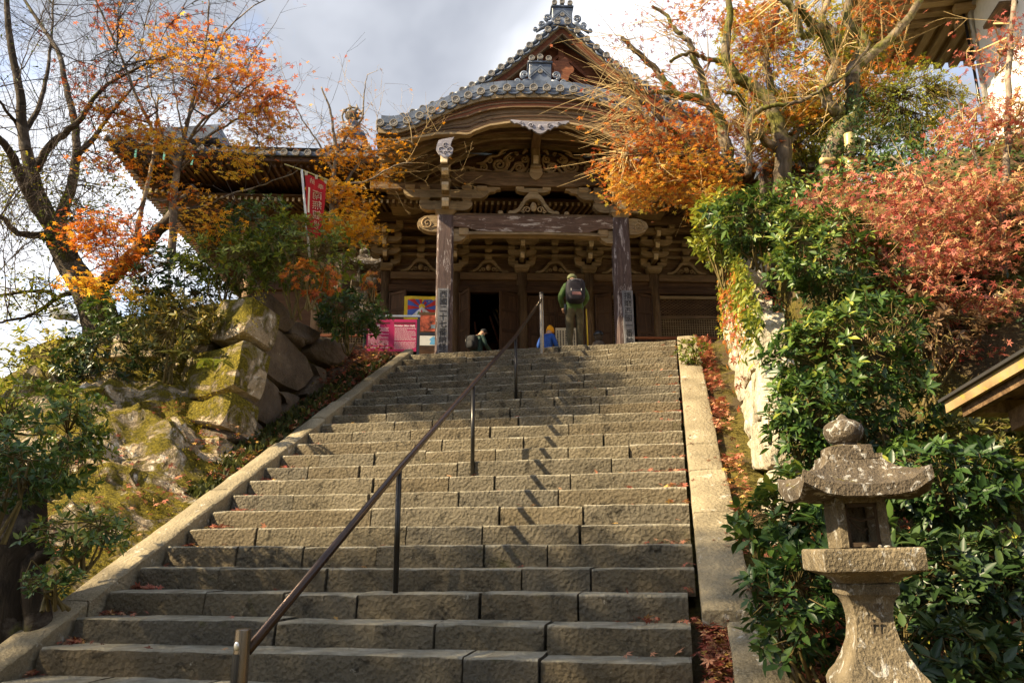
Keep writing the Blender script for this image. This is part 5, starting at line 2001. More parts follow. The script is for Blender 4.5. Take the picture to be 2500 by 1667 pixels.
TB = 13.1
b0 = at(*cr6(820, 1180), TB)
t = Tree('maple_tree', 'gnarled maple in the middle of the bank with twisting pale branches', 'tree', 6, b0, 'pollarded maples on the bank')
lb = [t.limb(path(cr6, [(825, 1230), (815, 1100), (800, 950), (760, 800), (705, 640), (600, 540), (515, 480), (470, 380), (460, 250), (475, 120), (450, 0), (430, -80)], TB, TB - .3), .18, .05, wig=.06, n=10),
      t.limb(path(cr6, [(760, 790), (715, 700), (730, 560), (720, 400), (735, 250), (760, 100), (740, -40)], TB, TB + .4), .10, .05, wig=.06),
      t.limb(path(cr6, [(590, 1120), (600, 1000), (585, 860), (600, 770), (660, 710), (740, 680), (860, 665), (1000, 610), (1100, 545), (1220, 470), (1370, 280)], TB - .4, TB - .8), .07, .02, wig=.04),
      t.limb(path(cr6, [(600, 770), (560, 640), (480, 600), (430, 560)], TB - .4, TB - .6), .06, .03, wig=.05),
      t.limb(path(cr6, [(800, 930), (700, 900), (640, 870), (600, 900)], TB, TB - .5), .10, .05, wig=.05),
      t.limb(path(cr6, [(810, 900), (880, 890), (960, 800), (1000, 790)], TB, TB + .4), .07, .03, wig=.04),
      t.limb(path(cr6, [(515, 480), (430, 400), (330, 370), (200, 340), (100, 390)], TB, TB - .4), .06, .03, wig=.06)]
for P in lb[1:]:
    for i in range(4, len(P), 5):
        shoots(t, P[i], np.array([-.7, -.4, .6]), 5, 1.1, .55, .16, .45, .07)
for (X, Y, rx, rz, n, ti) in [(560, 880, .7, .4, 110, .4), (700, 1000, .5, .3, 50, .5), (420, 800, .6, .35, 80, .35), (640, 480, .6, .5, 50, .4), (820, 700, .5, .5, 60, .6), (350, 560, .6, .35, 44, .35), (640, 250, .6, .5, 46, .4), (300, 100, .7, .4, 50, .3), (520, 60, .5, .3, 36, .35)]:
    t.pad(at(*cr6(X, Y), TB + .35), (rx, .5, rz), int(n * .75), 5, .16, ti + .1, .08)
t.done(M['bark_moss'], M['twig'], M['l_mix'])

TC = 13.0
b0 = at(*cr6(480, 1150), TC)
t = Tree('maple_tree', 'gnarled maple leaning over the steps with rusty leaves before the porch roof', 'tree', 8, b0, 'pollarded maples on the bank')
lb = [t.limb(path(cr6, [(500, 1160), (470, 1080), (400, 1000), (330, 970), (200, 990), (60, 1000), (-60, 970), (-180, 990)], TC, TC - .6), .12, .05, wig=.05),
      t.limb(path(cr6, [(480, 1090), (440, 900), (410, 740), (330, 660), (180, 620), (100, 580), (30, 490), (-40, 400), (-120, 330), (-200, 250)], TC, TC - .3), .13, .04, wig=.06),
      t.limb(path(cr6, [(335, 665), (290, 500), (240, 380), (228, 280), (180, 230), (110, 180), (60, 100), (-30, 40)], TC - .1, TC - .2), .08, .03, wig=.05),
      t.limb(path(cr6, [(210, 985), (150, 870), (60, 790), (-30, 690), (-120, 640)], TC - .4, TC - .7), .06, .03, wig=.05),
      t.limb(path(cr6, [(110, 590), (0, 600), (-120, 560), (-230, 540)], TC - .3, TC - .6), .05, .025, wig=.05)]
for P in lb:
    for i in range(8, len(P), 4):
        shoots(t, P[i], W + np.array([0, 0, .3]), 5, 1.3, .6, .10, .3, .065)
for (X, Y) in [(-60, 970), (-180, 990), (-120, 640), (-230, 540), (-100, 800), (0, 880), (-150, 720)]:
    shoots(t, at(*cr6(X + 60, Y), TC - .5), W + np.array([0, 0, .15]), 15, 1.35, .55, .08, .3, .06)
for (X, Y, rx, rz, n, ti, sp) in [(150, 1130, 1.0, .45, 190, .55, .15), (-60, 1180, .9, .36, 150, .6, .14), (300, 1160, .7, .45, 110, .6, .14), (60, 930, .8, .3, 110, .38, .14), (250, 880, .6, .35, 70, .4, .14), (-200, 1020, .7, .3, 70, .4, .14),
                                  (330, 1290, .5, .2, 50, .7, .12), (-150, 1240, .5, .15, 40, .65, .1), (0, 700, .7, .35, 50, .35, .16), (150, 480, .5, .4, 20, .2, .2), (-200, 800, .6, .3, 36, .3, .2), (-60, 200, .5, .4, 14, .15, .25), (200, 60, .5, .25, 24, .3, .2)]:
    t.pad(at(*cr6(X, Y), TC - .4), (rx, .6, rz), int(n * (.85 if Y > 1080 else .5)), 6, sp * 1.1, ti + (.12 if Y > 1080 else 0), .078)
t.done(M['bark_moss'], M['twig'], M['l_mix'])

# ---- red maple at the edge of the frame
TR = 8.6
b0 = at(2420, 1000, TR + .3)
b0[2] = gz(b0) - .1
t = Tree('maple_tree', 'red maple with dense pink and orange leaves in front of the white walled building', 'tree', 9, b0)
lb = [t.limb([b0, at(2440, 860, TR + .2), at(2450, 700, TR + .1), at(2440, 520, TR), at(2460, 340, TR), at(2470, 150, TR), at(2480, 0, TR)], .06, .03),
      t.limb([at(2445, 760, TR + .1), at(2350, 600, TR), at(2260, 470, TR - .1), at(2180, 380, TR - .2)], .04, .01),
      t.limb([at(2440, 620, TR + .1), at(2400, 450, TR), at(2360, 320, TR), at(2330, 240, TR)], .035, .01),
      t.limb([at(2440, 840, TR + .1), at(2330, 760, TR - .2), at(2220, 680, TR - .2), at(2090, 560, TR - .2)], .04, .01),
      t.limb([at(2440, 900, TR + .2), at(2340, 880, TR), at(2280, 800, TR - .1), at(2200, 780, TR)], .03, .01)]
for P in lb:
    for i in range(4, len(P), 3):
        t.twig(P[i], unit(t.rs.normal(0, 1, 3) * np.array([1, .6, .5]) + np.array([-.5, -.2, .5])), t.rs.uniform(.4, .9), .006, 1, .2, .1, 2, .3, .3, .06)
for (px, py, rx, rz, n, ti, dy) in [(2440, 300, .5, .35, 90, .45, 0), (2380, 480, .5, .35, 150, .5, 0), (2250, 520, .5, .3, 120, .45, -.1), (2140, 600, .4, .22, 80, .4, -.1), (2350, 620, .55, .3, 170, .5, -.1), (2460, 560, .5, .4, 150, .6, 0),
                                    (2230, 660, .5, .2, 90, .4, -.2), (2420, 760, .5, .22, 110, .55, -.1), (2290, 740, .5, .16, 80, .35, -.2), (2050, 480, .35, .12, 36, .3, -.1), (2450, 120, .45, .4, 60, .35, .2), (2330, 340, .3, .25, 44, .5, 0),
                                    (2470, 900, .3, .3, 50, .75, .2), (2190, 450, .35, .15, 40, .4, 0), (2100, 520, .4, .1, 40, .35, -.2), (2420, 1000, .35, .2, 40, .7, .2), (2330, 880, .35, .2, 40, .4, .1), (2330, 980, .25, .12, 26, .4, .2)]:
    t.pad(at(px, py, TR + dy), (rx, .5, rz), int(n * .8), 7, .13, ti + .04, .060, flatness=.5, droop=.2)
t.done(M['bark'], M['twig'], M['l_red'])

# ---- shrubs of the right bank
RSX = [
    ('shrub', 'big evergreen shrub with whorled leaves in the middle of the bank', (2080, 890), 7.4, (.85, .6, .80), 640, 7, .11, 'l_green', .5),
    ('shrub', 'upper evergreen shrub with pale young leaves under the bamboo post', (2030, 630), 8.6, (.85, .6, .62), 520, 7, .11, 'l_green', .62),
    ('shrub', 'evergreen shrub leaning over the pale wall next to the stone lantern finial', (1970, 1015), 7.0, (.42, .4, .5), 290, 7, .108, 'l_green', .5),
    ('shrub', 'bright leafy plant spilling over the wall edge beside the hall', (1755, 560), 11.4, (.42, .6, .6), 240, 6, .14, 'l_yg', .55),
    ('shrub', 'leafy tangle on top of the wall under the gnarled maples', (1840, 540), 10.2, (.65, .6, .45), 300, 6, .14, 'l_green', .55),
    ('shrub', 'dark evergreen shrub behind the lantern firebox', (1960, 1280), 6.2, (.55, .5, .42), 260, 7, .13, 'l_green', .5),
    ('shrub', 'dark shrub at the foot of the stone lantern', (1930, 1470), 5.6, (.35, .35, .36), 150, 7, .115, 'l_green', .42),
    ('shrub', 'shaded evergreen shrub to the side of the lantern roof', (2300, 1180), 6.6, (.62, .6, .40), 320, 7, .125, 'l_green', .38),
    ('shrub', 'shaded evergreen shrub in the lower corner behind the lantern', (2330, 1420), 5.9, (.62, .55, .42), 340, 7, .125, 'l_shade', .5),
    ('shrub', 'shaded low shrub at the very edge beside the lantern shaft', (2300, 1610), 5.2, (.6, .5, .28), 220, 7, .12, 'l_shade', .5),
    ('shrub', 'olive shrub under the small roof corner', (2400, 1080), 7.4, (.55, .5, .35), 180, 7, .13, 'l_olive', .65),
    ('shrub', 'straggling shrub with dead brown sprays below the red maple', (2240, 800), 8.3, (.7, .4, .55), 220, 6, .10, 'l_brown', .55),
    ('shrub', 'dry brown undergrowth at the photo edge below the red maple', (2440, 700), 8.8, (.6, .4, .7), 240, 6, .09, 'l_brown', .6),
    ('shrub', 'clipped yellow green hedge below the rafters of the white building', (2240, 250), 12.6, (1.05, .7, .62), 900, 5, .075, 'l_yg', .62),
    ('shrub', 'dark green bush under the hedge behind the red maple', (2170, 370), 12.2, (1.0, .6, .65), 420, 6, .11, 'l_shade', .6),
    ('yellow_tree', 'yellow leaved tree top behind the gnarled maples', (1960, 190), 16.0, (2.3, 1.1, 2.3), 2100, 6, .12, 'l_yg', .9),
    ('shrub', 'yellow green bush between the maples and the bamboo rail', (1960, 330), 14.0, (1.0, .8, 1.0), 640, 6, .12, 'l_yg', .75),
    ('shrub', 'low fern like tuft hanging over the top of the kerb', (1690, 855), 13.4, (.3, .3, .25), 60, 6, .10, 'l_yg', .45),
]
for i, (nm, lab, (px, py), Yd, r_, n, per, lf, mt, ti) in enumerate(RSX):
    shrub(nm, lab, at(px, py, Yd), r_, n, per, lf, M[mt], 500 + i, ti, cat='hedge' if 'hedge' in lab[:30] else 'tree' if nm == 'yellow_tree' else 'shrub')


# ferns
def fern(label, p, n, L, seed, mat):
    rs = np.random.RandomState(seed)
    root = empty('fern', p, 0, label, 'fern')
    A, B, P, D, N, S, T = [], [], [], [], [], [], []
    for i in range(n):
        a = rs.uniform(0, 6.28)
        h = np.array([math.cos(a), math.sin(a) - .4, 0])
        q = np.array(p, float)
        for k in range(14):
            t_ = k / 14
            d = unit(h * (.4 + t_) + np.array([0, 0, .9 - 1.9 * t_]))
            e_ = q + d * L / 14
            A.append(q); B.append(e_)
            sd = unit(np.cross(d, [0, 0, 1]))
            for sg in (-1, 1):
                P.append(e_); D.append(unit(sd * sg + d * .35)); N.append(unit(np.cross(sd, d))); S.append(L * .26 * math.sin(math.pi * (.12 + .86 * t_))); T.append(.5 + rs.normal(0, .15))
            q = e_
    segs_mesh('stalks', A, B, [.004] * len(A), [.003] * len(A), M['stem'], root, 3, p)
    leaves('fronds', P, D, N, S, np.array(T), LEAF_D, mat, root, 'stuff', p)


for i, (px, py, Yd, lab, ti) in enumerate([(2290, 690, 8.9, 'green fern hanging in shade below the red maple', 'l_green'), (2350, 720, 8.9, 'fern frond cluster nearest the frame edge under the red maple', 'l_green'),
                                           (2420, 1150, 6.9, 'yellowing fern below the small roof corner', 'l_yg'), (2480, 1240, 6.4, 'pale fern at the frame edge below the small roof', 'l_yg'),
                                           (430, 880, 11.3, 'fern tuft in a joint of the sunny mossy wall', 'l_olive'), (520, 900, 11.2, 'second fern tuft beside the boulder corner', 'l_yg')]):
    fern(lab, at(px, py, Yd), 7, .42, 600 + i, M[ti])

# ---- undergrowth, creepers, moss and fallen leaves: not countable
rs = np.random.RandomState(99)
n = 26000
u = rs.uniform(1.15, 8.5, n)
s = rs.uniform(5.6, 13.5, n)
P = u[:, None] * RX + s[:, None] * AX
P[:, 2] = ground_h(u, s) + rs.uniform(-.05, .5, n)
keep = vnoise(P * .9, 4) > -.35
P = P[keep]
D, N = leaf_dirs(rs, len(P), .2, .1)
N = N + np.array([-.3, -.6, .4])
o = leaves('undergrowth', P, D, N, .10 * rs.uniform(.4, 1.3, len(P)), .52 + vnoise(P * .8, 6) * .25 + rs.normal(0, .2, len(P)), LEAF_E, M['l_green'], None, 'stuff')
setp(o, 'dark green undergrowth covering the steep bank', 'undergrowth')
n = 9000
u = rs.uniform(1.05, 9.5, n)
s = rs.uniform(5.6, 14, n)
P = u[:, None] * RX + s[:, None] * AX
P[:, 2] = ground_h(u, s) + rs.uniform(.1, .5, n)
P = P[vnoise(P * 1.1, 14) > .05]
D, N = leaf_dirs(rs, len(P), .5, .1)
N = N + np.array([0, -.5, .3])
o = leaves('bank_leaf_litter', P, D, N, .085 * rs.uniform(.6, 1.2, len(P)), .4 + rs.normal(0, .3, len(P)), LEAF_M, M['l_fallen'], None, 'stuff')
setp(o, 'dead maple leaves caught among the bank shrubs', 'leaf litter')

# creepers on the pale wall and its top
n = 2900
s = rs.uniform(0.2, 8.6, n)
zt_ = np.minimum(3.7 + .62 * s, 7.3)
z = zt_ - np.abs(rs.normal(0, 1.0, n)) * (.25 + .10 * s) + .15
okk = (z > Z1 + (8 + s - Y1) * SLOPE - .05) & (vnoise(np.stack([s * 2, z * 2, s], 1), 8) > -.25 - .25 * (z > zt_ - .7))
s, z = s[okk], z[okk]
P = O3 + s[:, None] * AX + z[:, None] * lean3 + N3 * rs.uniform(.04, .22, len(s))[:, None]
D = unit(rs.normal(0, .5, P.shape) + np.array([0, 0, -.7]) + N3 * .3)
o = leaves('wall_creeper', P, D, N3 + rs.normal(0, .4, P.shape), .10 * rs.uniform(.6, 1.2, len(P)), .5 + vnoise(P * 1.5, 3) * .3 + rs.normal(0, .2, len(P)), LEAF_E, M['l_yg'], None, 'stuff')
setp(o, 'green and yellow creepers hanging down the pale wall', 'creeper')
n = 800
s = rs.uniform(2.2, 8.6, n)
z = np.minimum(3.6 + .62 * s, 7.2) - np.abs(rs.normal(0, .8, n)) * (.5 + .1 * s)
okk = z > Z1 + (8 + s - Y1) * SLOPE
s, z = s[okk], z[okk]
P = O3 + s[:, None] * AX + z[:, None] * lean3 + N3 * rs.uniform(.05, .2, len(s))[:, None]
o = leaves('dry_creeper', P, unit(rs.normal(0, .4, P.shape) + np.array([0, 0, -.9])), N3 + rs.normal(0, .4, P.shape), .09, .3 + rs.normal(0, .3, len(P)), LEAF_M, M['l_mix'], None, 'stuff')
setp(o, 'withered rusty creeper leaves on the pale wall', 'creeper')

# fallen leaves: gutter, step ends, kerb, left gutter, slope
Pf, Sf = [], []


def scatter(n, ufun, sfun, zfun, size=.07):
    u = ufun(n)
    s = sfun(n)
    P = u[:, None] * RX + s[:, None] * AX
    P[:, 2] = zfun(u, s)
    Pf.append(P)
    Sf.append(np.full(len(P), size) * rs.uniform(.6, 1.2, len(P)))


zsv = lambda s: np.clip(Z1 + (s - Y1) * SLOPE, 0, ZP)
scatter(2000, lambda n: rs.uniform(.50, .76, n) - .02, lambda n: 6.9 + rs.uniform(0, 1, n) ** .8 * 9.2, lambda u, s: zsv(s) - .04 + rs.uniform(0, .10, len(u)) + .18 * np.maximum(u - .6, 0), .068)
scatter(2600, lambda n: rs.uniform(.10, .34, n), lambda n: rs.uniform(4.4, 6.9, n), lambda u, s: zsv(s) - .17 + rs.uniform(0, .10, len(u)), .075)
scatter(2300, lambda n: rs.uniform(.72, 1.7, n), lambda n: rs.uniform(4.6, 8.2, n), lambda u, s: np.maximum(ground_h(u, s), zsv(s) - .25) + rs.uniform(.02, .14, len(u)), .075)
for k in range(-2, 24):                                          # on the treads
    zk, s0 = Z1 + k * RISE, Y1 + k * RUN
    m = int(rs.choice([14, 22, 34, 48]))
    scatter(m, lambda n: XR - np.abs(rs.normal(0, .26, n)) * rs.uniform(.5, 1.3) - .02, lambda n: s0 + RUN - np.abs(rs.normal(0, .10, n)) - .02, lambda u, s: np.full(len(u), zk) + .012 + rs.uniform(0, .035, len(u)), .062)
    m = 34 if k < 16 else 16
    scatter(m, lambda n: XL + np.abs(rs.normal(0, .16, n)) + .02, lambda n: s0 + RUN - np.abs(rs.normal(0, .06, n)) - .02, lambda u, s: np.full(len(u), zk) + .012 + rs.uniform(0, .03, len(u)), .06)
    scatter(5, lambda n: rs.uniform(XL + .3, XR - .3, n), lambda n: s0 + rs.uniform(.05, RUN - .02, n), lambda u, s: np.full(len(u), zk) + .012, .06)
scatter(40, lambda n: rs.uniform(.14, .5, n), lambda n: rs.uniform(7, 15.5, n), lambda u, s: zsv(s) + .05, .055)
scatter(2600, lambda n: -6.02 - np.abs(rs.normal(0, .25, n)), lambda n: rs.uniform(9.4, 16.2, n), lambda u, s: np.maximum(zsv(s) - .03, 0) + rs.uniform(0, .07, len(u)), .066)
scatter(1400, lambda n: rs.uniform(-7.2, -6.05, n), lambda n: rs.uniform(13.5, 17.0, n), lambda u, s: np.maximum(zsv(s), 0) + rs.uniform(0, .35, len(u)), .07)
scatter(2200, lambda n: rs.uniform(-9.5, -6.1, n), lambda n: rs.uniform(5.5, 10.6, n), lambda u, s: ground_h(u, s) + .5 * np.minimum(-6.06 - u, 1.5) + rs.uniform(.1, .3, len(u)), .06)
P = np.concatenate(Pf)
Sf = np.concatenate(Sf)
keep = vnoise(P * 3.2, 21) + rs.normal(0, .25, len(P)) > -.22
P, Sf = P[keep], Sf[keep]
D, N = leaf_dirs(rs, len(P), .62, .0)
o = leaves('fallen_leaves', P, D, N, Sf, .50 + vnoise(P * 1.3, 2) * .25 + rs.normal(0, .27, len(P)), LEAF_M, M['l_fallen'], None, 'stuff')
setp(o, 'drifts of fallen red maple leaves along the steps and gutters', 'fallen leaves')

# moss cushions on the sunny slope
n = 30000
ki = rs.randint(0, len(q0), n)
P = Vr[ki] + rs.normal(0, .04, (n, 3)) * np.array([1, 1, .2]) + np.array([0, 0, .012])
P = P[(vnoise(P * 1.4, 31) > .2) & (q0[ki, 0] < -6.12)]
o = leaves('moss', P, unit(rs.normal(0, .6, P.shape) + np.array([-.3, -.4, .8])), rvec(rs, len(P)), .03 * rs.uniform(.5, 1.2, len(P)), .5 + vnoise(P * 1.8, 8) * .25 + rs.normal(0, .18, len(P)), LEAF_D, M['moss'], None, 'stuff')
setp(o, 'golden green moss on the slope beside the kerb', 'moss')
n = 26000
aa = rs.uniform(-.2, 4.2, n)
bb = rs.uniform(-1.2, 3.1, n)
P = PB + aa[:, None] * 1.4 * G + (bb[:, None] * 1.12 - .4) * E2 + N2 * rs.uniform(.04, .16, n)[:, None]
P = P[vnoise(P * 1.6, 12) > .1]
o = leaves('wall_moss', P, unit(rs.normal(0, .5, P.shape) + N2 + np.array([0, 0, .5])), rvec(rs, len(P)), .03 * rs.uniform(.5, 1.2, len(P)), .5 + vnoise(P * 1.8, 8) * .25 + rs.normal(0, .18, len(P)), LEAF_D, M['moss'], None, 'stuff')
setp(o, 'moss growing over the sunny face of the boulder wall', 'moss')
# grass like weeds along the foot of the boulder wall
n = 2600
u = -6.05 - rs.uniform(0, .5, n)
s = rs.uniform(9.2, 16, n)
P = u[:, None] * RX + s[:, None] * AX
P[:, 2] = zsv(s) - .05
o = leaves('weeds', P, unit(rs.normal(0, .5, P.shape) + np.array([0.2, -.2, .9])), rvec(rs, len(P)), .15 * rs.uniform(.4, 1.2, len(P)), .35 + rs.normal(0, .2, len(P)), LEAF_D, M['l_olive'], None, 'stuff')
setp(o, 'short weeds in the gutter under the boulder wall', 'weeds')

# ---- evergreen that stands beside the path outside the frame and shades the lowest steps
b0 = st(-12.4, .2, 0)
b0[2] = gz(b0)
t = Tree('evergreen_tree', 'evergreen tree beside the path that shades the lowest steps', 'tree', 21, b0)
tp_ = st(-12.4, .2, 10.0)
t.limb([b0, (b0 * .6 + tp_ * .4), tp_ * .85 + b0 * .15, tp_ + [0, 0, 1]], .3, .08, n=10)
for i in range(9):
    a = i * 2.4
    t.limb([tp_ + [0, 0, -3.5 + .35 * i], tp_ + [1.5 * math.cos(a), .7 * math.sin(a), -1.2 + .2 * i], tp_ + [3.0 * math.cos(a), 1.2 * math.sin(a), -.6 + .2 * i]], .07, .02, n=6)
t.pad(tp_, (4.5, 2.1, 1.6), 1800, 9, .22, .45, .14, twigs=False, shell=.1)
t.done(M['bark_dark'], M['twig_dark'], M['l_green'], LEAF_E)

# ---- unseen foliage added behind the camera to cut sky light on the risers
rs = np.random.RandomState(55)
P = []
for i in range(46):
    u_, s_ = rs.uniform(-15, 20), rs.uniform(-17, -8)
    P.append(st(u_, s_, rs.uniform(2, 13)) + ell(rs, 190, .6) * np.array([2.6, 2.2, 2.8]))
P = np.concatenate(P)
D, N = leaf_dirs(rs, len(P), .3, .1)
o = leaves('sky_blocking_foliage', P, D, N + AX, .75, .4 + rs.normal(0, .25, len(P)), LEAF_D, M['l_shade'], None, 'stuff')
setp(o, 'unseen evergreen foliage added behind the camera to block sky light', 'woodland')

b0 = st(-12.3, 7.8, 0)  # unseen tree added to shade the upper steps and break the rail's shadow
b0[2] = gz(b0)
t = Tree('evergreen_tree', 'unseen tall evergreen added by the bank to dapple the upper steps', 'tree', 22, b0)
tp_ = st(-12.2, 7.9, 12.4)
t.limb([b0, (b0 * .6 + tp_ * .4), tp_ * .85 + b0 * .15, tp_ + [0, 0, 1]], .3, .08, n=10)
for i in range(9):
    a = i * 2.4
    t.limb([tp_ + [0, 0, -3.0 + .3 * i], tp_ + [1.0 * math.cos(a), .9 * math.sin(a), -1.0 + .2 * i], tp_ + [1.8 * math.cos(a), 1.8 * math.sin(a), -.5 + .2 * i]], .06, .02, n=6)
t.pad(tp_, (2.0, 2.6, 1.5), 1500, 9, .2, .45, .13, twigs=False, shell=.1)
t.done(M['bark_dark'], M['twig_dark'], M['l_green'], LEAF_E)
# ================================================================== stone lanterns
SQ = lambda t: 1.0 / max(abs(math.cos(t)), abs(math.sin(t)))
IRON = flat('rusty_frame', (.05, .032, .018), .8)


def stone_lantern(label, loc, rz, s=1.0, mat=None, writing=True, tilt=(0, 0)):
    mat = mat or M['lantern']
    o = empty('stone_lantern', loc, rz, label, 'stone lantern')
    o.scale = (s * .76, s * .76, s)
    o.rotation_euler = (tilt[0], tilt[1], rz)

    def rough(mb, name, deg=35, amp=.006):
        ob = mb.build(name, M['lantern_roof'] if name in ('roof', 'jewel', 'stepped_cap') else mat, o)
        n = len(ob.data.vertices)
        co = np.zeros(n * 3)
        ob.data.vertices.foreach_get('co', co)
        co = co.reshape(-1, 3)
        co += (amp * vnoise(co * 9, 3))[:, None] * unit(co - co.mean(0))
        ob.data.vertices.foreach_set('co', co.ravel())
        ob.data.update()
        return smooth_by_angle(ob, deg)

    rough(MB().lathe([(.42, 0), (.42, .2), (.40, .22)], 16, sq=SQ), 'plinth')
    rough(MB().lathe([(.30, .22), (.305, .30), (.285, .335), (.24, .38), (.195, .45), (.158, .53), (.140, .61), (.138, .67), (.150, .73), (.172, .77), (.198, .79), (.198, .845), (.185, .855)], 16, sq=SQ), 'shaft', 30)
    rough(MB().lathe([(.20, .855), (.235, .885), (.30, .905), (.362, .925), (.368, .94), (.366, 1.04), (.355, 1.052)], 16, sq=SQ), 'platform', 30)
    fb = part('firebox', o)
    for sx in (-1, 1):
        for sy in (-1, 1):
            MB().box((sx * .155 - .035, sx * .155 + .035), (sy * .155 - .035, sy * .155 + .035), (1.05, 1.35), .008).build('corner_post', mat, fb)
    MB().box((-.19, .19), (-.188, .188), (1.315, 1.352), .006).build('head_stone', mat, fb)
    MB().box((-.192, -.165), (-.12, .12), (1.05, 1.315), .006).build('side_panel', mat, fb)
    MB().box((-.12, .12), (.15, .18), (1.05, 1.315), .006).build('back_panel', mat, fb)
    mb = MB()
    for a, b in (((-.12, -.10), (1.06, 1.31)), ((.10, .12), (1.06, 1.31)), ((-.12, .12), (1.06, 1.085)), ((-.12, .12), (1.29, 1.31))):
        mb.box(a, (-.17, -.15), b)
    mb.tube([(-.1, -.14, 1.24), (.0, -.13, 1.21), (.11, -.14, 1.23)], .008, 5)
    mb.tube([(-.09, -.14, 1.22), (.01, -.13, 1.14), (.04, -.13, 1.17)], .006, 5)
    mb.build('rusty_frame', IRON, fb)
    MB().ball((-.02, -.21, 1.062), (.022, .018, .012), 7, 5).ball((.09, -.22, 1.06), (.016, .02, .01), 7, 5).ball((.14, -.24, 1.058), (.03, .02, .008), 7, 5).build('pebbles', mat, fb, True)
    # roof: square, hollow slopes, corners turned up
    rings = [(.10, 1.345, 0), (.455, 1.335, .75), (.478, 1.345, .9), (.472, 1.41, 1.0), (.42, 1.425, .75), (.36, 1.450, .5), (.29, 1.492, .25), (.23, 1.545, .08), (.20, 1.585, 0)]
    V, F = [], []
    n = 32
    for r_, z, lift in rings:
        for k in range(n):
            t = 2 * math.pi * k / n
            f = SQ(t)
            cz_ = ((f - 1) / .4142) ** 2 if f > 1 else 0
            V.append((r_ * f * math.cos(t), r_ * f * math.sin(t), z + .10 * lift * cz_))
    for i in range(len(rings) - 1):
        for k in range(n):
            F.append((i * n + k, i * n + (k + 1) % n, i * n + n + (k + 1) % n, i * n + n + k))
    F += [tuple(range(n - 1, -1, -1)), tuple((len(rings) - 1) * n + k for k in range(n))]
    q = MB().add(V, F)
    rough(q, 'roof', 32, .008)
    rough(MB().lathe([(.21, 1.575), (.21, 1.605), (.165, 1.607), (.16, 1.66), (.15, 1.665)], 16, sq=SQ), 'stepped_cap', 30, .004)
    rough(MB().lathe([(.10, 1.66), (.09, 1.685), (.125, 1.70), (.152, 1.735), (.16, 1.765), (.148, 1.80), (.105, 1.825), (.05, 1.84), (.026, 1.865), (.006, 1.875)], 18), 'jewel', 50, .004)
    if writing:
        ink = flat('carved_letter', (.10, .075, .048), .9)
        for ch, x, z, sz in (('永', .035, .725, .085), ('代', -.045, .725, .085), ('廿', .0, .60, .12)):
            y = -float(np.interp(z, [.335, .38, .45, .53, .61, .67, .73, .77], [.285, .24, .195, .158, .140, .138, .150, .172])) - .006
            text('carved_lettering', ch, sz, ink, o, (x, y, z), (R(90) if z > .55 else R(65), 0, 0))
    return o


pb = at(2143, 1640, 4.75)
stone_lantern('large weathered stone lantern with square curved roof in the near foreground', (pb[0], pb[1], pb[2] - .34), R(-7), .97, tilt=(0, R(-1.2)))
pj = atd(838, 575, 16.6)
stone_lantern('small stone lantern half hidden by shrubs in front of the hall', (pj[0], pj[1], pj[2] - 1.80 * .98), R(14), .98, writing=False)
pk = at(-28, 1268, 4.1)
stone_lantern('stone lantern of which only a roof corner shows by the dark stump', (pk[0] - .66, pk[1] + .15, pk[2] - 1.40), R(20), 1.0, writing=False)
MB().box((-.09, .09), (-.05, .05), (-.3, .62), .01).build('grey_marker_post', M['rock'])
mk = COL.objects[-1]
mk.location = [float(v) for v in at(826, 680, 17.5)]
setp(mk, 'square grey stone post behind the small stone lantern', 'post')

# ================================================================== dark stump in the lower corner
t = Tree('tree_stump', 'dark gnarled mossy stump in the lower corner behind the kerb', 'tree stump', 31, at(50, 1530, 7.7))
t.limb([at(10, 1600, 7.7), at(25, 1500, 7.7), at(35, 1420, 7.7), at(45, 1330, 7.7), at(55, 1250, 7.7), at(60, 1160, 7.8)], .30, .20, n=18, wig=.02, per=4)
t.limb([at(85, 1580, 7.6), at(92, 1500, 7.6), at(80, 1420, 7.6), at(60, 1350, 7.65)], .13, .11, n=12, wig=.01, per=4)
t.limb([at(60, 1400, 7.6), at(95, 1360, 7.6), at(120, 1350, 7.6)], .08, .05, n=9)
t.done(bark_mat('stump_bark', (.008, .006, .004), (.035, .025, .016), .08), M['twig_dark'])

# ================================================================== notice board, panels, flag, banner
nb_ = empty('notice_board', tw(-3.5, -.55, 0), TY, 'crimson notice board with white print in a steel frame', 'notice board')
crim = flat('crimson_panel', (.36, .010, .085), .45, .4, var=.05)
white = flat('white_print', (.8, .78, .76), .6, var=.03)
pnl = MB().box((-.66, .56), (-.015, .015), (.55, 1.36), .004).build('panel', crim, nb_)
MB().box((-.72, .64), (-.03, .03), (1.42, 1.47), .006).build('top_bar', flat('grey_steel', (.36, .39, .42), .3, .5, .6), nb_)
for x in (-.70, .60):
    MB().box((x - .03, x + .03), (-.03, .03), (0, 1.42), .006).build('post', M['blackpaint'], nb_)
MB().box((-.62, -.10), (-.018, -.0155), (1.24, 1.29)).build('title_band', flat('dark_band', (.10, .01, .02), .5), pnl)
MB().box((0.0, .52), (-.018, -.0155), (1.24, 1.29)).build('title_band', flat('dark_band', (.10, .01, .02), .5), pnl)
text('title', 'Maniden (Main Hall)', .062, white, pnl, (.26, -.019, 1.195), weight=.0008)
text('title', '摩尼殿', .075, white, pnl, (-.45, -.019, 1.19))
rt_ = random.Random(5)
mb = MB()
for colx, w_ in ((-.62, .50), (.02, .52)):
    z = 1.14
    while z > .60:
        x = colx
        end = colx + w_ * (rt_.uniform(.55, 1) if rt_.random() < .25 else 1)
        while x < end - .02:
            l = rt_.uniform(.02, .07)
            mb.box((x, min(x + l, end)), (-.0185, -.016), (z, z + .006))
            x += l + .008
        z -= .028 if rt_.random() > .15 else .05
o = mb.build('small_print', white, pnl)
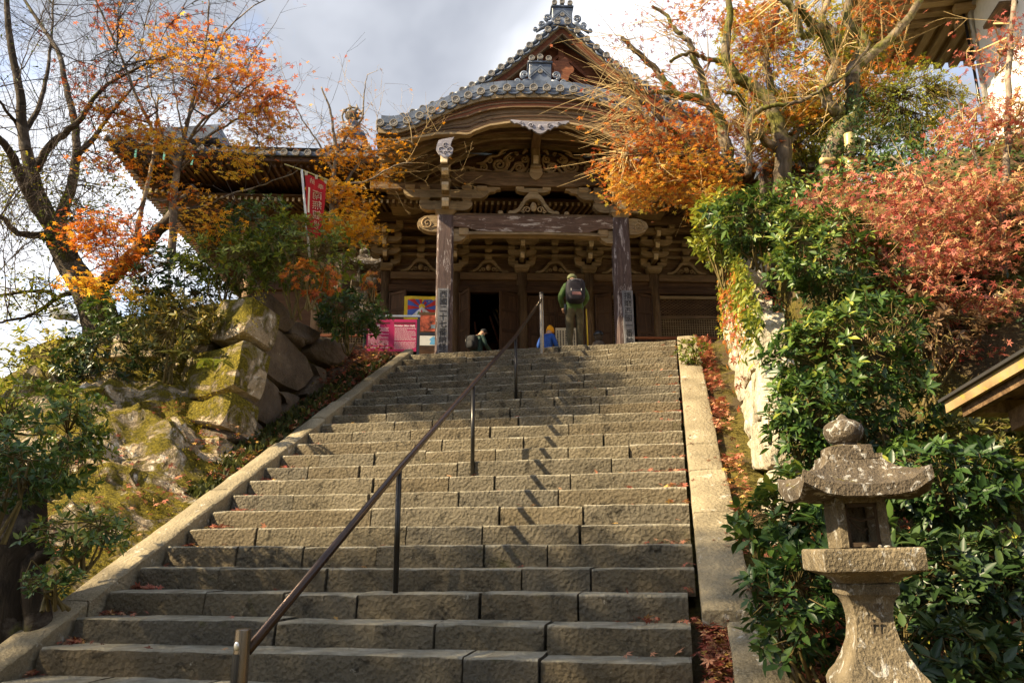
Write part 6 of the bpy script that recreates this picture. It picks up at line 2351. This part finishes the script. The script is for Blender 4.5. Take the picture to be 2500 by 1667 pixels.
o['kind'] = 'stuff'

ip = empty('poster_panel', tw(-2.74, .6, 0), TY, 'panel with two posters between the notice board and the porch pillar', 'poster')
MB().box((-.24, .28), (-.01, .01), (.7, 1.9), .004).build('back_board', M['dark_x'], ip)
MB().box((-.2, .26), (-.016, -.011), (1.38, 1.82)).build('upper_poster', flat('autumn_poster', (.28, .06, .03), .6, var=.9), ip)
MB().box((.08, .2), (-.019, -.017), (1.46, 1.56)).build('photo', flat('poster_photo', (.16, .22, .28), .6, var=.6), ip)
lp = MB().box((-.2, .26), (-.016, -.011), (1.0, 1.27)).build('lower_poster', flat('white_paper', (.62, .62, .58), .7, var=.05), ip)
MB().prism([(.05, 1.03), (.2, 1.02), (.22, 1.22), (.14, 1.24), (.04, 1.16), (.09, 1.12)], -.019, -.0165).build('blue_figure', flat('blue_print', (.12, .36, .6), .6), lp)
MB().box((-.25, .29), (-.03, -.012), (1.29, 1.34), .004).build('shelf', M['blackpaint'], ip)

fl = empty('hanging_flag', tw(-3.22, 2.55, 2.2), TY, 'flag with yellow border, red and blue rays and a white mountain, hanging at the hall', 'flag')
W_, H_ = .94, .70
wv = lambda x, z: .025 * math.sin(x * 9 + z * 3) + .012 * math.sin(x * 21)


def cloth(name, poly, off, mat, nx=12):
    """flat coloured shape laid on the waving cloth: polygon fan cut fine enough to follow it"""
    mb = MB()
    c = np.mean(np.array(poly), 0)
    n = len(poly)
    V, F = [], []
    for i in range(n):
        a, b = np.array(poly[i]), np.array(poly[(i + 1) % n])
        m_ = 5
        base = len(V)
        for r_ in range(m_ + 1):
            for q in range(m_ + 1):
                p = c + ((a + (b - a) * q / m_) - c) * r_ / m_
                V.append((p[0], wv(p[0], p[1]) - off, p[1]))
        for r_ in range(m_):
            for q in range(m_):
                F.append((base + r_ * (m_ + 1) + q, base + r_ * (m_ + 1) + q + 1, base + (r_ + 1) * (m_ + 1) + q + 1, base + (r_ + 1) * (m_ + 1) + q))
    return mobj(name, V, F, mat, fl)


YEL = flat('flag_yellow', (.72, .52, .04), .8)
BLU, RED_, WHT, GRN = flat('flag_blue', (.07, .12, .42), .8), flat('flag_red', (.55, .04, .03), .8), flat('flag_white', (.75, .73, .7), .8), flat('flag_green', (.1, .25, .08), .8)
cloth('yellow_border', [(0, 0), (W_, 0), (W_, H_), (0, H_)], .0, YEL)
x0, x1, z0, z1_ = .10, .93, .09, .60
cloth('blue_field', [(x0, z0), (x1, z0), (x1, z1_), (x0, z1_)], .005, BLU)
sc_ = np.array([(x0 + x1) / 2, .33])
angs = np.linspace(R(-24), R(204), 13)
for i in range(0, 12, 2):
    def edge(a):
        d = np.array([math.cos(a), math.sin(a)])
        ts = [((x1 if d[0] > 0 else x0) - sc_[0]) / d[0] if abs(d[0]) > 1e-6 else 9, ((z1_ if d[1] > 0 else z0) - sc_[1]) / d[1] if abs(d[1]) > 1e-6 else 9]
        return sc_ + d * min(ts)
    a, b = angs[i], angs[i + 1]
    cloth('red_ray', [tuple(sc_), tuple(edge(a)), tuple(edge(b))], .010, RED_)
cloth('white_mountain', [(x0 + .10, z0), (x1 - .02, z0), (sc_[0], .37)], .016, WHT)
cloth('sun_disc', [(sc_[0] + .09 * math.cos(t), .375 + .09 * math.sin(t)) for t in np.linspace(0, 2 * math.pi, 13)[:-1]], .013, YEL)
for dx in (-.08, .08):
    cloth('emblem', [(sc_[0] + dx - .05, .13), (sc_[0] + dx + .05, .13), (sc_[0] + dx + .03, .22), (sc_[0] + dx - .03, .22)], .020, GRN)
cloth('emblem', [(sc_[0] - .03, .2), (sc_[0] + .03, .2), (sc_[0], .3)], .020, RED_)
fl.location = [float(v) for v in tw(-3.55, 2.55, 2.28)]

# banner on its pole
Yb = 12.9
bq = [at(*cr3(1945, 1112), Yb), at(*cr3(2087, 1162), Yb + .25), at(*cr3(1962, 1500), Yb - .05), at(*cr3(2045, 1512), Yb + .2)]
bn = empty('temple_banner', bq[2], 0, 'tall red cloth banner with white characters seen from behind', 'banner')
ORG = np.array(bq[2])


def patch(u, v, off=0.0):
    p = bq[0] * (1 - u) * (1 - v) + bq[1] * u * (1 - v) + bq[2] * (1 - u) * v + bq[3] * u * v
    n = np.cross(bq[1] - bq[0], bq[2] - bq[0])
    n /= np.linalg.norm(n)
    if n @ FW > 0:
        n = -n
    return p + n * (off + .025 * math.sin(u * 5 + v * 7) + .012 * math.sin(u * 11 - v * 3)) - ORG


nu, nv = 10, 26
V = [patch(i / nu, j / nv) for j in range(nv + 1) for i in range(nu + 1)]
F = [(j * (nu + 1) + i, j * (nu + 1) + i + 1, (j + 1) * (nu + 1) + i + 1, (j + 1) * (nu + 1) + i) for j in range(nv) for i in range(nu)]
tb = NT('banner_cloth', .8, .2)
tb.color((.42, .02, .025))
tr = tb.n('ShaderNodeBsdfTranslucent')
tr.inputs[0].default_value = (.5, .03, .03, 1)
ms = tb.n('ShaderNodeMixShader')
ms.inputs[0].default_value = .35
tb.l(tb.b.outputs[0], ms.inputs[1]); tb.l(tr.outputs[0], ms.inputs[2]); tb.l(ms.outputs[0], tb.out.inputs[0])
cl = mobj('cloth', V, F, tb.m, bn, True)
CREAM = flat('banner_print', (.78, .66, .46), .8, var=.05)


def banner_text(ch, u, v, su, sv):
    o = text('lettering', ch, 1.0, CREAM, bn, (0, 0, 0), (0, 0, 0), mirror=True, weight=.0)
    me = o.data
    n = len(me.vertices)
    co = np.zeros(n * 3)
    me.vertices.foreach_get('co', co)
    co = co.reshape(-1, 3)
    out = np.array([patch(u + c[0] * su, v - c[1] * sv, .012) for c in co])
    me.vertices.foreach_set('co', out.ravel().astype(np.float32))
    me.update()
    o.parent = cl


for ch, u, v, su, sv in (('奉', .74, .13, .30, .10), ('納', .30, .10, .28, .10), ('南', .58, .30, .52, .17), ('無', .58, .48, .52, .17), ('観', .56, .66, .50, .17), ('世', .60, .83, .50, .15)):
    banner_text(ch, u, v, su, sv)
V = [patch(u, v, .010) for v in np.linspace(.22, .62, 9) for u in (.10, .19)]
mobj('print_bar', V, [(2 * j, 2 * j + 1, 2 * j + 3, 2 * j + 2) for j in range(8)], CREAM, cl)
pt_, pbm = at(*cr3(1925, 1085), Yb), at(*cr3(1975, 1640), Yb)
MB().tube([pt_ - ORG, pbm - ORG], .022, 10).build('pole', flat('white_pole', (.6, .58, .52), .4), bn, True)
MB().tube([at(*cr3(1815, 1048), Yb - .2) - ORG, pt_ - ORG, at(*cr3(2095, 1150), Yb + .25) - ORG], .012, 8).build('cross_bar', flat('bamboo_stick', (.5, .44, .18), .5), bn, True)
for u in (.05, .5, .95):
    a = patch(u, -.005)
    MB().box((a[0] - .025, a[0] + .025), (a[1] - .012, a[1] + .012), (a[2] - .03, a[2] + .05)).build('loop', flat('cream_loop', (.5, .42, .28), .8), bn)

# sign board, small stone figure inside the porch
so2 = empty('offering_sign', tw(.95, 1.15, 0), TY, 'cream board with columns of small characters behind the standing visitor', 'sign')
sb = MB().box((-.28, .28), (-.02, .02), (.7, 1.66), .006).build('board', flat('cream_board', (.42, .36, .24), .8), so2)
for i in range(7):
    m2 = MB()
    z = 1.58
    while z > .8:
        h = rt_.uniform(.025, .05)
        m2.box((-.24 + i * .075, -.205 + i * .075), (-.024, -.021), (z - h, z))
        z -= h + .014
    q = m2.build('characters', flat('ink', (.03, .025, .02), .8), sb)
    q['kind'] = 'stuff'
for x in (-.22, .22):
    MB().box((x - .03, x + .03), (-.02, .02), (0, .7), .004).build('leg', M['wood_z'], so2)
jz = empty('stone_figure', tw(1.72, .45, 0), TY, 'small dark headed stone figure by the porch pillar', 'statue')
MB().box((-.2, .2), (-.18, .18), (0, .62), .03).build('pedestal', M['kerb'], jz)
MB().lathe([(.17, .62), (.20, .75), (.19, .95), (.14, 1.08), (.08, 1.12)], 14).build('body', M['rock'], jz, True)
MB().ball((0, 0, 1.22), (.11, .11, .13), 14, 10).build('head', M['bark_dark'], jz, True)
MB().lathe([(.13, 1.26), (.135, 1.30), (.10, 1.37), (.03, 1.40)], 14).build('cap', M['blackpaint'], jz, True)


# ================================================================== people
def person(name, label, loc, rz, top, legs, cat='person', hood=False, bow=.12, skin=(.45, .27, .18), arms='front', height=1.0):
    root = empty(name, loc, rz, label, cat)
    root.scale = (height,) * 3
    b = bow
    J = {'pel': (0, 0, .93), 'sp': (0, .01, 1.12), 'ch': (0, .015 + b * .15, 1.33), 'nk': (0, .03 + b * .4, 1.485), 'hd': (0, .05 + b * .7, 1.56), 'tp': (0, .07 + b * 1.0, 1.655)}
    for sg, k in ((-1, 'l'), (1, 'r')):
        J['sh' + k] = (sg * .175, .02 + b * .2, 1.415)
        if arms == 'front':
            J['el' + k] = (sg * .285, .0 + b * .2, 1.17)
            J['wr' + k] = (sg * .19, .19 + b, 1.05)
        else:
            J['el' + k] = (sg * .26, -.02 + b * .2, 1.14)
            J['wr' + k] = (sg * .27, .05 + b, .90)
        J['hp' + k] = (sg * .095, 0, .86)
        J['kn' + k] = (sg * .105, .02, .49)
        J['an' + k] = (sg * .105, -.02, .10)
        J['to' + k] = (sg * .12, .13, .045)
    rad = {'pel': (.165, .125), 'sp': (.165, .125), 'ch': (.19, .14), 'nk': (.075, .075), 'hd': (.085, .095), 'tp': (.07, .08), 'sh': (.085, .085), 'el': (.066, .066), 'wr': (.042, .042), 'hp': (.115, .115), 'kn': (.078, .078), 'an': (.062, .062), 'to': (.045, .04)}
    keys = list(J)
    ix = {k: i for i, k in enumerate(keys)}
    E = [('pel', 'sp'), ('sp', 'ch'), ('ch', 'nk'), ('nk', 'hd'), ('hd', 'tp')]
    for k in 'lr':
        E += [('ch', 'sh' + k), ('sh' + k, 'el' + k), ('el' + k, 'wr' + k), ('pel', 'hp' + k), ('hp' + k, 'kn' + k), ('kn' + k, 'an' + k), ('an' + k, 'to' + k)]
    me = bpy.data.meshes.new('skeleton')
    me.from_pydata([J[k] for k in keys], [(ix[a], ix[b_]) for a, b_ in E], [])
    tmp = bpy.data.objects.new('skeleton', me)
    COL.objects.link(tmp)
    md = tmp.modifiers.new('skin', 'SKIN')
    if not me.skin_vertices:
        bpy.context.view_layer.objects.active = tmp
    sv = me.skin_vertices[0].data if me.skin_vertices else None
    if sv is None:
        me.attributes.new('skin', 'FLOAT', 'POINT')
    for i, k in enumerate(keys):
        r_ = rad[k] if k in rad else rad[k[:2]]
        sv[i].radius = r_
        sv[i].use_root = (k == 'pel')
    md.use_smooth_shade = True
    s2 = tmp.modifiers.new('sub', 'SUBSURF')
    s2.levels = s2.render_levels = 2
    dg = bpy.context.evaluated_depsgraph_get()
    body = bpy.data.meshes.new_from_object(tmp.evaluated_get(dg))
    bpy.data.objects.remove(tmp)
    body.name = 'body'
    body.materials.clear()
    sk = flat('skin', skin, .6)
    for m_ in (top, legs, sk, flat('shoe', (.03, .025, .02), .6)):
        body.materials.append(m_)
    idx = []
    for p in body.polygons:
        c = p.center
        if c.z > 1.50:
            idx.append(2)
        elif c.z < .085:
            idx.append(3)
        elif c.z < .90 and abs(c.x) < .21:
            idx.append(1)
        else:
            idx.append(0)
    body.polygons.foreach_set('material_index', np.array(idx, dtype=np.int32))
    # creases in the clothes
    n = len(body.vertices)
    co = np.zeros(n * 3)
    body.vertices.foreach_get('co', co)
    co = co.reshape(-1, 3)
    f = np.where(co[:, 2] < 1.48, 1.0, 0.0)[:, None]
    co += f * .010 * vnoise(co * np.array([9, 9, 15]), 5)[:, None] * unit(co * np.array([1, 1, 0]))
    body.vertices.foreach_set('co', co.ravel().astype(np.float32))
    body.update()
    ob = inst('body', body, root)
    # hands with five fingers
    for sg, k in ((-1, 'l'), (1, 'r')):
        w = np.array(J['wr' + k])
        dn = unit(w - np.array(J['el' + k]))
        mb = MB()
        pc = w + dn * .055
        mb.ball(pc, (.036, .036, .036), 10, 8)
        sd = unit(np.cross(dn, [0, 0, 1]))
        for j, ln in enumerate((.065, .075, .07, .055)):
            a = pc + sd * (j - 1.5) * .017 + dn * .025
            mb.tube([a, a + dn * ln * .5 + [0, 0, -.006], a + dn * ln * .85 + [0, 0, -.026]], [.0095, .009, .007], 6)
        a = pc - sd * sg * .028
        mb.tube([a, a + dn * .03 - sd * sg * .018, a + dn * .055 - sd * sg * .016], [.011, .010, .008], 6)
        mb.build('hand', sk, root, True)
    # ears and face
    hx = np.array(J['tp'])
    fc = MB()
    fc.ball((hx[0], hx[1] + .065, hx[2] - .035), (.012, .02, .016), 8, 6)
    for sg in (-1, 1):
        fc.ball((sg * .083, hx[1] - .01, hx[2] - .03), (.012, .02, .03), 8, 6)
    fc.build('ears_and_nose', sk, root, True)
    return root, J


def backpack(root, J, col, w=.165, y=-.20, z0=1.02, z1_=1.44, pocket=True):
    m_ = flat('backpack_cloth', col, .7, var=.3)
    bp = part('backpack', root)
    V = MB().ball((0, y, (z0 + z1_) / 2), (1, 1, 1), 20, 14)
    q = np.array(V.V) - np.array([0, y, (z0 + z1_) / 2])
    q = np.sign(q) * np.abs(q) ** .55 * np.array([w, .12, (z1_ - z0) / 2])
    q += .008 * vnoise(q * 14, 2)[:, None]
    q += np.array([0, y, (z0 + z1_) / 2])
    mobj('main_bag', q, V.F, m_, bp, True)
    V = MB().ball((0, y - .10, z0 + .14), (1, 1, 1), 16, 10)
    q = np.array(V.V) - np.array([0, y - .10, z0 + .14])
    q = np.sign(q) * np.abs(q) ** .6 * np.array([w * .78, .06, .12]) + np.array([0, y - .10, z0 + .14])
    mobj('front_pocket', q, V.F, m_, bp, True)
    MB().tube([(-.10, y - .10, z1_ - .06), (0, y - .118, z1_ - .03), (.10, y - .10, z1_ - .06)], .006, 6).build('zip', flat('zip_grey', (.2, .2, .22), .4), bp, True)
    if pocket:
        pk_ = flat('pink_print', (.34, .17, .17), .7)
        for k, (zz, ww) in enumerate(((z0 + .185, .085), (z0 + .165, .095), (z0 + .14, .09))):
            mb = MB()
            x = -ww
            while x < ww:
                mb.box((x, x + .014), (y - .164, y - .158), (zz, zz + .012))
                x += .019
            mb.build('print', pk_, bp)
        for sg in (-1, 1):
            MB().box((sg * .105 - .006, sg * .105 + .006), (y - .135, y - .128), (z0 + .2, z0 + .28)).build('reflective_strip', flat('reflective', (.6, .6, .6), .3), bp)
    for sg in (-1, 1):
        MB().tube([(sg * .10, y + .05, z1_ - .03), (sg * .115, -.06, 1.46), (sg * .125, .05, 1.45), (sg * .13, .16, 1.36), (sg * .14, .15, 1.2)], [.018] * 5, 6).build('strap', m_, bp, True)


mp_ = tw(.66, -2.78, 0)
green, olive = flat('green_jacket', (.05, .092, .022), .75, var=.4), flat('olive_trousers', (.06, .05, .026), .85, var=.4)
ro, J = person('person', 'visitor in green jacket and olive trousers with black backpack standing at the stair top', mp_, R(4), green, olive, bow=.16, height=1.07)
backpack(ro, J, (.010, .008, .013), .20, -.185, .98, 1.50)
h = np.array(J['tp'])
hd = MB().ball((0, h[1] - .06, 1.53), (.135, .125, .085), 16, 10)
hd.build('hood', green, ro, True)
MB().lathe([(.10, -.02), (.105, .02), (.09, .06), (.055, .09), (.01, .10)], 16, (0, h[1] - .01, h[2] + .0)).build('cap', flat('sage_cap', (.12, .13, .06), .8), ro, True)
MB().tube([(-.19, -.05, 1.0), (-.20, -.06, .86), (-.18, -.02, .80)], .028, 8).build('waist_bag', M['blackpaint'], ro, True)
MB().tube([(.26, .02, .0), (.26, .10, .95)], .014, 8).build('yellow_stick', flat('yellow_stick', (.62, .42, .02), .6), ro, True)

c2s = lambda X, Y: (850 + X / 2.6133, 400 + Y / 2.6133)
ro, J = person('person', 'person in dark green jacket and black cap with backpack near the open doors', tw(-1.46, .95, 0), R(-35), flat('dark_green_jacket', (.014, .035, .028), .8, var=.3), flat('dark_trousers', (.02, .02, .022), .85), bow=.26, height=.93)
backpack(ro, J, (.006, .006, .008), pocket=False)
h = np.array(J['tp'])
MB().lathe([(.098, -.03), (.104, .02), (.09, .065), (.05, .09), (.01, .098)], 16, (0, h[1] + .005, h[2])).build('cap', flat('black_cap', (.008, .008, .01), .7), ro, True)
MB().prism([(-.07, h[1] + .08), (.07, h[1] + .08), (.05, h[1] + .17), (-.05, h[1] + .17)], h[2] - .02, h[2] - .005, 'xy').build('cap_peak', flat('black_cap', (.008, .008, .01), .7), ro)
MB().tube([(-.22, -.2, .95), (-.23, -.22, 1.25), (-.22, -.2, 1.48)], .012, 6).build('tripod', M['post'], ro, True)
ro, J = person('person', 'person in blue jacket and orange knitted hat beside the rail post', tw(.40, .95, 0), R(-30), flat('blue_jacket', (.015, .06, .26), .75, var=.3), flat('navy_trousers', (.015, .018, .03), .85), bow=.18, height=.96)
h = np.array(J['tp'])
MB().lathe([(.105, -.05), (.112, -.02), (.108, .04), (.08, .10), (.04, .14), (.008, .155)], 16, (0, h[1] + .0, h[2])).build('knitted_hat', flat('orange_wool', (.68, .30, .012), .9, var=.2), ro, True)
MB().lathe([(.113, -.06), (.118, -.04), (.116, -.01), (.11, .0)], 16, (0, h[1], h[2])).build('hat_brim', flat('orange_wool_rib', (.60, .25, .012), .9, var=.3), ro, True)

# ================================================================== white walled building above the bank
BA = R(9.5)
ba, bl = np.array([math.sin(BA), math.cos(BA), 0]), np.array([-math.cos(BA), math.sin(BA), 0])
BC = at(2368, 12, 15.2)
bld = empty('white_building', BC, -BA, 'white plastered building with wide rafters at the upper corner of the photo', 'building')
# local frame: x = right (-bl), y = away (ba), z up, origin at the wall's far corner under the eave
MB().box((0, 7), (-9, 0), (-5.5, .25)).build('wall', M['plaster'], bld)
OV = 2.5
MB().box((-OV, 7), (-9, OV), (.13, .19)).build('soffit', wood_mat('pale_soffit', 'y', (.2, .13, .06), (.34, .24, .12), (.46, .34, .19)), bld)
MB().box((-OV - .1, 7), (-9, OV + .1), (.19, .34), .02).build('roof_edge', M['tile'], bld)
MB().add([(-OV - .1, -9, .34), (-OV - .1, OV + .1, .34), (7, OV + .1, .34), (7, -9, .34), (2.5, -6, 2.6), (2.5, -1.5, 2.6), (7, -1.5, 2.6), (7, -6, 2.6)], [(0, 4, 5, 1), (1, 5, 6, 2), (4, 7, 6, 5)]).build('roof', M['tile'], bld)
rfm = wood_mat('pale_rafter', 'y', (.24, .16, .075), (.40, .29, .15), (.52, .39, .22))
rfx = wood_mat('pale_rafter_side', 'x', (.24, .16, .075), (.40, .29, .15), (.52, .39, .22))
x = -OV + .12
while x < 6.5:
    y0 = max(0, -x)
    if OV - y0 > .1:
        MB().box((x - .10, x + .10), (y0, OV), (-.03, .13), .01).build('rafter', rfm, bld)
    x += .36
y = OV - .15
while y > -8.5:
    x0_ = -max(0, y)
    MB().box((-OV, x0_), (y - .10, y + .10), (-.03, .13), .01).build('rafter', rfx, bld)
    y -= .36
MB().tube([(0.1, -.1, -.02), (-OV, OV, -.02)], .11, 4).build('hip_rafter', rfx, bld)
MB().box((-.42, .3), (-.25, -.05), (-.26, -.10), .01).build('corner_block', rfx, bld)
MB().box((-.30, .3), (.08, .28), (-.46, -.28), .01).build('corner_block', rfx, bld)
MB().tube([(-.06, -.06, -5), (-.06, -.06, -.3), (-.02, -.3, -.1)], .05, 10).build('drain_pipe', flat('grey_pipe', (.35, .33, .3), .5), bld, True)
MB().tube([(-.16, -.02, -5), (-.17, -.02, -.2)], .03, 8).build('cable', M['blackpaint'], bld, True)
for y in np.arange(-8.8, 2.5, .30):
    inst('eave_tile', disc_me, bld, (-OV - .14, y, .27), (0, 0, R(-90)))
MB().box((-.35, 0), (-1.9, -1.1), (-1.42, -1.34), .01).build('ledge', M['wood_y'], bld)
MB().box((-.05, .0), (-2.35, -2.2), (-5, 0), .01).build('wall_post', M['pale_z'], bld)

# ================================================================== corner of a small roof at the edge of the frame
q1, q2 = at(2300, 984, 5.7), at(2560, 828, 4.6)
ex_ = unit(q2 - q1)
eh = unit(np.array([ex_[0], ex_[1], 0]))
w_ = np.array([eh[1], -eh[0], 0])
if w_[0] < 0:
    w_ = -w_
L_ = 2.4
ns = empty('shelter_roof', q1, 0, 'corner of a small wooden roof with mossy fascia at the frame edge', 'shelter')


def ob(a, b, c, name, mat, par=None):
    (a0, a1), (b0, b1), (c0, c1) = a, b, c
    V = []
    for zc in (c0, c1):
        for (aa, bb) in ((a0, b0), (a1, b0), (a1, b1), (a0, b1)):
            V.append(ex_ * aa + w_ * bb + np.array([0, 0, zc]))
    return mobj(name, V, [(0, 3, 2, 1), (4, 5, 6, 7), (0, 1, 5, 4), (1, 2, 6, 5), (2, 3, 7, 6), (3, 0, 4, 7)], mat, par or ns)


ob((0, L_), (-.03, 1.4), (0.0, .022), 'roofing', flat('dark_roofing', (.03, .028, .026), .7))
fm_ = NT('mossy_fascia', .85, .2)
vv = fm_.obj((1, 1, 1))
fm_.color(fm_.mix(fm_.ramp(fm_.noise(vv, 16, 5, .65), [(.54, 0), (.62, .8)]), fm_.ramp(fm_.noise(vv, 5, 5), [(.3, (.16, .10, .045)), (.7, (.34, .24, .12))]), (.30, .25, .04)))
ob((.03, L_), (0, .03), (-.085, -.002), 'fascia', fm_.m)
ob((.06, L_), (.035, 1.4), (-.05, -.03), 'soffit', M['wood_y'])
ob((.14, L_), (.05, .12), (-.15, -.055), 'eave_beam', M['wood_x'])
ob((.14, .24), (.12, 1.2), (-.15, -.055), 'rafter', M['pale_y'])
for k in range(3):
    ob((.55 + .5 * k, .65 + .5 * k), (.13, 1.2), (-.14, -.055), 'rafter', M['wood_y'])
ob((.30, L_), (.28, .40), (-.30, -.16), 'lower_beam', M['wood_x'])
for k in (1.5,):
    ob((k, k + .12), (.3, .42), (-2.6, -.3), 'post', M['wood_z'])

# ================================================================== bamboo post and rail, tiled wall top
bam = NT('bamboo', .4, .4)
vv = bam.obj((1, 1, .6))
bam.color(bam.ramp(bam.noise(vv, 5, 5), [(.3, (.16, .09, .035)), (.5, (.45, .34, .14)), (.75, (.62, .5, .25))]))
bm0 = at(*cr6(1250, 1140), 12.2)
bb_ = empty('bamboo_frame', bm0, 0, 'thick bamboo post with a bamboo rail propping the gnarled maple', 'bamboo prop')


def bamboo(pts, r0, name):
    P = catmull(pts, 8)
    rad = [r0 * (1 + (.07 if i % 8 in (0,) else 0)) for i in range(len(P))]
    MB().tube(P, rad, 14).build(name, bam.m, bb_, True)


bamboo([at(*cr6(1255, 1160), 12.2) - bm0, at(*cr6(1245, 1060), 12.2) - bm0, at(*cr6(1240, 960), 12.2) - bm0, at(*cr6(1235, 860), 12.2) - bm0], .085, 'post')
bamboo([at(*cr6(1055, 1030), 12.35) - bm0, at(*cr6(1200, 1022), 12.38) - bm0, at(*cr6(1380, 1015), 12.4) - bm0, at(*cr6(1560, 1012), 12.4) - bm0], .062, 'rail')
MB().tube([at(*cr6(1205, 985), 12.1) - bm0, at(*cr6(1250, 1005), 12.1) - bm0, at(*cr6(1285, 985), 12.12) - bm0], .014, 6).build('cord', M['blackpaint'], bb_, True)

tp = at(*cr6(950, 1110), 14.2)
tc_ = empty('tiled_wall', tp, R(4), 'low garden wall with grey tiled cap behind the gnarled maples', 'wall')
MB().box((-.9, .8), (-.12, .12), (-1.2, .0), .01).build('wall_body', M['rock'], tc_)
MB().prism([(-.34, .02), (.34, .02), (0, .24)], -.9, .8, 'yz').build('tile_cap', M['tile'], tc_)
x = -.82
while x < .8:
    inst('eave_tile', disc_me, tc_, (x, -.36, .03), (0, 0, 0), (.7, .7, .7))
    x += .2

# ================================================================== street lamp beyond the bank
lp0 = at(*cr4(460, 590), 17.5)
lm = empty('street_lamp', lp0 - np.array([0, 0, 6]), 0, 'grey street lamp head showing between the branches by the big tree', 'street lamp')
grey = flat('lamp_grey', (.28, .30, .31), .5)
tip_ = at(*cr4(310, 530), 17.5)
bs_ = lp0 - np.array([0, 0, 6])
ax_ = unit(lp0 - tip_)
qs = [tip_ - bs_, tip_ + ax_ * .12 - bs_, tip_ + ax_ * .35 - bs_, tip_ + ax_ * .6 - bs_, tip_ + ax_ * .75 - bs_]
MB().tube(qs, [.03, .11, .13, .09, .05], 14).xf(lambda v: v).build('lamp_head', grey, lm, True)
MB().ball(tip_ + ax_ * .33 - bs_ - np.array([0, 0, .07]), (.2, .1, .09), 12, 8).build('lens', flat('lamp_lens', (.6, .58, .5), .2, .5), lm, True)
MB().tube([tip_ + ax_ * .7 - bs_, tip_ + ax_ * 1.4 - bs_ - np.array([0, 0, .15]), tip_ + ax_ * 1.8 - bs_ - np.array([0, 0, .6]), tip_ + ax_ * 1.85 - bs_ - np.array([0, 0, 6.0])], .04, 8).build('pole', grey, lm, True)
